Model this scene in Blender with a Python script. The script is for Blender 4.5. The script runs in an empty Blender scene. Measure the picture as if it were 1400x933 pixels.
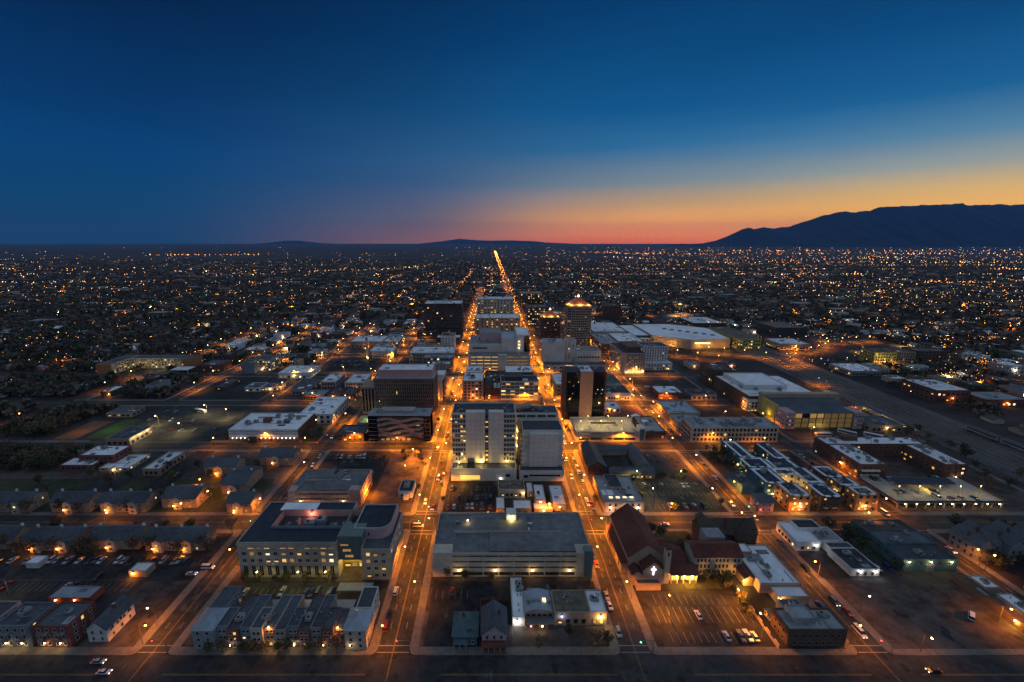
import bpy, math, random
import numpy as np
from mathutils import Vector, Euler

# ------------------------------------------------------------------ camera, sky, light, exposure
sc = bpy.context.scene
random.seed(11); rng = np.random.default_rng(11)
cam_d = bpy.data.cameras.new('camera'); cam = bpy.data.objects.new('camera', cam_d); sc.collection.objects.link(cam)
cam_d.sensor_width = 36.0; cam_d.lens = 36.0 * 600.0 / 1400.0; cam_d.shift_x = 28.0 / 1400.0
cam_d.clip_start = 1.0; cam_d.clip_end = 200000.0
CAM_H = 150.0
cam.location = (0, 0, CAM_H); cam.rotation_euler = (math.radians(90 - 12.726), 0, 0)
sc.camera = cam

HAZE = 2.0e-5                    # density of the haze box built at the end
SUN_AZ = math.radians(50.0)      # the dawn glow stands to the right of the avenues (from +Y towards +X)
world = bpy.data.worlds.new('World'); sc.world = world; world.use_nodes = True
def build_sky():
    nt = world.node_tree; N = nt.nodes; L = nt.links; N.clear()
    out = N.new('ShaderNodeOutputWorld'); bg = N.new('ShaderNodeBackground'); L.new(bg.outputs[0], out.inputs[0])
    tc = N.new('ShaderNodeTexCoord'); sx = N.new('ShaderNodeSeparateXYZ'); L.new(tc.outputs['Generated'], sx.inputs[0])
    def M(op, a, b=None, c=None, clamp=False):
        n = N.new('ShaderNodeMath'); n.operation = op; n.use_clamp = clamp
        for i, v in enumerate((a, b, c)):
            if v is None: continue
            if isinstance(v, (int, float)): n.inputs[i].default_value = v
            else: L.new(v, n.inputs[i])
        return n.outputs[0]
    elev = M('ARCSINE', sx.outputs[2])                                # radians above the horizon
    t = M('DIVIDE', M('MAXIMUM', elev, 0.0), math.radians(40.0), clamp=True)
    az = M('ARCTAN2', sx.outputs[0], sx.outputs[1])
    d = M('SUBTRACT', az, SUN_AZ)
    d = M('ABSOLUTE', M('WRAP', d, math.pi, -math.pi))
    def ramp(stops):
        r = N.new('ShaderNodeValToRGB'); r.color_ramp.interpolation = 'LINEAR'
        e = r.color_ramp.elements
        while len(e) < len(stops): e.new(0.5)
        for el, (deg, c) in zip(e, stops):
            tau = HAZE * min(39000.0, 1550.0 / max(math.sin(math.radians(deg)), 0.02))      # what the haze in front of it takes away
            el.position = deg / 40.0; el.color = (c[0] * 0.5 * math.exp(0.80 * tau), c[1] * 0.475 * math.exp(0.95 * tau), c[2] * 0.5 * math.exp(0.20 * tau), 1)
        L.new(t, r.inputs[0]); return r.outputs[0]
    def s(r, g, b):
        f = lambda v: (v / 255 / 12.92) if v / 255 <= 0.04045 else ((v / 255 + 0.055) / 1.055) ** 2.4
        return (f(r), f(g), f(b))
    away = ramp([(0, s(10, 50, 96)), (4, s(3, 58, 110)), (9, s(0, 60, 116)), (15, s(0, 47, 96)), (22, s(0, 32, 70)), (30, s(0, 22, 50)), (40, s(0, 18, 44))])
    side = ramp([(0, s(150, 90, 84)), (1.2, s(138, 90, 96)), (2.6, s(114, 92, 112)), (4.2, s(98, 94, 124)), (7, s(62, 92, 134)), (10.5, s(44, 90, 136)), (15, s(18, 80, 130)), (21, s(0, 60, 110)), (28, s(0, 42, 84)), (40, s(0, 34, 74))])
    mid = ramp([(0, s(216, 92, 52)), (0.8, s(230, 116, 60)), (2.6, s(226, 146, 84)), (4.3, s(186, 144, 112)), (6.7, s(118, 132, 148)), (10.6, s(42, 104, 154)), (14.5, s(6, 84, 140)), (24, s(0, 58, 108)), (40, s(0, 36, 78))])
    glow = ramp([(0, s(242, 124, 52)), (3.2, s(238, 172, 86)), (4.8, s(208, 170, 116)), (6.6, s(150, 156, 158)), (9.2, s(80, 128, 164)), (12.5, s(18, 94, 150)), (18, s(0, 68, 122)), (26, s(0, 50, 96)), (40, s(0, 36, 76))])
    def mapr(v, a, b):
        n = N.new('ShaderNodeMapRange'); n.interpolation_type = 'SMOOTHSTEP'; L.new(v, n.inputs[0])
        n.inputs[1].default_value = math.radians(a); n.inputs[2].default_value = math.radians(b); return n.outputs[0]
    def mix(f, a, b, blend='MIX'):
        n = N.new('ShaderNodeMix'); n.data_type = 'RGBA'; n.blend_type = blend
        if isinstance(f, float): n.inputs[0].default_value = f
        else: L.new(f, n.inputs[0])
        L.new(a, n.inputs[6]); L.new(b, n.inputs[7]); return n.outputs[2]
    c = mix(mapr(d, -2, 38), glow, mid)
    c = mix(mapr(d, 30, 62), c, side)
    c = mix(mapr(d, 40, 88), c, away)
    sky = N.new('ShaderNodeTexSky'); sky.sky_type = 'NISHITA'; sky.sun_disc = False
    sky.sun_elevation = math.radians(-3.0); sky.sun_rotation = SUN_AZ; sky.altitude = 1600
    c = mix(0.01, c, sky.outputs[0], 'ADD')
    # thin high veils: long faint streaks in the air
    mp = N.new('ShaderNodeMapping'); mp.inputs['Scale'].default_value = (1.6, 1.6, 9.0); L.new(tc.outputs['Generated'], mp.inputs[0])
    nz = N.new('ShaderNodeTexNoise'); nz.inputs['Scale'].default_value = 1.8; nz.inputs['Detail'].default_value = 4; L.new(mp.outputs[0], nz.inputs['Vector'])
    k = M('MULTIPLY_ADD', nz.outputs[0], 0.22, 0.89)
    vm = N.new('ShaderNodeVectorMath'); vm.operation = 'SCALE'; L.new(c, vm.inputs[0]); L.new(k, vm.inputs['Scale']); c = vm.outputs[0]
    L.new(c, bg.inputs[0]); bg.inputs[1].default_value = SKY_STRENGTH
SKY_STRENGTH = 2.0
build_sky()

# before sunrise: the "sun" is an added overhead lamp standing in for diffuse twilight
sun_d = bpy.data.lights.new('sun', 'SUN'); sun = bpy.data.objects.new('sun', sun_d); sc.collection.objects.link(sun)
sun_d.energy = 0.78; sun_d.angle = math.radians(175); sun_d.color = (0.64, 0.81, 1.0)
sun.rotation_euler = Euler((math.radians(4), 0, math.pi - SUN_AZ), 'XYZ'); sun.location = (0, 0, 400)

sc.view_settings.view_transform = 'Standard'; sc.view_settings.look = 'None'
sc.view_settings.exposure = 0.0; sc.view_settings.gamma = 1.0; sc.view_settings.use_curve_mapping = False
cy = sc.cycles
cy.use_denoising = True
cy.max_bounces = 4; cy.diffuse_bounces = 2; cy.glossy_bounces = 2; cy.transmission_bounces = 2; cy.volume_bounces = 0
cy.sample_clamp_indirect = 2.0; cy.sample_clamp_direct = 0.0
cy.use_light_tree = True; cy.caustics_reflective = False; cy.caustics_refractive = False

# ------------------------------------------------------------------ materials
MATS = {}
def mat(name, col, rough=0.85, var=0.25, scale=0.4, metal=0.0, bump=0.0, emit=None, estr=0.0, spec=0.3, fine=True):
    m = bpy.data.materials.new(name); m.use_nodes = True; nt = m.node_tree; N = nt.nodes; L = nt.links
    b = N['Principled BSDF']; b.inputs['Roughness'].default_value = rough; b.inputs['Metallic'].default_value = metal
    b.inputs['Specular IOR Level'].default_value = spec; b.inputs['Base Color'].default_value = (*col, 1)
    if var > 0:
        g = N.new('ShaderNodeNewGeometry')
        n1 = N.new('ShaderNodeTexNoise'); n1.inputs['Scale'].default_value = scale; n1.inputs['Detail'].default_value = 6; n1.inputs['Roughness'].default_value = 0.65
        L.new(g.outputs['Position'], n1.inputs['Vector'])
        n2 = N.new('ShaderNodeTexNoise'); n2.inputs['Scale'].default_value = scale * 0.09; n2.inputs['Detail'].default_value = 3
        L.new(g.outputs['Position'], n2.inputs['Vector'])
        a = N.new('ShaderNodeMath'); a.operation = 'ADD'; L.new(n1.outputs[0], a.inputs[0]); L.new(n2.outputs[0], a.inputs[1])
        r = N.new('ShaderNodeMapRange'); r.inputs[1].default_value = 0.82; r.inputs[2].default_value = 1.18
        r.inputs[3].default_value = 1 - var; r.inputs[4].default_value = 1 + var; L.new(a.outputs[0], r.inputs[0])
        mx = N.new('ShaderNodeMix'); mx.data_type = 'RGBA'; mx.blend_type = 'MULTIPLY'; mx.inputs[0].default_value = 1
        mx.inputs[6].default_value = (*col, 1); L.new(r.outputs[0], mx.inputs[7]); L.new(mx.outputs[2], b.inputs['Base Color'])
        if bump > 0:
            bp = N.new('ShaderNodeBump'); bp.inputs['Strength'].default_value = bump; bp.inputs['Distance'].default_value = 0.1
            L.new(n1.outputs[0], bp.inputs['Height']); L.new(bp.outputs[0], b.inputs['Normal'])
    if emit:
        b.inputs['Emission Color'].default_value = (*emit, 1); b.inputs['Emission Strength'].default_value = estr
        m.cycles.emission_sampling = 'NONE'
    MATS[name] = m
    return m
ORANGE = (1.0, 0.27, 0.010)
for args in [
    ('ground', (0.050, 0.037, 0.034), 0.95, 0.5, 0.03), ('asphalt', (0.040, 0.039, 0.040), 0.8, 0.5, 0.25), ('lot', (0.030, 0.030, 0.033), 0.85, 0.6, 0.2),
    ('old_lot', (0.046, 0.042, 0.041), 0.9, 0.6, 0.12), ('dirt', (0.085, 0.066, 0.058), 0.95, 0.6, 0.15), ('grass', (0.050, 0.055, 0.026), 0.95, 0.4, 0.3),
    ('walk', (0.17, 0.15, 0.135), 0.9, 0.25, 0.5), ('concrete', (0.40, 0.37, 0.34), 0.85, 0.2, 0.3), ('deck', (0.17, 0.175, 0.18), 0.85, 0.3, 0.25),
    ('white_roof', (0.82, 0.83, 0.85), 0.7, 0.18, 0.12), ('grey_roof', (0.30, 0.32, 0.34), 0.8, 0.3, 0.15), ('gravel_roof', (0.17, 0.14, 0.105), 0.95, 0.35, 0.3),
    ('tar_roof', (0.050, 0.055, 0.065), 0.8, 0.4, 0.2), ('navy_roof', (0.028, 0.036, 0.055), 0.7, 0.3, 0.3), ('teal_roof', (0.075, 0.125, 0.135), 0.7, 0.3, 0.3),
    ('slate_roof', (0.085, 0.095, 0.11), 0.8, 0.3, 0.6), ('brown_roof', (0.085, 0.062, 0.050), 0.85, 0.35, 0.6), ('red_roof', (0.135, 0.042, 0.030), 0.8, 0.3, 0.8),
    ('green_roof', (0.22, 0.27, 0.25), 0.8, 0.2, 0.2), ('metal_roof', (0.32, 0.36, 0.40), 0.45, 0.18, 0.5, 0.5),
    ('cream', (0.50, 0.43, 0.34), 0.85, 0.18, 0.4), ('tan', (0.40, 0.29, 0.21), 0.85, 0.18, 0.4), ('pinkish', (0.46, 0.33, 0.29), 0.85, 0.18, 0.4), ('pink', (0.50, 0.33, 0.33), 0.85, 0.15, 0.4),
    ('white_wall', (0.66, 0.64, 0.62), 0.85, 0.15, 0.4), ('grey_wall', (0.28, 0.28, 0.29), 0.85, 0.2, 0.4), ('bluegrey', (0.20, 0.23, 0.27), 0.85, 0.2, 0.4), ('stone', (0.42, 0.36, 0.29), 0.85, 0.2, 0.5),
    ('brick', (0.15, 0.070, 0.052), 0.9, 0.25, 0.8), ('red_wall', (0.24, 0.075, 0.055), 0.9, 0.2, 0.5), ('brown_wall', (0.12, 0.075, 0.052), 0.85, 0.25, 0.5), ('dark_wall', (0.060, 0.050, 0.046), 0.7, 0.25, 0.5),
    ('teal_wall', (0.070, 0.135, 0.14), 0.8, 0.2, 0.4), ('blue_wall', (0.055, 0.17, 0.24), 0.8, 0.2, 0.4), ('orange_wall', (0.46, 0.19, 0.075), 0.85, 0.15, 0.4), ('yellow_wall', (0.44, 0.38, 0.10), 0.85, 0.15, 0.4),
    ('asphalt_dark', (0.020, 0.020, 0.022), 0.8, 0.4, 0.6), ('asphalt_pale', (0.075, 0.072, 0.070), 0.85, 0.4, 0.6), ('mauve_wall', (0.21, 0.15, 0.13), 0.85, 0.2, 0.5), ('bronze', (0.36, 0.27, 0.24), 0.6, 0.2, 0.4, 0.1), ('patch', (0.22, 0.225, 0.23), 0.85, 0.3, 0.3), ('pale_concrete', (0.68, 0.61, 0.54), 0.85, 0.12, 0.8), ('frame', (0.16, 0.15, 0.14), 0.6, 0.0), ('pale_frame', (0.45, 0.42, 0.38), 0.7, 0.0), ('metal', (0.30, 0.31, 0.32), 0.5, 0.15, 1.0, 0.4),
    ('pole_metal', (0.20, 0.18, 0.16), 0.5, 0.0, 1.0, 0.3), ('unit_metal', (0.27, 0.275, 0.28), 0.6, 0.15, 1.0), ('black', (0.015, 0.015, 0.016), 0.6, 0.0), ('wood', (0.16, 0.10, 0.06), 0.9, 0.3, 1.0),
    ('paint_white', (0.30, 0.28, 0.26), 0.8, 0.3, 1.0), ('paint_yellow', (0.30, 0.18, 0.05), 0.8, 0.3, 1.0), ('rail_steel', (0.35, 0.33, 0.31), 0.4, 0.1, 1.0, 0.6), ('ballast', (0.10, 0.09, 0.085), 0.95, 0.4, 0.4),
    ('tyre', (0.02, 0.02, 0.02), 0.8, 0.0), ('leaf_dark', (0.065, 0.08, 0.038), 0.9, 0.4, 0.5), ('leaf_olive', (0.12, 0.11, 0.05), 0.9, 0.4, 0.5), ('leaf_brown', (0.17, 0.115, 0.075), 0.9, 0.4, 0.5),
    ('bark', (0.10, 0.075, 0.055), 0.9, 0.3, 1.0), ('far_leaf', (0.085, 0.070, 0.055), 0.95, 0.5, 0.05), ('rock', (0.012, 0.018, 0.030), 0.95, 0.4, 0.002), ('far_roof', (0.13, 0.105, 0.09), 0.9, 0.3, 0.2), ('terracotta', (0.46, 0.24, 0.16), 0.8, 0.15, 0.4), ('copper', (0.34, 0.13, 0.06), 0.5, 0.2, 0.4, 0.3),
    ('green_turf', (0.055, 0.10, 0.025), 0.9, 0.2, 0.5), ('orange_turf', (0.20, 0.09, 0.05), 0.9, 0.2, 0.5), ('lamp_globe', (0.8, 0.7, 0.5), 0.5, 0.0),
]: mat(*args)
mat('glass', (0.018, 0.022, 0.028), 0.12, 0.0, spec=0.6)
mat('glass_blue', (0.03, 0.055, 0.07), 0.15, 0.0, spec=0.6)
mat('glass_green', (0.10, 0.17, 0.15), 0.25, 0.0, spec=0.5)
mat('glass_black', (0.008, 0.009, 0.011), 0.08, 0.0, spec=0.5)
mat('lit_warm', (0.5, 0.4, 0.2), 0.6, 0.0, emit=(1.0, 0.54, 0.10), estr=1.1)
mat('lit_dim', (0.3, 0.22, 0.12), 0.6, 0.0, emit=(1.0, 0.52, 0.12), estr=0.35)
mat('lit_amber', (0.2, 0.15, 0.08), 0.4, 0.0, emit=(1.0, 0.58, 0.10), estr=0.10)
mat('lit_white', (0.6, 0.6, 0.5), 0.6, 0.0, emit=(1.0, 0.74, 0.38), estr=1.6)
mat('bulb_orange', (0.8, 0.5, 0.3), 0.5, 0.0, emit=(1.0, 0.46, 0.12), estr=26)
mat('bulb_warm', (0.8, 0.7, 0.5), 0.5, 0.0, emit=(1.0, 0.66, 0.26), estr=26)
mat('bulb_white', (0.8, 0.8, 0.8), 0.5, 0.0, emit=(0.95, 0.93, 1.0), estr=22)
mat('bulb_green', (0.2, 0.8, 0.3), 0.5, 0.0, emit=(0.1, 1.0, 0.35), estr=14)
mat('bulb_red', (0.8, 0.1, 0.1), 0.5, 0.0, emit=(1.0, 0.06, 0.03), estr=12)
mat('bulb_pink', (0.8, 0.1, 0.4), 0.5, 0.0, emit=(1.0, 0.12, 0.42), estr=10)
mat('bulb_blue', (0.2, 0.3, 0.8), 0.5, 0.0, emit=(0.25, 0.35, 1.0), estr=12)
mat('far_orange', (0.5, 0.4, 0.3), 0.5, 0.0, emit=(1.0, 0.36, 0.07), estr=9)
mat('far_warm', (0.5, 0.4, 0.3), 0.5, 0.0, emit=(1.0, 0.56, 0.20), estr=6)
mat('far_white', (0.5, 0.4, 0.3), 0.5, 0.0, emit=(1.0, 0.80, 0.58), estr=5)
mat('far_red', (0.5, 0.4, 0.3), 0.5, 0.0, emit=(1.0, 0.06, 0.03), estr=6)
mat('far_green', (0.5, 0.4, 0.3), 0.5, 0.0, emit=(0.2, 1.0, 0.4), estr=5)
mat('far_blue', (0.5, 0.4, 0.3), 0.5, 0.0, emit=(0.35, 0.4, 1.0), estr=6)
mat('far_pink', (0.5, 0.4, 0.3), 0.5, 0.0, emit=(1.0, 0.2, 0.4), estr=6)
mat('globe_white', (0.8, 0.8, 0.8), 0.5, 0.0, emit=(1.0, 0.86, 0.8), estr=4)
mat('car_head', (0.8, 0.8, 0.8), 0.5, 0.0, emit=(1.0, 0.9, 0.75), estr=3)
mat('car_tail', (0.8, 0.1, 0.1), 0.5, 0.0, emit=(1.0, 0.05, 0.02), estr=1.0)
mat('blind', (0.16, 0.14, 0.11), 0.8, 0.0)
mat('cross_glow', (0.8, 0.8, 0.8), 0.5, 0.0, emit=(0.95, 0.88, 1.0), estr=2.6)
for n, c in [('white', (0.62, 0.63, 0.65)), ('silver', (0.36, 0.37, 0.39)), ('grey', (0.14, 0.145, 0.15)), ('black', (0.02, 0.02, 0.022)), ('red', (0.28, 0.03, 0.025)), ('blue', (0.03, 0.07, 0.20)), ('tan', (0.33, 0.27, 0.20))]:
    mat('car_' + n, c, 0.3, 0.0, metal=0.2, spec=0.5)

# ------------------------------------------------------------------ helpers
COL = sc.collection
class MB:
    """Collects faces with a material each; build() links them as ONE mesh object."""
    def __init__(self): self.v = []; self.f = []; self.m = []; self.mats = []
    def mi(self, m):
        if m not in self.mats: self.mats.append(m)
        return self.mats.index(m)
    def face(self, pts, m):
        i = len(self.v); self.v += [tuple(p) for p in pts]; self.f.append(tuple(range(i, i + len(pts)))); self.m.append(self.mi(m)); return self
    def mesh(self, vs, fs, m):
        i = len(self.v); self.v += [tuple(p) for p in vs]; k = self.mi(m)
        for f in fs: self.f.append(tuple(i + a for a in f)); self.m.append(k)
        return self
    def box(self, x0, x1, y0, y1, z0, z1, m, bottom=False):
        vs = [(x0, y0, z0), (x1, y0, z0), (x1, y1, z0), (x0, y1, z0), (x0, y0, z1), (x1, y0, z1), (x1, y1, z1), (x0, y1, z1)]
        fs = [(4, 5, 6, 7), (0, 1, 5, 4), (1, 2, 6, 5), (2, 3, 7, 6), (3, 0, 4, 7)] + [(3, 2, 1, 0)]
        return self.mesh(vs, fs, m)
    def prism(self, poly, z0, z1, m, top=True):
        n = len(poly); vs = [(x, y, z0) for x, y in poly] + [(x, y, z1) for x, y in poly]
        fs = [(i, (i + 1) % n, n + (i + 1) % n, n + i) for i in range(n)]
        if top: fs.append(tuple(range(n, 2 * n)))
        fs.append(tuple(range(n - 1, -1, -1)))
        return self.mesh(vs, fs, m)
    def shell(self, poly, z0, z1, par, th, m):
        """walls with a parapet: outer faces, rim, inner faces down to the roof level z1 - par (poly counter-clockwise)"""
        n = len(poly); c = Vector((sum(p[0] for p in poly) / n, sum(p[1] for p in poly) / n))
        inn = []
        for i in range(n):
            a, b, d = Vector(poly[i - 1]), Vector(poly[i]), Vector(poly[(i + 1) % n])
            e1 = (b - a).normalized(); e2 = (d - b).normalized(); n1 = Vector((-e1.y, e1.x)); n2 = Vector((-e2.y, e2.x))
            k = (n1 + n2); k = k / max(0.3, 1 + n1.dot(n2)); inn.append((b.x + k.x * th, b.y + k.y * th))
        vs = [(x, y, z0) for x, y in poly] + [(x, y, z1) for x, y in poly] + [(x, y, z1) for x, y in inn] + [(x, y, z1 - par) for x, y in inn]
        fs = []
        for i in range(n):
            j = (i + 1) % n
            fs += [(i, j, n + j, n + i), (n + i, n + j, 2 * n + j, 2 * n + i), (2 * n + i, 2 * n + j, 3 * n + j, 3 * n + i)]
        self.mesh(vs, fs, m); return inn
    def cyl(self, x, y, z0, z1, r0, r1, m, n=8, cap=True):
        vs = [(x + r0 * math.cos(i * 2 * math.pi / n), y + r0 * math.sin(i * 2 * math.pi / n), z0) for i in range(n)] + [(x + r1 * math.cos(i * 2 * math.pi / n), y + r1 * math.sin(i * 2 * math.pi / n), z1) for i in range(n)]
        fs = [(i, (i + 1) % n, n + (i + 1) % n, n + i) for i in range(n)]
        if cap: fs.append(tuple(range(n, 2 * n)))
        return self.mesh(vs, fs, m)
    def gable(self, x0, x1, y0, y1, z, rise, m, axis='x', over=0.5, wall=None, th=0.25):
        """gabled roof with thickness; ridge along axis; gable triangles in the wall material"""
        if axis == 'x':
            ym = (y0 + y1) / 2; k = rise / ((y1 - y0) / 2); zo = z - over * k
            P = [(x0 - over, y0 - over, zo), (x1 + over, y0 - over, zo), (x1 + over, ym, z + rise), (x0 - over, ym, z + rise), (x0 - over, y1 + over, zo), (x1 + over, y1 + over, zo)]
            if wall:
                for x, o in ((x0, 1), (x1, 0)):
                    t = [(x, y0, z), (x, y1, z), (x, ym, z + rise)]; self.face(t if not o else t[::-1], wall)
        else:
            xm = (x0 + x1) / 2; k = rise / ((x1 - x0) / 2); zo = z - over * k
            P = [(x0 - over, y1 + over, zo), (x0 - over, y0 - over, zo), (xm, y0 - over, z + rise), (xm, y1 + over, z + rise), (x1 + over, y1 + over, zo), (x1 + over, y0 - over, zo)]
            if wall:
                for y, o in ((y0, 0), (y1, 1)):
                    t = [(x0, y, z), (x1, y, z), (xm, y, z + rise)]; self.face(t if not o else t[::-1], wall)
        vs = [(a, b, c + th) for a, b, c in P] + P
        fs = [(0, 1, 2, 3), (3, 2, 5, 4), (0, 6, 7, 1), (4, 5, 11, 10), (1, 7, 8, 2), (2, 8, 11, 5), (0, 3, 9, 6), (3, 4, 10, 9), (7, 6, 9, 8), (8, 9, 10, 11)]
        return self.mesh(vs, fs, m)
    def hip(self, x0, x1, y0, y1, z, rise, m, over=0.5, ridge=None):
        x0 -= over; x1 += over; y0 -= over; y1 += over; w, d = x1 - x0, y1 - y0
        if w >= d: a, b = (x0 + d / 2, (y0 + y1) / 2), (x1 - d / 2, (y0 + y1) / 2)
        else: a, b = ((x0 + x1) / 2, y0 + w / 2), ((x0 + x1) / 2, y1 - w / 2)
        vs = [(x0, y0, z), (x1, y0, z), (x1, y1, z), (x0, y1, z), (*a, z + rise), (*b, z + rise)]
        fs = [(0, 1, 5, 4), (1, 2, 5), (2, 3, 4, 5), (3, 0, 4)] if w >= d else [(0, 1, 4), (1, 2, 5, 4), (2, 3, 5), (3, 0, 4, 5)]
        fs.append((3, 2, 1, 0))
        return self.mesh(vs, fs, m)
    def data(self, name):
        me = bpy.data.meshes.new(name); me.from_pydata(self.v, [], self.f)
        for m in self.mats: me.materials.append(MATS[m])
        me.polygons.foreach_set('material_index', np.array(self.m, dtype=np.int32)); me.update(); return me
    def build(self, name, parent=None):
        return link(name, self.data(name), parent)
def link(name, data, parent=None, loc=None, rz=0.0):
    o = bpy.data.objects.new(name, data); COL.objects.link(o)
    if parent is not None: o.parent = parent
    if loc is not None: o.location = loc
    if rz: o.rotation_euler = (0, 0, rz)
    return o
def tag(o, label, cat, group=None):
    o['label'] = label; o['category'] = cat
    if group: o['group'] = group
    return o
def empty(name, label, cat, loc=(0, 0, 0), group=None, rz=0.0):
    o = bpy.data.objects.new(name, None); COL.objects.link(o); o.location = loc; o.empty_display_size = 1
    if rz: o.rotation_euler = (0, 0, rz)
    return tag(o, label, cat, group)
def structure(o): o['kind'] = 'structure'; return o
def stuff(o): o['kind'] = 'stuff'; return o
CACHE = {}
def cached(key, fn):
    if key not in CACHE: CACHE[key] = fn()
    return CACHE[key]
def point_light(parent, loc, power, color=ORANGE, radius=0.25, name='lamp_light', spot=None):
    if power <= 0: return None
    key = ('light', round(power), color, radius, spot)
    def mk():
        d = bpy.data.lights.new(name, 'SPOT' if spot else 'POINT'); d.energy = power; d.color = color; d.shadow_soft_size = radius
        if spot: d.spot_size = math.radians(spot); d.spot_blend = 0.35
        return d
    return link(name, cached(key, mk), parent, loc)

def rect(x0, x1, y0, y1): return [(x0, y0), (x1, y0), (x1, y1), (x0, y1)]
WARM = (1.0, 0.62, 0.22)
ORD = ['first', 'second', 'third', 'fourth', 'fifth', 'sixth', 'seventh', 'eighth', 'ninth', 'tenth', 'eleventh', 'twelfth', 'thirteenth', 'fourteenth', 'fifteenth', 'sixteenth', 'seventeenth', 'eighteenth', 'nineteenth', 'twentieth']
def ordinal(i):
    if i < 20: return ORD[i]
    tens = ['twenty', 'thirty', 'forty', 'fifty', 'sixty', 'seventy', 'eighty', 'ninety']
    k = (i + 1) // 10 - 2; r = (i + 1) % 10
    return (tens[k] + '-' + ORD[r - 1]) if r else ['twentieth', 'thirtieth', 'fortieth', 'fiftieth', 'sixtieth', 'seventieth', 'eightieth', 'ninetieth'][k]

# windows: frame proud of the wall, pane set back inside the frame, sill below; local -Y is outwards
def window_data(w, h, pane, frame='frame', mull=0):
    var = random.choice((0, 0, 1, 1, 2)) if pane.startswith('lit') and h < 2.6 else 0   # blinds drawn part of the way down
    def mk():
        b = MB(); t = min(0.14, w * 0.12); o = 0.16; s = 0.03
        b.box(-w / 2, w / 2, -o, 0, h - t, h, frame); b.box(-w / 2 - 0.06, w / 2 + 0.06, -o - 0.08, 0, -0.12, t, frame)
        b.box(-w / 2, -w / 2 + t, -o, 0, t, h - t, frame); b.box(w / 2 - t, w / 2, -o, 0, t, h - t, frame)
        for k in range(mull):
            x = -w / 2 + (k + 1) * w / (mull + 1); b.box(x - 0.05, x + 0.05, -o + 0.02, 0, t, h - t, frame)
        zs = t + (h - 2 * t) * (1.0, 0.55, 0.35)[var]
        b.face([(-w / 2 + t, -s, t), (w / 2 - t, -s, t), (w / 2 - t, -s, zs), (-w / 2 + t, -s, zs)], pane)
        if var: b.face([(-w / 2 + t, -s, zs), (w / 2 - t, -s, zs), (w / 2 - t, -s, h - t), (-w / 2 + t, -s, h - t)], 'blind')
        return b.data('window')
    return cached(('win', round(w, 2), round(h, 2), pane, frame, mull, var), mk)
FACE_RZ = {'S': 0.0, 'E': math.pi / 2, 'N': math.pi, 'W': -math.pi / 2}
def on_face(box, face, u, z):
    x0, x1, y0, y1 = box
    return {'S': (u, y0, z), 'N': (u, y1, z), 'E': (x1, u, z), 'W': (x0, u, z)}[face]
def pick_pane(lit, glass='glass'):
    r = random.random()
    if r < lit * 0.5: return 'lit_warm'
    if r < lit * 0.8: return 'lit_dim'
    if r < lit: return 'lit_white'
    return glass
def windows(parent, box, face, cols, rows, z0, dz, w, h, lit=0.12, margin=1.5, glass='glass', frame='frame', mull=0, skip=None, name='window', u0=None, u1=None):
    x0, x1, y0, y1 = box
    a, b = (x0, x1) if face in 'SN' else (y0, y1)
    if u0 is not None: a, b = u0, u1
    a += margin; b -= margin
    for r in range(rows):
        for c in range(cols):
            if skip and skip(c, r): continue
            u = a + (b - a) * (c + 0.5) / cols
            link(name, window_data(w, h, pick_pane(lit, glass), frame, mull), parent, on_face(box, face, u, z0 + r * dz), FACE_RZ[face])
def door(parent, box, face, u, w=1.6, h=2.4, m='wood', z=0.0):
    def mk():
        b = MB(); b.box(-w / 2 - 0.15, w / 2 + 0.15, -0.14, 0, 0, h + 0.18, 'pale_frame'); b.box(-w / 2, w / 2, -0.2, -0.14, 0.02, h, m); b.box(w / 2 - 0.3, w / 2 - 0.2, -0.27, -0.2, 1.0, 1.15, 'metal'); return b.data('door')
    link('door', cached(('door', w, h, m), mk), parent, on_face(box, face, u, z), FACE_RZ[face])
def unit_data(w, d, h):
    def mk():
        b = MB(); b.box(-w / 2, w / 2, -d / 2, d / 2, 0.25, h, 'unit_metal'); b.box(-w / 2 + 0.15, w / 2 - 0.15, -d / 2 + 0.15, d / 2 - 0.15, 0, 0.25, 'black')
        b.box(-w / 2 - 0.04, w / 2 + 0.04, -d / 2 - 0.04, d / 2 + 0.04, h * 0.55, h * 0.6, 'metal')
        b.cyl(-w * 0.2, 0, h, h + 0.22, min(w, d) * 0.26, min(w, d) * 0.26, 'black', 10)
        b.box(w * 0.12, w * 0.42, -d * 0.3, d * 0.3, h, h + 0.15, 'metal')
        return b.data('rooftop_unit')
    return cached(('unit', w, d, h), mk)
def units(parent, x0, x1, y0, y1, z, n, big=False):
    for i in range(n):
        w, d, h = random.choice([(2.2, 1.6, 1.3), (1.5, 1.5, 1.1), (3.4, 2.0, 1.6)] if not big else [(4, 2.4, 2.0), (6, 3, 2.4), (3, 3, 1.8)])
        x = random.uniform(x0 + w, max(x0 + w + .1, x1 - w)); y = random.uniform(y0 + d, max(y0 + d + .1, y1 - d))
        link('rooftop_unit', unit_data(w, d, h), parent, (x, y, z), random.choice([0, math.pi / 2]))
    for i in range(n):
        def mk():
            b = MB(); b.cyl(0, 0, 0, 0.9, 0.2, 0.2, 'metal', 7); b.cyl(0, 0, 0.9, 1.1, 0.36, 0.2, 'metal', 7); return b.data('vent_pipe')
        link('vent_pipe', cached('vent', mk), parent, (random.uniform(x0 + .6, x1 - .6), random.uniform(y0 + .6, y1 - .6), z))
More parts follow.
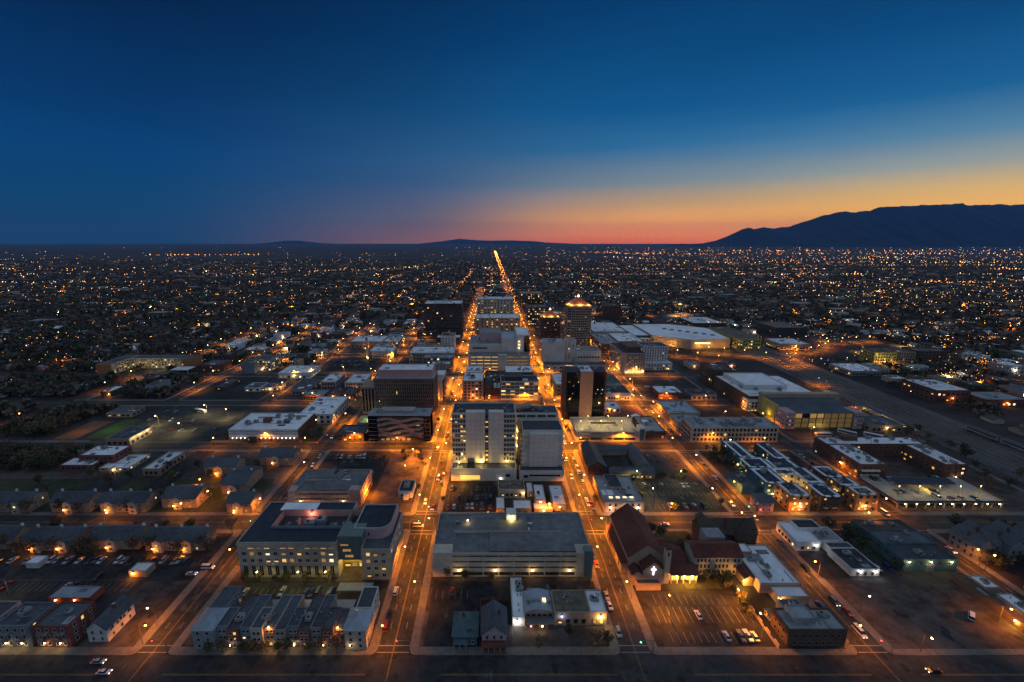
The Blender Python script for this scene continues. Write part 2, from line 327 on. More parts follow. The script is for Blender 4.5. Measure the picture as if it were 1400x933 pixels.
def roof_wear(parent, x0, x1, y0, y1, z):
    """membrane patches, seams and pipe runs lying on a flat roof"""
    n = min(6, 1 + int((x1 - x0) * (y1 - y0) / 160))
    for i in range(n):
        w, d = random.uniform(1.5, min(7, (x1 - x0) * .4)), random.uniform(1.2, min(6, (y1 - y0) * .4)); x, y = random.uniform(x0, x1 - w), random.uniform(y0, y1 - d)
        MB().box(x, x + w, y, y + d, z, z + .02 + .012 * i, random.choice(['patch', 'grey_roof', 'deck', 'tar_roof', 'white_roof'])).build('roof_patch', parent)
    for i in range(min(4, n)):
        if random.random() < .5: y = random.uniform(y0, y1); a = random.uniform(x0, (x0 + x1) / 2); MB().box(a, a + (x1 - x0) * random.uniform(.2, .5), y, y + .22, z, z + .3 + .02 * i, 'metal').build('roof_pipe', parent)
        else: x = random.uniform(x0, x1); a = random.uniform(y0, (y0 + y1) / 2); MB().box(x, x + .22, a, a + (y1 - y0) * random.uniform(.2, .5), z, z + .31 + .02 * i, 'metal').build('roof_pipe', parent)
def flat_building(name, label, box, h, wall, roof, cat='building', par=0.7, z0=0.0, parent=None, nunits=0, big=False, group=None, coping=None):
    """thing > wall (with parapet), roof, coping, rooftop units. Returns the thing's Empty."""
    x0, x1, y0, y1 = box
    e = parent or empty(name, label, cat, (0, 0, 0), group)
    b = MB(); inn = b.shell(rect(x0, x1, y0, y1), z0, h, par, 0.3, wall); wl_ = b.build('wall', e)
    r = MB(); r.face([(x, y, h - par) for x, y in inn], roof); rf_ = r.build('roof', e)
    if coping:
        c = MB(); t = 0.12
        c.box(x0 - t, x1 + t, y0 - t, y0 + 0.3, h, h + 0.12, coping); c.box(x0 - t, x1 + t, y1 - 0.3, y1 + t, h, h + 0.12, coping)
        c.box(x0 - t, x0 + 0.3, y0 + 0.3, y1 - 0.3, h, h + 0.12, coping); c.box(x1 - 0.3, x1 + t, y0 + 0.3, y1 - 0.3, h, h + 0.12, coping); c.build('coping', wl_)
    if (x1 - x0) * (y1 - y0) > 90: roof_wear(rf_, x0 + .6, x1 - .6, y0 + .6, y1 - .6, h - par)
    if nunits: units(rf_, x0 + 1, x1 - 1, y0 + 1, y1 - 1, h - par, nunits, big)
    return e
def wall_lamp(parent, loc, power=300, bulb='bulb_warm', color=WARM, r=0.28):
    def mk():
        b = MB(); b.box(-0.3, 0.3, -0.1, 0.4, 0.15, 0.3, 'metal'); b.cyl(0, -0.1, -0.2, 0.15, r, r, bulb, 8); return b.data('wall_lamp')
    o = link('wall_lamp', cached(('wl', bulb, r), mk), parent, loc)
    if power: point_light(parent, (loc[0], loc[1] - 0.7, loc[2] - 0.5), power, color, 0.2)
    return o

# ground plans in metres: x0, x1 (east), y0, y1 (north), height
G = {
    'townhouse_row': (-112.2, -48.5, 136.6, 144.5, 8.0), 'th_wing_w': (-109.9, -103.2, 139.0, 148.7, 9.5), 'th_wing_e': (-48.0, -42.0, 137.0, 148.4, 9.5), 'carport_long': (-91.9, -57.1, 151.6, 155.8, 3.2),
    'carport_small': (-104.8, -98.4, 146.9, 151.6, 3.2), 'carport_east': (-66.9, -52.1, 160.9, 165.5, 3.2), 'courthouse': (-114.6, -69.7, 172.2, 201.5, 18.4), 'ch_atrium': (-68.7, -59.3, 172.2, 187.3, 21.8),
    'ch_east': (-58.2, -45.3, 170.9, 197.4, 16.1), 'ch_upper_e': (-62.4, -46.9, 178.0, 197.4, 19), 'house_teal': (-14.7, -5.0, 136.9, 144.8, 6.4), 'victorian': (-3.3, 5.7, 134.4, 146.5, 9.2),
    'rest_white': (8.2, 13.2, 146.3, 166.8, 2.5), 'rest_vault': (13.1, 24.5, 145.3, 155.6, 7.3), 'rest_gravel': (24.6, 39.2, 146.0, 156.8, 6.6), 'rest_corner': (39.2, 45.0, 146.0, 156.8, 6.6),
    'garage': (-26.9, 45.0, 172.7, 202.7, 11.6), 'church_nave': (56.3, 74.0, 172.2, 195.5, 16.1), 'church_gable': (64.7, 73.7, 171.3, 179.0, 9.3), 'church_front': (59.9, 69.7, 166.5, 169.2, 4.2),
    'church_tower': (72.9, 74.9, 169.1, 171.5, 15.9), 'arcade': (74.0, 85.7, 166.5, 171.5, 6.5), 'school': (86.6, 110.0, 171.8, 181.0, 7.7), 'hall_white': (102.0, 128.7, 161.6, 184.4, 3.0),
    'darkgable': (104.0, 129.2, 188.2, 202.5, 7.0), 'se_flat': (111.1, 130.2, 134.4, 144.3, 8.3), 'se_small': (115.0, 125.6, 152.7, 156.5, 4.3), 'white_stucco': (147.2, 174.9, 190.3, 203.5, 5.0),
    'longshop': (156.8, 177.8, 171.8, 183.8, 3.1), 'teal_wh': (191.4, 217.7, 176.3, 201.7, 6.3), 'right_white1': (210.2, 226.2, 167.8, 173.6, 1.5), 'right_white2': (193.0, 216.9, 150.5, 155.4, 5),
    'condo1': (-185.9, -172.0, 136.3, 146.4, 10.3), 'condo2': (-172.6, -158.8, 136.3, 147.1, 9.6), 'white_gable': (-156.3, -146.5, 138.7, 148.3, 7.1), 'red_shed': (-187.7, -172.5, 157.6, 162.0, 2.2),
    'garage2': (-116.9, -75.8, 226.7, 250.6, 9.4), 'sm_b0': (-54.9, -43.9, 236.4, 248.8, 4.4), 'cream_b1': (3.9, 21.3, 234.1, 244.7, 5.8), 'wr1': (2.9, 7.3, 217.9, 230.8, 4),
    'wr2': (12.6, 22.4, 217.9, 227.1, 4), 'wr3': (25.7, 31.6, 226.3, 242.7, 4.5), 'wr4': (34.7, 42.1, 221.3, 241.0, 4.5), 'wr5': (22.5, 36.9, 213.9, 222.1, 4),
    'hall_tower': (-25.7, 15.0, 264.5, 282.9, 42.9), 'hall_podium': (-25.4, 15.5, 255.4, 266.0, 8.8), 'east_tower_f': (24.7, 43.7, 264.5, 269.1, 30.3), 'east_tower': (21.0, 45.8, 262.6, 274.4, 33.1),
    'east_back': (16.5, 45.2, 293.4, 331.6, 30.6), 'east_podium': (14.5, 44.4, 253.6, 257.3, 7.7), 'gable_b2': (61.2, 76.4, 267.4, 297.7, 4.8), 'u_b2': (74.5, 105.1, 259.9, 292.8, 2.6),
    'tan_b2': (62.0, 86.8, 220.4, 250.3, 6.0), 'blue1': (165.2, 199.3, 258.1, 289.1, 6.8), 'blue2': (169.2, 199.9, 221.8, 247.4, 9.7), 'blue3': (208.1, 220.6, 223.2, 246.6, 11.2),
    'pink_house': (150.0, 159.2, 223.2, 230.6, 7.0), 'uapt_w': (237.7, 253.8, 256.3, 293.2, 9.3), 'uapt_e': (292.9, 303.8, 256.3, 293.2, 9.3), 'deck': (223.9, 291.2, 224.6, 254.3, 3.8),
    'mall': (-201.1, -147.8, 300.4, 334.9, 10.5), 'mall_ext': (-158.7, -132.2, 329.6, 366.9, 9), 'brown_tower': (-102.5, -49.3, 370.4, 388.4, 34.3), 'brown_pent': (-122.9, -62.7, 466.6, 511.7, 6.8),
    'brown_wing': (-114.2, -104.1, 379.2, 399.2, 26.0), 'wavy': (-91.6, -41.4, 301.6, 314.4, 23.9), 'darktower': (59.1, 92.1, 349.1, 364.3, 44.8), 'bankdeck': (64.8, 113.1, 303.9, 335.3, 5.9),
    'cream_long': (148.9, 217.3, 302.7, 323.2, 12.4), 'arena': (237.9, 306.4, 335.6, 360.9, 15.3), 'theater_roof': (220.3, 287.4, 379.2, 466.5, 8.5), 'glass_c': (8.5, 50.3, 402.0, 420.8, 18.6),
    'hist_tower': (-28.3, -7.8, 402.0, 436.0, 18.6), 'conv_c': (-23.7, 40.9, 525.8, 628.8, 20.6), 'hotel_w': (-466.4, -454.6, 483.0, 522.1, 11.3), 'hotel_n': (-475.3, -394.1, 503.6, 527.6, 11.8),
    'brick_lowW': (-289.9, -267.3, 268.3, 279.6, 4.3), 'brick_mid': (-282.4, -258.3, 275.2, 290.6, 6.0), 'canopy_shop': (-262.5, -242.9, 267.4, 287.1, 2.7), 'longW': (-228.7, -217.7, 261.7, 286.4, 5.3),
    'ware_W': (-290.5, -272.3, 305.2, 329.4, 5.9), 'shed_W': (-337.0, -315.2, 360.3, 376.0, 4.1), 'apt_tower': (-291.3, -276.8, 491.6, 517.6, 9.8), 'apt_tower_e': (-281.5, -260.6, 500.5, 524.4, 12.6),
    'shop_a': (-287.1, -275.0, 432.1, 462.1, 4.0), 'shop_b': (-252.8, -237.0, 427.5, 444.3, 4.7), 'shop_c': (-237.5, -217.9, 429.8, 444.2, 4.0), 'gas': (-239.3, -203.1, 472.0, 501.8, 6.9),
    'pinkish': (-177.4, -161.4, 434.4, 462.9, 8.8), 'creamthree': (-150.0, -130.5, 427.5, 458.1, 10.2), 'darkflat': (-200.9, -183.9, 418.7, 454.9, 5.4), 'greenroof': (-183.6, -162.8, 392.2, 421.7, 4.4),
    'darkbrick': (-160.0, -144.8, 390.3, 417.5, 5.8), 'brick_corner': (-143.5, -128.4, 388.4, 413.2, 5.8), 'chapel': (-204.7, -158.0, 618.5, 659.1, 9.8), 'chapel_hall': (-161.5, -129.6, 561.0, 585.9, 10.0),
    'shop_d': (-159.1, -134.6, 623.0, 653.2, 8.8), 'house_g': (-333.2, -305.6, 572.5, 589.4, 9.1), 'house_h': (-241.8, -223.4, 561.0, 581.3, 8.0), 'dark_office': (-107.3, -53.0, 761.0, 833.2, 46.8),
    'dark_low': (-116.2, -79.9, 710.9, 737.2, 12.3), 'lodge': (-82.5, -52.0, 661.6, 684.4, 11.6), 'row_white': (-101.0, -41.7, 535.9, 576.1, 14.3), 'corner_w': (-150.3, -127.0, 682.7, 719.0, 9.5),
    'annex_a': (-61.5, -39.7, 464.0, 497.4, 13.5), 'annex_b': (-51.0, -39.0, 402.0, 416.2, 21.5), 'hist_back': (-29.1, -10.8, 477.4, 515.8, 12.1), 'lit_garage': (-25.9, 39.3, 516.1, 530.7, 17.5),
    'mid_office': (-16.9, 39.1, 767.7, 825.9, 19.8), 'cream_far': (-21.7, 29.5, 921.6, 987.4, 34.3), 'plaza_tall': (101.2, 135.9, 576.4, 629.1, 68.9), 'plaza_short': (73.0, 108.4, 646.6, 695.6, 40.3),
    'conc_w': (57.4, 86.6, 509.7, 534.1, 32.6), 'conc_e': (92.8, 133.8, 525.8, 553.2, 18.8), 'conc_tower': (91.9, 104.6, 525.8, 542.7, 31.7), 'white_n': (159.6, 204.3, 688.2, 767.4, 12.0),
    'brick_n': (141.4, 169.3, 601.0, 661.6, 12.7), 'curved_hotel': (151.2, 176.8, 491.6, 547.8, 22.9), 'white_tower': (189.3, 218.4, 525.8, 546.2, 26.2), 'white_base': (175.9, 205.6, 488.7, 507.7, 8.8),
    'convention': (247.1, 339.4, 618.5, 734.4, 14.1), 'conv_w': (210.2, 257.8, 646.6, 735.8, 11.3), 'green_garage': (329.7, 370.8, 614.0, 723.3, 16.2), 'whitelong': (362.3, 409.2, 767.7, 837.6, 7.9),
    'brick_far': (223.4, 255.3, 858.5, 901.2, 27.8), 'dark_e': (463.8, 514.6, 710.9, 765.9, 13.6), 'low_e': (378.2, 421.8, 605.2, 644.1, 9.6), 'yellow_e': (476.9, 504.4, 529.2, 552.3, 16.0),
    'yellow_e2': (510.1, 532.2, 532.5, 555.8, 15.2), 'brown_th': (232.5, 251.1, 423.1, 465.3, 14.8), 'theater_f': (228.3, 274.0, 379.2, 428.6, 10.6), 'brick_r': (432.0, 457.1, 396.1, 432.6, 12.5),
    'low_r': (395.8, 431.1, 483.0, 517.2, 5.3), 'midlot': (53.7, 69.9, 418.7, 441.9, 20.0), 'far_brown': (58.3, 122.0, 1053.4, 1135.2, 28.3), 'far_brown2': (47.5, 90.9, 826.0, 898.9, 29.6),
    'flat_r1': (162.1, 186.5, 394.1, 415.3, 7.3), 'flat_r2': (152.5, 180.8, 352.2, 372.9, 6.7), 'flat_r3': (108.0, 132.6, 386.5, 413.6, 7.9), 'flat_r4': (111.6, 134.2, 429.8, 460.1, 7.1),
    'flat_r5': (193.5, 211.2, 402.0, 414.9, 6.0), 'tent': (118.1, 129.4, 350.6, 359.0, 8.0), 'corner_r': (116.7, 133.2, 328.5, 335.9, 7.6), 'roofs_c1': (-5.7, 8.6, 408.1, 460.5, 12.8),
    'roofs_c2': (10.0, 39.9, 477.4, 501.6, 6.9), 'midglass': (59.4, 69.8, 423.1, 453.8, 14.0)}
MOUNTAIN = [(6928, 71), (7864, 111), (8387, 228), (8770, 385), (9269, 670), (9542, 618), (9853, 682), (10338, 644), (10808, 708), (11363, 901), (11997, 1080), (12372, 1207), (12683, 1245), (13033, 1207), (13680, 1283), (13924, 1385), (14576, 1423), (14966, 1448), (15490, 1461), (16532, 1511), (16950, 1524), (17041, 1473), (18118, 1486), (19171, 1486), (21300, 1410), (24550, 1156), (28752, 566)]
HILLS = [(-6641, 0), (-5129, 27), (-3616, 174), (-2207, 370), (-1355, 297), (-351, 248), (1405, 258), (2912, 209), (3668, 125), (5933, 27), (7949, 0)]
HILLS_WEST = [(-17037, 0), (-15610, 125), (-14660, 251), (-13622, 236), (-12076, 74), (-10525, 0)]
# ------------------------------------------------------------------ the setting: ground, streets, pavements, lots, mountains
def plane(name, x0, x1, y0, y1, z, m, parent=None, nx=1):
    b = MB(); b.face([(x0, y0, z), (x1, y0, z), (x1, y1, z), (x0, y1, z)], m); o = b.build(name, parent)
    if parent is None: structure(o)
    return o
def patches(o, x0, x1, y0, y1, z, n):
    """repair patches and oil-dark spots lying on a paved surface"""
    b = MB(); r = random.Random(int(x0 * 7 + y0 * 13))
    for i in range(n):
        w, d = (r.uniform(1.0, 3.6), r.uniform(1.5, 5)) if r.random() < .6 else (r.uniform(.5, 1.6), r.uniform(.5, 1.6)); x, y = r.uniform(x0, max(x0 + .1, x1 - w)), r.uniform(y0, max(y0 + .1, y1 - d)); m = r.choice(['asphalt_dark', 'asphalt_dark', 'asphalt_pale'])
        k = 7; b.face([(x + w / 2 + w / 2 * math.cos(6.283 * j / k) * r.uniform(.75, 1.15), y + d / 2 + d / 2 * math.sin(6.283 * j / k) * r.uniform(.75, 1.15), z + i * 2e-5) for j in range(k)], m)
    stuff(b.build('asphalt_patch', o))
plane('ground', -52000, 52000, -3000, 38000, 0.0, 'ground')
NS = [(-402, 5, 320, 1500), (-310, 5, 400, 1500), (-219, 5, 400, 1500), (-127, 5.5, 90, 1700), (-37, 6, 90, 3600), (54, 5.5, 90, 7000), (143, 5.5, 90, 1150), (226, 5, 90, 640)]
EW = [(126, 7.5, -900, 900), (213, 6, -700, 480), (305, 6, -480, 330), (396, 5.5, -700, 330), (486, 5.5, -700, 330), (577, 5.5, -700, 350), (668, 5.5, -700, 350), (760, 5.5, -700, 350), (850, 5.5, -700, 700), (941, 5.5, -700, 700)]
for i, (x, w, a, b_) in enumerate(NS):
    o = plane('road', x - w, x + w, a, b_, 0.012, 'asphalt')
    patches(o, x - w + .3, x + w - .3, 120, 420, .0145, 46)
    mk = MB()
    y = max(a, 100)
    for off in (-0.16, 0.16): mk.box(x + off - 0.07, x + off + 0.07, y, min(b_, 1100), 0.012, 0.018, 'paint_yellow')
    y0 = y
    while y0 < min(b_, 700):
        if not any(abs(y0 + 1.5 - c) < h + 5 for c, h, *_ in EW):
            for off in (-w * 0.52, w * 0.52): mk.box(x + off - 0.08, x + off + 0.08, y0, y0 + 3, 0.012, 0.018, 'paint_white')
        y0 += 9
    for c, h, xa, xb in EW:
        if a < c < min(b_, 600) and xa < x < xb:
            for s in (-1, 1):
                mk.box(x - w, x + w, c + s * (h + 1.2) - 0.15, c + s * (h + 1.2) + 0.15, 0.012, 0.019, 'paint_white')
                mk.box(x - w, x + w, c + s * (h + 4.0) - 0.15, c + s * (h + 4.0) + 0.15, 0.012, 0.019, 'paint_white')
    stuff(mk.build('road_marking', o))
for c, h, xa, xb in EW:
    o = plane('road', xa, xb, c - h, c + h, 0.006, 'asphalt')
    if c < 320: patches(o, -250, 300, c - h + .5, c + h - .5, .0085, 60)
    mk = MB(); segs = []
    for k in range(int(xa), int(xb), 9):
        if c < 700 and not any(abs(k + 1.5 - x) < w + 6 for x, w, a, b_ in NS if a < c < b_):
            for off in (-0.16, 0.16):
                if abs(off) < 1 : mk.box(k, k + 9, c + off - 0.07, c + off + 0.07, 0.006, 0.0145, 'paint_yellow')
                else: mk.box(k, k + 3, c + off - 0.07, c + off + 0.07, 0.006, 0.0145, 'paint_white')
    if mk.f: stuff(mk.build('road_marking', o))
# pavements: one raised slab for each city block, kerb 0.12 m high
def slab(x0, x1, y0, y1):
    r = 2.5; poly = []
    for cx, cy_, a0 in ((x0 + r, y0 + r, 180), (x1 - r, y0 + r, 270), (x1 - r, y1 - r, 0), (x0 + r, y1 - r, 90)):
        for k in range(4): t = math.radians(a0 + k * 30); poly.append((cx + r * math.cos(t), cy_ + r * math.sin(t)))
    b = MB(); b.prism(poly, -0.2, 0.12, 'walk'); o = structure(b.build('pavement'))
    plane('yard', x0 + 3.4, x1 - 3.4, y0 + 3.4, y1 - 3.4, 0.1225, random.choice(['old_lot', 'lot', 'old_lot', 'dirt', 'ground']), o); return o
XS = [(-127, 5.5), (-37, 6), (54, 5.5), (143, 5.5), (226, 5)]
for i in range(len(XS) - 1):
    for j in range(len(EW) - 1):
        if i == 3 and j >= 6: continue
        slab(XS[i][0] + XS[i][1], XS[i + 1][0] - XS[i + 1][1], EW[j][0] + EW[j][1], EW[j + 1][0] - EW[j + 1][1])
slab(-480, -132.5, 133.5, 207); slab(-480, -132.5, 219, 299); slab(-397, -132.5, 311, 390.5)
slab(231, 330, 219, 299); slab(231, 330, 133.5, 207); slab(231, 335, 311, 390.5)
for xa, xb in ((-305, -224), (-214, -132.5), (-397, -315)):
    for j in range(3, 8): slab(xa, xb, EW[j][0] + 5.5, EW[j + 1][0] - 5.5)
# lots: sheets laid on the slabs
def lot(x0, x1, y0, y1, m='lot', stalls=None, z=0.126, name='parking_lot', paint='paint_white'):
    o = plane(name, x0, x1, y0, y1, z, m)
    if name in ('parking_lot', 'vacant_lot') and y0 < 330: patches(o, x0 + .5, x1 - .5, y0 + .5, y1 - .5, z + .0025, int((x1 - x0) * (y1 - y0) / (55 if name == 'parking_lot' else 160)))
    if stalls:
        mk = MB()
        for (sx0, sx1, sy, ln, ang) in stalls:
            n = max(1, int((sx1 - sx0) / 2.7)); sk = math.tan(math.radians(ang)) * ln
            for k in range(n + 1):
                x = sx0 + k * 2.7
                mk.mesh([(x - 0.06, sy, z + .005), (x + 0.06, sy, z + .005), (x + 0.06 + sk, sy + ln, z + .005), (x - 0.06 + sk, sy + ln, z + .005)], [(0, 1, 2, 3)], paint)
        stuff(mk.build('stall_marking', o))
    return o
lot(-118, -46, 147, 170, 'lot', [(-112, -72, 160.5, 5, 0), (-112, -52, 150.5, 5, 0)])
lot(-26, 8, 137, 170, 'lot', [(-24, -8, 160, 5, 0)])
lot(8.5, 45, 137, 145, 'old_lot', None); lot(8.2, 46, 157.5, 170, 'lot', [(14, 34, 160, 5, 0)])
lot(66, 108, 137, 164, 'lot', [(70, 102, 157, 5, 0), (68, 106, 147.5, 8, 0), (70, 104, 138.5, 5, 0)])
lot(86.5, 104, 182, 205, 'grass', name='lawn'); lot(86.5, 102, 165.5, 171, 'grass', name='lawn')
lot(109, 134, 136, 158, 'old_lot')
lot(151, 178, 172, 188, 'lot'); lot(152, 208, 136, 168, 'dirt', name='vacant_lot'); lot(178, 190, 172, 206, 'old_lot'); lot(210, 219, 136, 206, 'lot')
lot(-157, -136, 137, 170, 'dirt', name='vacant_lot'); lot(-260, -136, 171, 186, 'lot', [(-240, -140, 180, 5, 0)]); lot(-250, -158, 148, 170, 'lot', [(-220, -160, 164, 5, 0)])
lot(-475, -135, 206.4, 206.9, 'grass', name='verge'); lot(-475, -140, 222, 258, 'grass', name='lawn')
lot(-72, -46, 222, 297, 'dirt', name='vacant_lot'); lot(-118, -74, 254, 297, 'lot', [(-116, -76, 284, 5, 0), (-116, -76, 262, 5, 0)])
lot(-28, 2, 222, 252, 'lot', [(-26, 0, 224, 5, 0), (-26, 0, 234, 5, 0), (-26, 0, 243, 5, 0)])
lot(2.5, 46, 221, 250, 'old_lot')
lot(89, 135, 222, 256, 'lot', [(92, 130, 225, 5, 0), (92, 130, 238, 5, 0), (92, 130, 247, 5, 0)]); lot(90, 134, 262, 296, 'old_lot', [(94, 130, 285, 5, 0)])
lot(152, 166, 252, 297, 'lot'); lot(200, 219, 255, 297, 'old_lot')
lot(-310, -216, 312, 388, 'old_lot', [(-300, -222, 330, 5, 0), (-300, -222, 350, 5, 0), (-300, -222, 370, 5, 0)])
lot(-146, -134, 312, 327, 'grass', name='lawn'); lot(-120, -95, 312, 340, 'old_lot'); lot(-217, -203, 240, 297, 'lot', z=.132); lot(-258, -232, 240, 297, 'lot', z=.132)
lot(-300, -226, 404, 478, 'lot'); lot(-132, -206, 402, 470, 'lot') if False else None
lot(66, 135, 338, 346, 'old_lot'); lot(94, 135, 364, 388, 'brick', name='plaza'); lot(154, 232, 326, 388, 'old_lot', [(160, 220, 340, 5, 0), (160, 220, 352, 5, 0)]); lot(152, 200, 404, 478, 'old_lot', [(156, 196, 440, 5, 0)])
lot(255, 330, 311, 333, 'lot'); lot(222, 240, 222, 298, 'old_lot') if False else None
lot(-210, -135, 500, 560, 'lot', [(-200, -140, 520, 5, 0), (-200, -140, 540, 5, 0)]); lot(-128, -100, 492, 560, 'old_lot') if False else None
# railway corridor
b = MB(); b.prism([(338, 180), (398, 180), (404, 900), (352, 900)], -0.2, 0.1, 'ballast'); rail_bed = structure(b.build('railway_bed'))
for k in range(6):
    b = MB(); x = 356 + k * 6.5
    for off in (-0.72, 0.72): b.box(x + off - 0.06, x + off + 0.06, 180, 900, 0.25, 0.4, 'rail_steel')
    for y in [180 + 1.4 * q for q in range(270)]: b.box(x - 1.3, x + 1.3, y, y + 0.5, 0.1, 0.26, 'wood')
    structure(b.build('railway_track'))
# mountains: a ridge with foothills (east of the city) and far hills
def ridge(name, prof, y0, depth, m='rock', seed=1, rows=26, step=1):
    """prof: (x, crest height) pairs; the crest wanders, spurs run down towards the city"""
    r = np.random.default_rng(seed); xs = np.array([p[0] for p in prof], float); hs = np.array([p[1] for p in prof], float)
    X = np.linspace(xs[0], xs[-1], 260); Hc = np.interp(X, xs, hs)
    nz = sum(np.sin(X / (xs[-1] - xs[0]) * 2 * np.pi * f + r.uniform(0, 6)) * a for f, a in ((17, .006), (31, .006), (57, .004), (90, .004)))
    Hc = np.maximum(Hc * (1 + nz), 0)
    spur = sum(np.sin(X / (xs[-1] - xs[0]) * 2 * np.pi * f + r.uniform(0, 6)) * a for f, a in ((13, .5), (29, .35), (47, .25)))
    v = []; f = []
    for j in range(rows + 1):
        t = j / rows                       # 0 at the foot facing the city, 0.7 at the crest, 1 behind
        k = (t / 0.7) ** 1.5 if t <= 0.7 else 1 - ((t - 0.7) / 0.3) ** 1.2 * 0.8
        wob = spur * math.sin(min(t / 0.7, 1) * math.pi) * 0.10
        z = Hc * np.clip(k + wob + (r.normal(0, 0.012, len(X)) if 0 < t < 0.66 else 0), 0, 1.02) - 4
        y = y0 + depth * t + spur * depth * 0.02
        v += list(zip(X.tolist(), y.tolist() if hasattr(y, 'tolist') else [y] * len(X), z.tolist()))
    n = len(X)
    for j in range(rows):
        for i in range(n - 1): f.append((j * n + i, j * n + i + 1, (j + 1) * n + i + 1, (j + 1) * n + i))
    b = MB(); b.mesh(v, f, m); o = b.build(name)
    for p in o.data.polygons: p.use_smooth = True
    return structure(o)
ridge('mountain', MOUNTAIN, 13000, 5000, seed=3)
ridge('hill', HILLS, 28100, 4000, seed=5); ridge('hill', HILLS_WEST, 29500, 3600, seed=9)
# ------------------------------------------------------------------ hand-built buildings, near rows
def g(k): x0, x1, y0, y1, h = G[k]; return (x0, x1, y0, y1), h
# townhouses at the near corner
def townhouses():
    e = empty('townhouse_block', 'row of red, cream and grey townhouses with pale hipped corner roofs by the near road', 'townhouses')
    x0, x1, y0, y1 = -112, -47, 136.6, 146.5
    cols = ['bluegrey', 'red_wall', 'bluegrey', 'cream', 'grey_wall', 'pinkish', 'bluegrey', 'red_wall', 'grey_wall', 'red_wall', 'bluegrey']
    seg = (x1 - 8 - (x0 + 8)) / len(cols); i = 0
    for i, c in enumerate(cols):
        a = x0 + 8 + i * seg; f = 0.0 if i % 2 else 0.9; hh = 8.2 + (0.7 if i % 3 == 0 else 0)
        b = MB(); inn = b.shell(rect(a, a + seg - 0.02, y0 + f, y1 + (i in (1, 2, 4, 5, 7, 8)) * 7), 0, hh, 0.5, 0.25, c); b.build('wall', e)
        r = MB(); r.face([(x, y, hh - 0.5) for x, y in inn], 'slate_roof'); r.build('roof', e)
        bx = (a, a + seg, y0 + f, y1)
        windows(e, bx, 'S', 2, 2, 3.2, 2.7, 1.3, 1.4, 0.06, 0.6, frame='pale_frame')
        windows(e, bx, 'S', 1, 1, 0.3, 2.7, 1.4, 2.1, 0.25, 2.6, frame='pale_frame'); door(e, bx, 'S', a + 1.3, 1.0, 2.2, 'wood')
        bl = MB(); bl.box(a + 2.6, a + 5.0, y0 + f - 1.0, y0 + f - 0.01, 2.7, 2.85, 'concrete'); bl.box(a + 2.6, a + 5.0, y0 + f - 1.0, y0 + f - 0.94, 2.85, 3.7, 'metal'); bl.build('balcony', e)
    for k, (a, bb) in enumerate(((x0, x0 + 8), (x1 - 8, x1))):
        wl = MB(); wl.prism(rect(a, bb, y0 - 0.8, y0 + 9), 0, 9.0, 'grey_wall' if k == 0 else 'cream'); wl.build('wall', e)
        r = MB(); r.hip(a, bb, y0 - 0.8, y0 + 9, 9.0, 2.6, 'metal_roof', 0.6); r.build('hip_roof', e)
        bx = (a, bb, y0 - 0.8, y0 + 9); windows(e, bx, 'S', 2, 3, 1.0, 2.8, 1.2, 1.6, 0.1, 0.5, frame='pale_frame'); windows(e, bx, 'E' if k else 'W', 2, 3, 1.0, 2.8, 1.2, 1.6, 0.1, 0.8, frame='pale_frame')
    for a, bb in ((x0 + 0.5, x0 + 7.2), (x1 - 6.5, x1 - 0.3)):
        b = MB(); inn = b.shell(rect(a, bb, y0 + 9.02, y0 + 20), 0, 9.4, 0.5, 0.25, 'bluegrey' if a < -80 else 'white_wall'); b.build('wing_wall', e)
        r = MB(); r.face([(x, y, 8.9) for x, y in inn], 'slate_roof'); r.build('roof', e)
        windows(e, (a, bb, y0 + 9.02, y0 + 20), 'E', 3, 3, 1.0, 2.8, 1.1, 1.5, 0.1, 0.5, frame='pale_frame')
    units(e, x0 + 10, x1 - 10, y0 + 3, y1 - 1, 7.9, 8)
    for x in (-98, -86, -81.5, -74, -63, -53): wall_lamp(e, (x, y0 - 1.2, 2.6), 60, r=0.16)
townhouses()
def carport(x0, x1, y0, y1, h, label, m='metal_roof'):
    e = empty('carport', label, 'carport'); b = MB(); b.box(x0, x1, y0, y1, h - 0.25, h, m); b.build('roof', e)
    n = max(2, int((x1 - x0) / 6))
    for k in range(n + 1):
        x = x0 + 0.5 + (x1 - x0 - 1) * k / n; p = MB(); p.box(x - 0.1, x + 0.1, (y0 + y1) / 2 - 0.1, (y0 + y1) / 2 + 0.1, 0.12, h - 0.25, 'metal'); p.build('post', e)
    return e
carport(-92, -57, 152, 156.2, 3.2, 'long flat carport roof behind the row of townhouses'); carport(-104.8, -98.4, 148.5, 151.6, 3.0, 'short flat carport between the wings of the townhouses')
ce = carport(-66.9, -52, 161, 165.6, 3.2, 'white carport roof lit at one end before the dark-roofed office'); wall_lamp(ce, (-53, 160.5, 4.6), 260, color=(1, .75, .15))
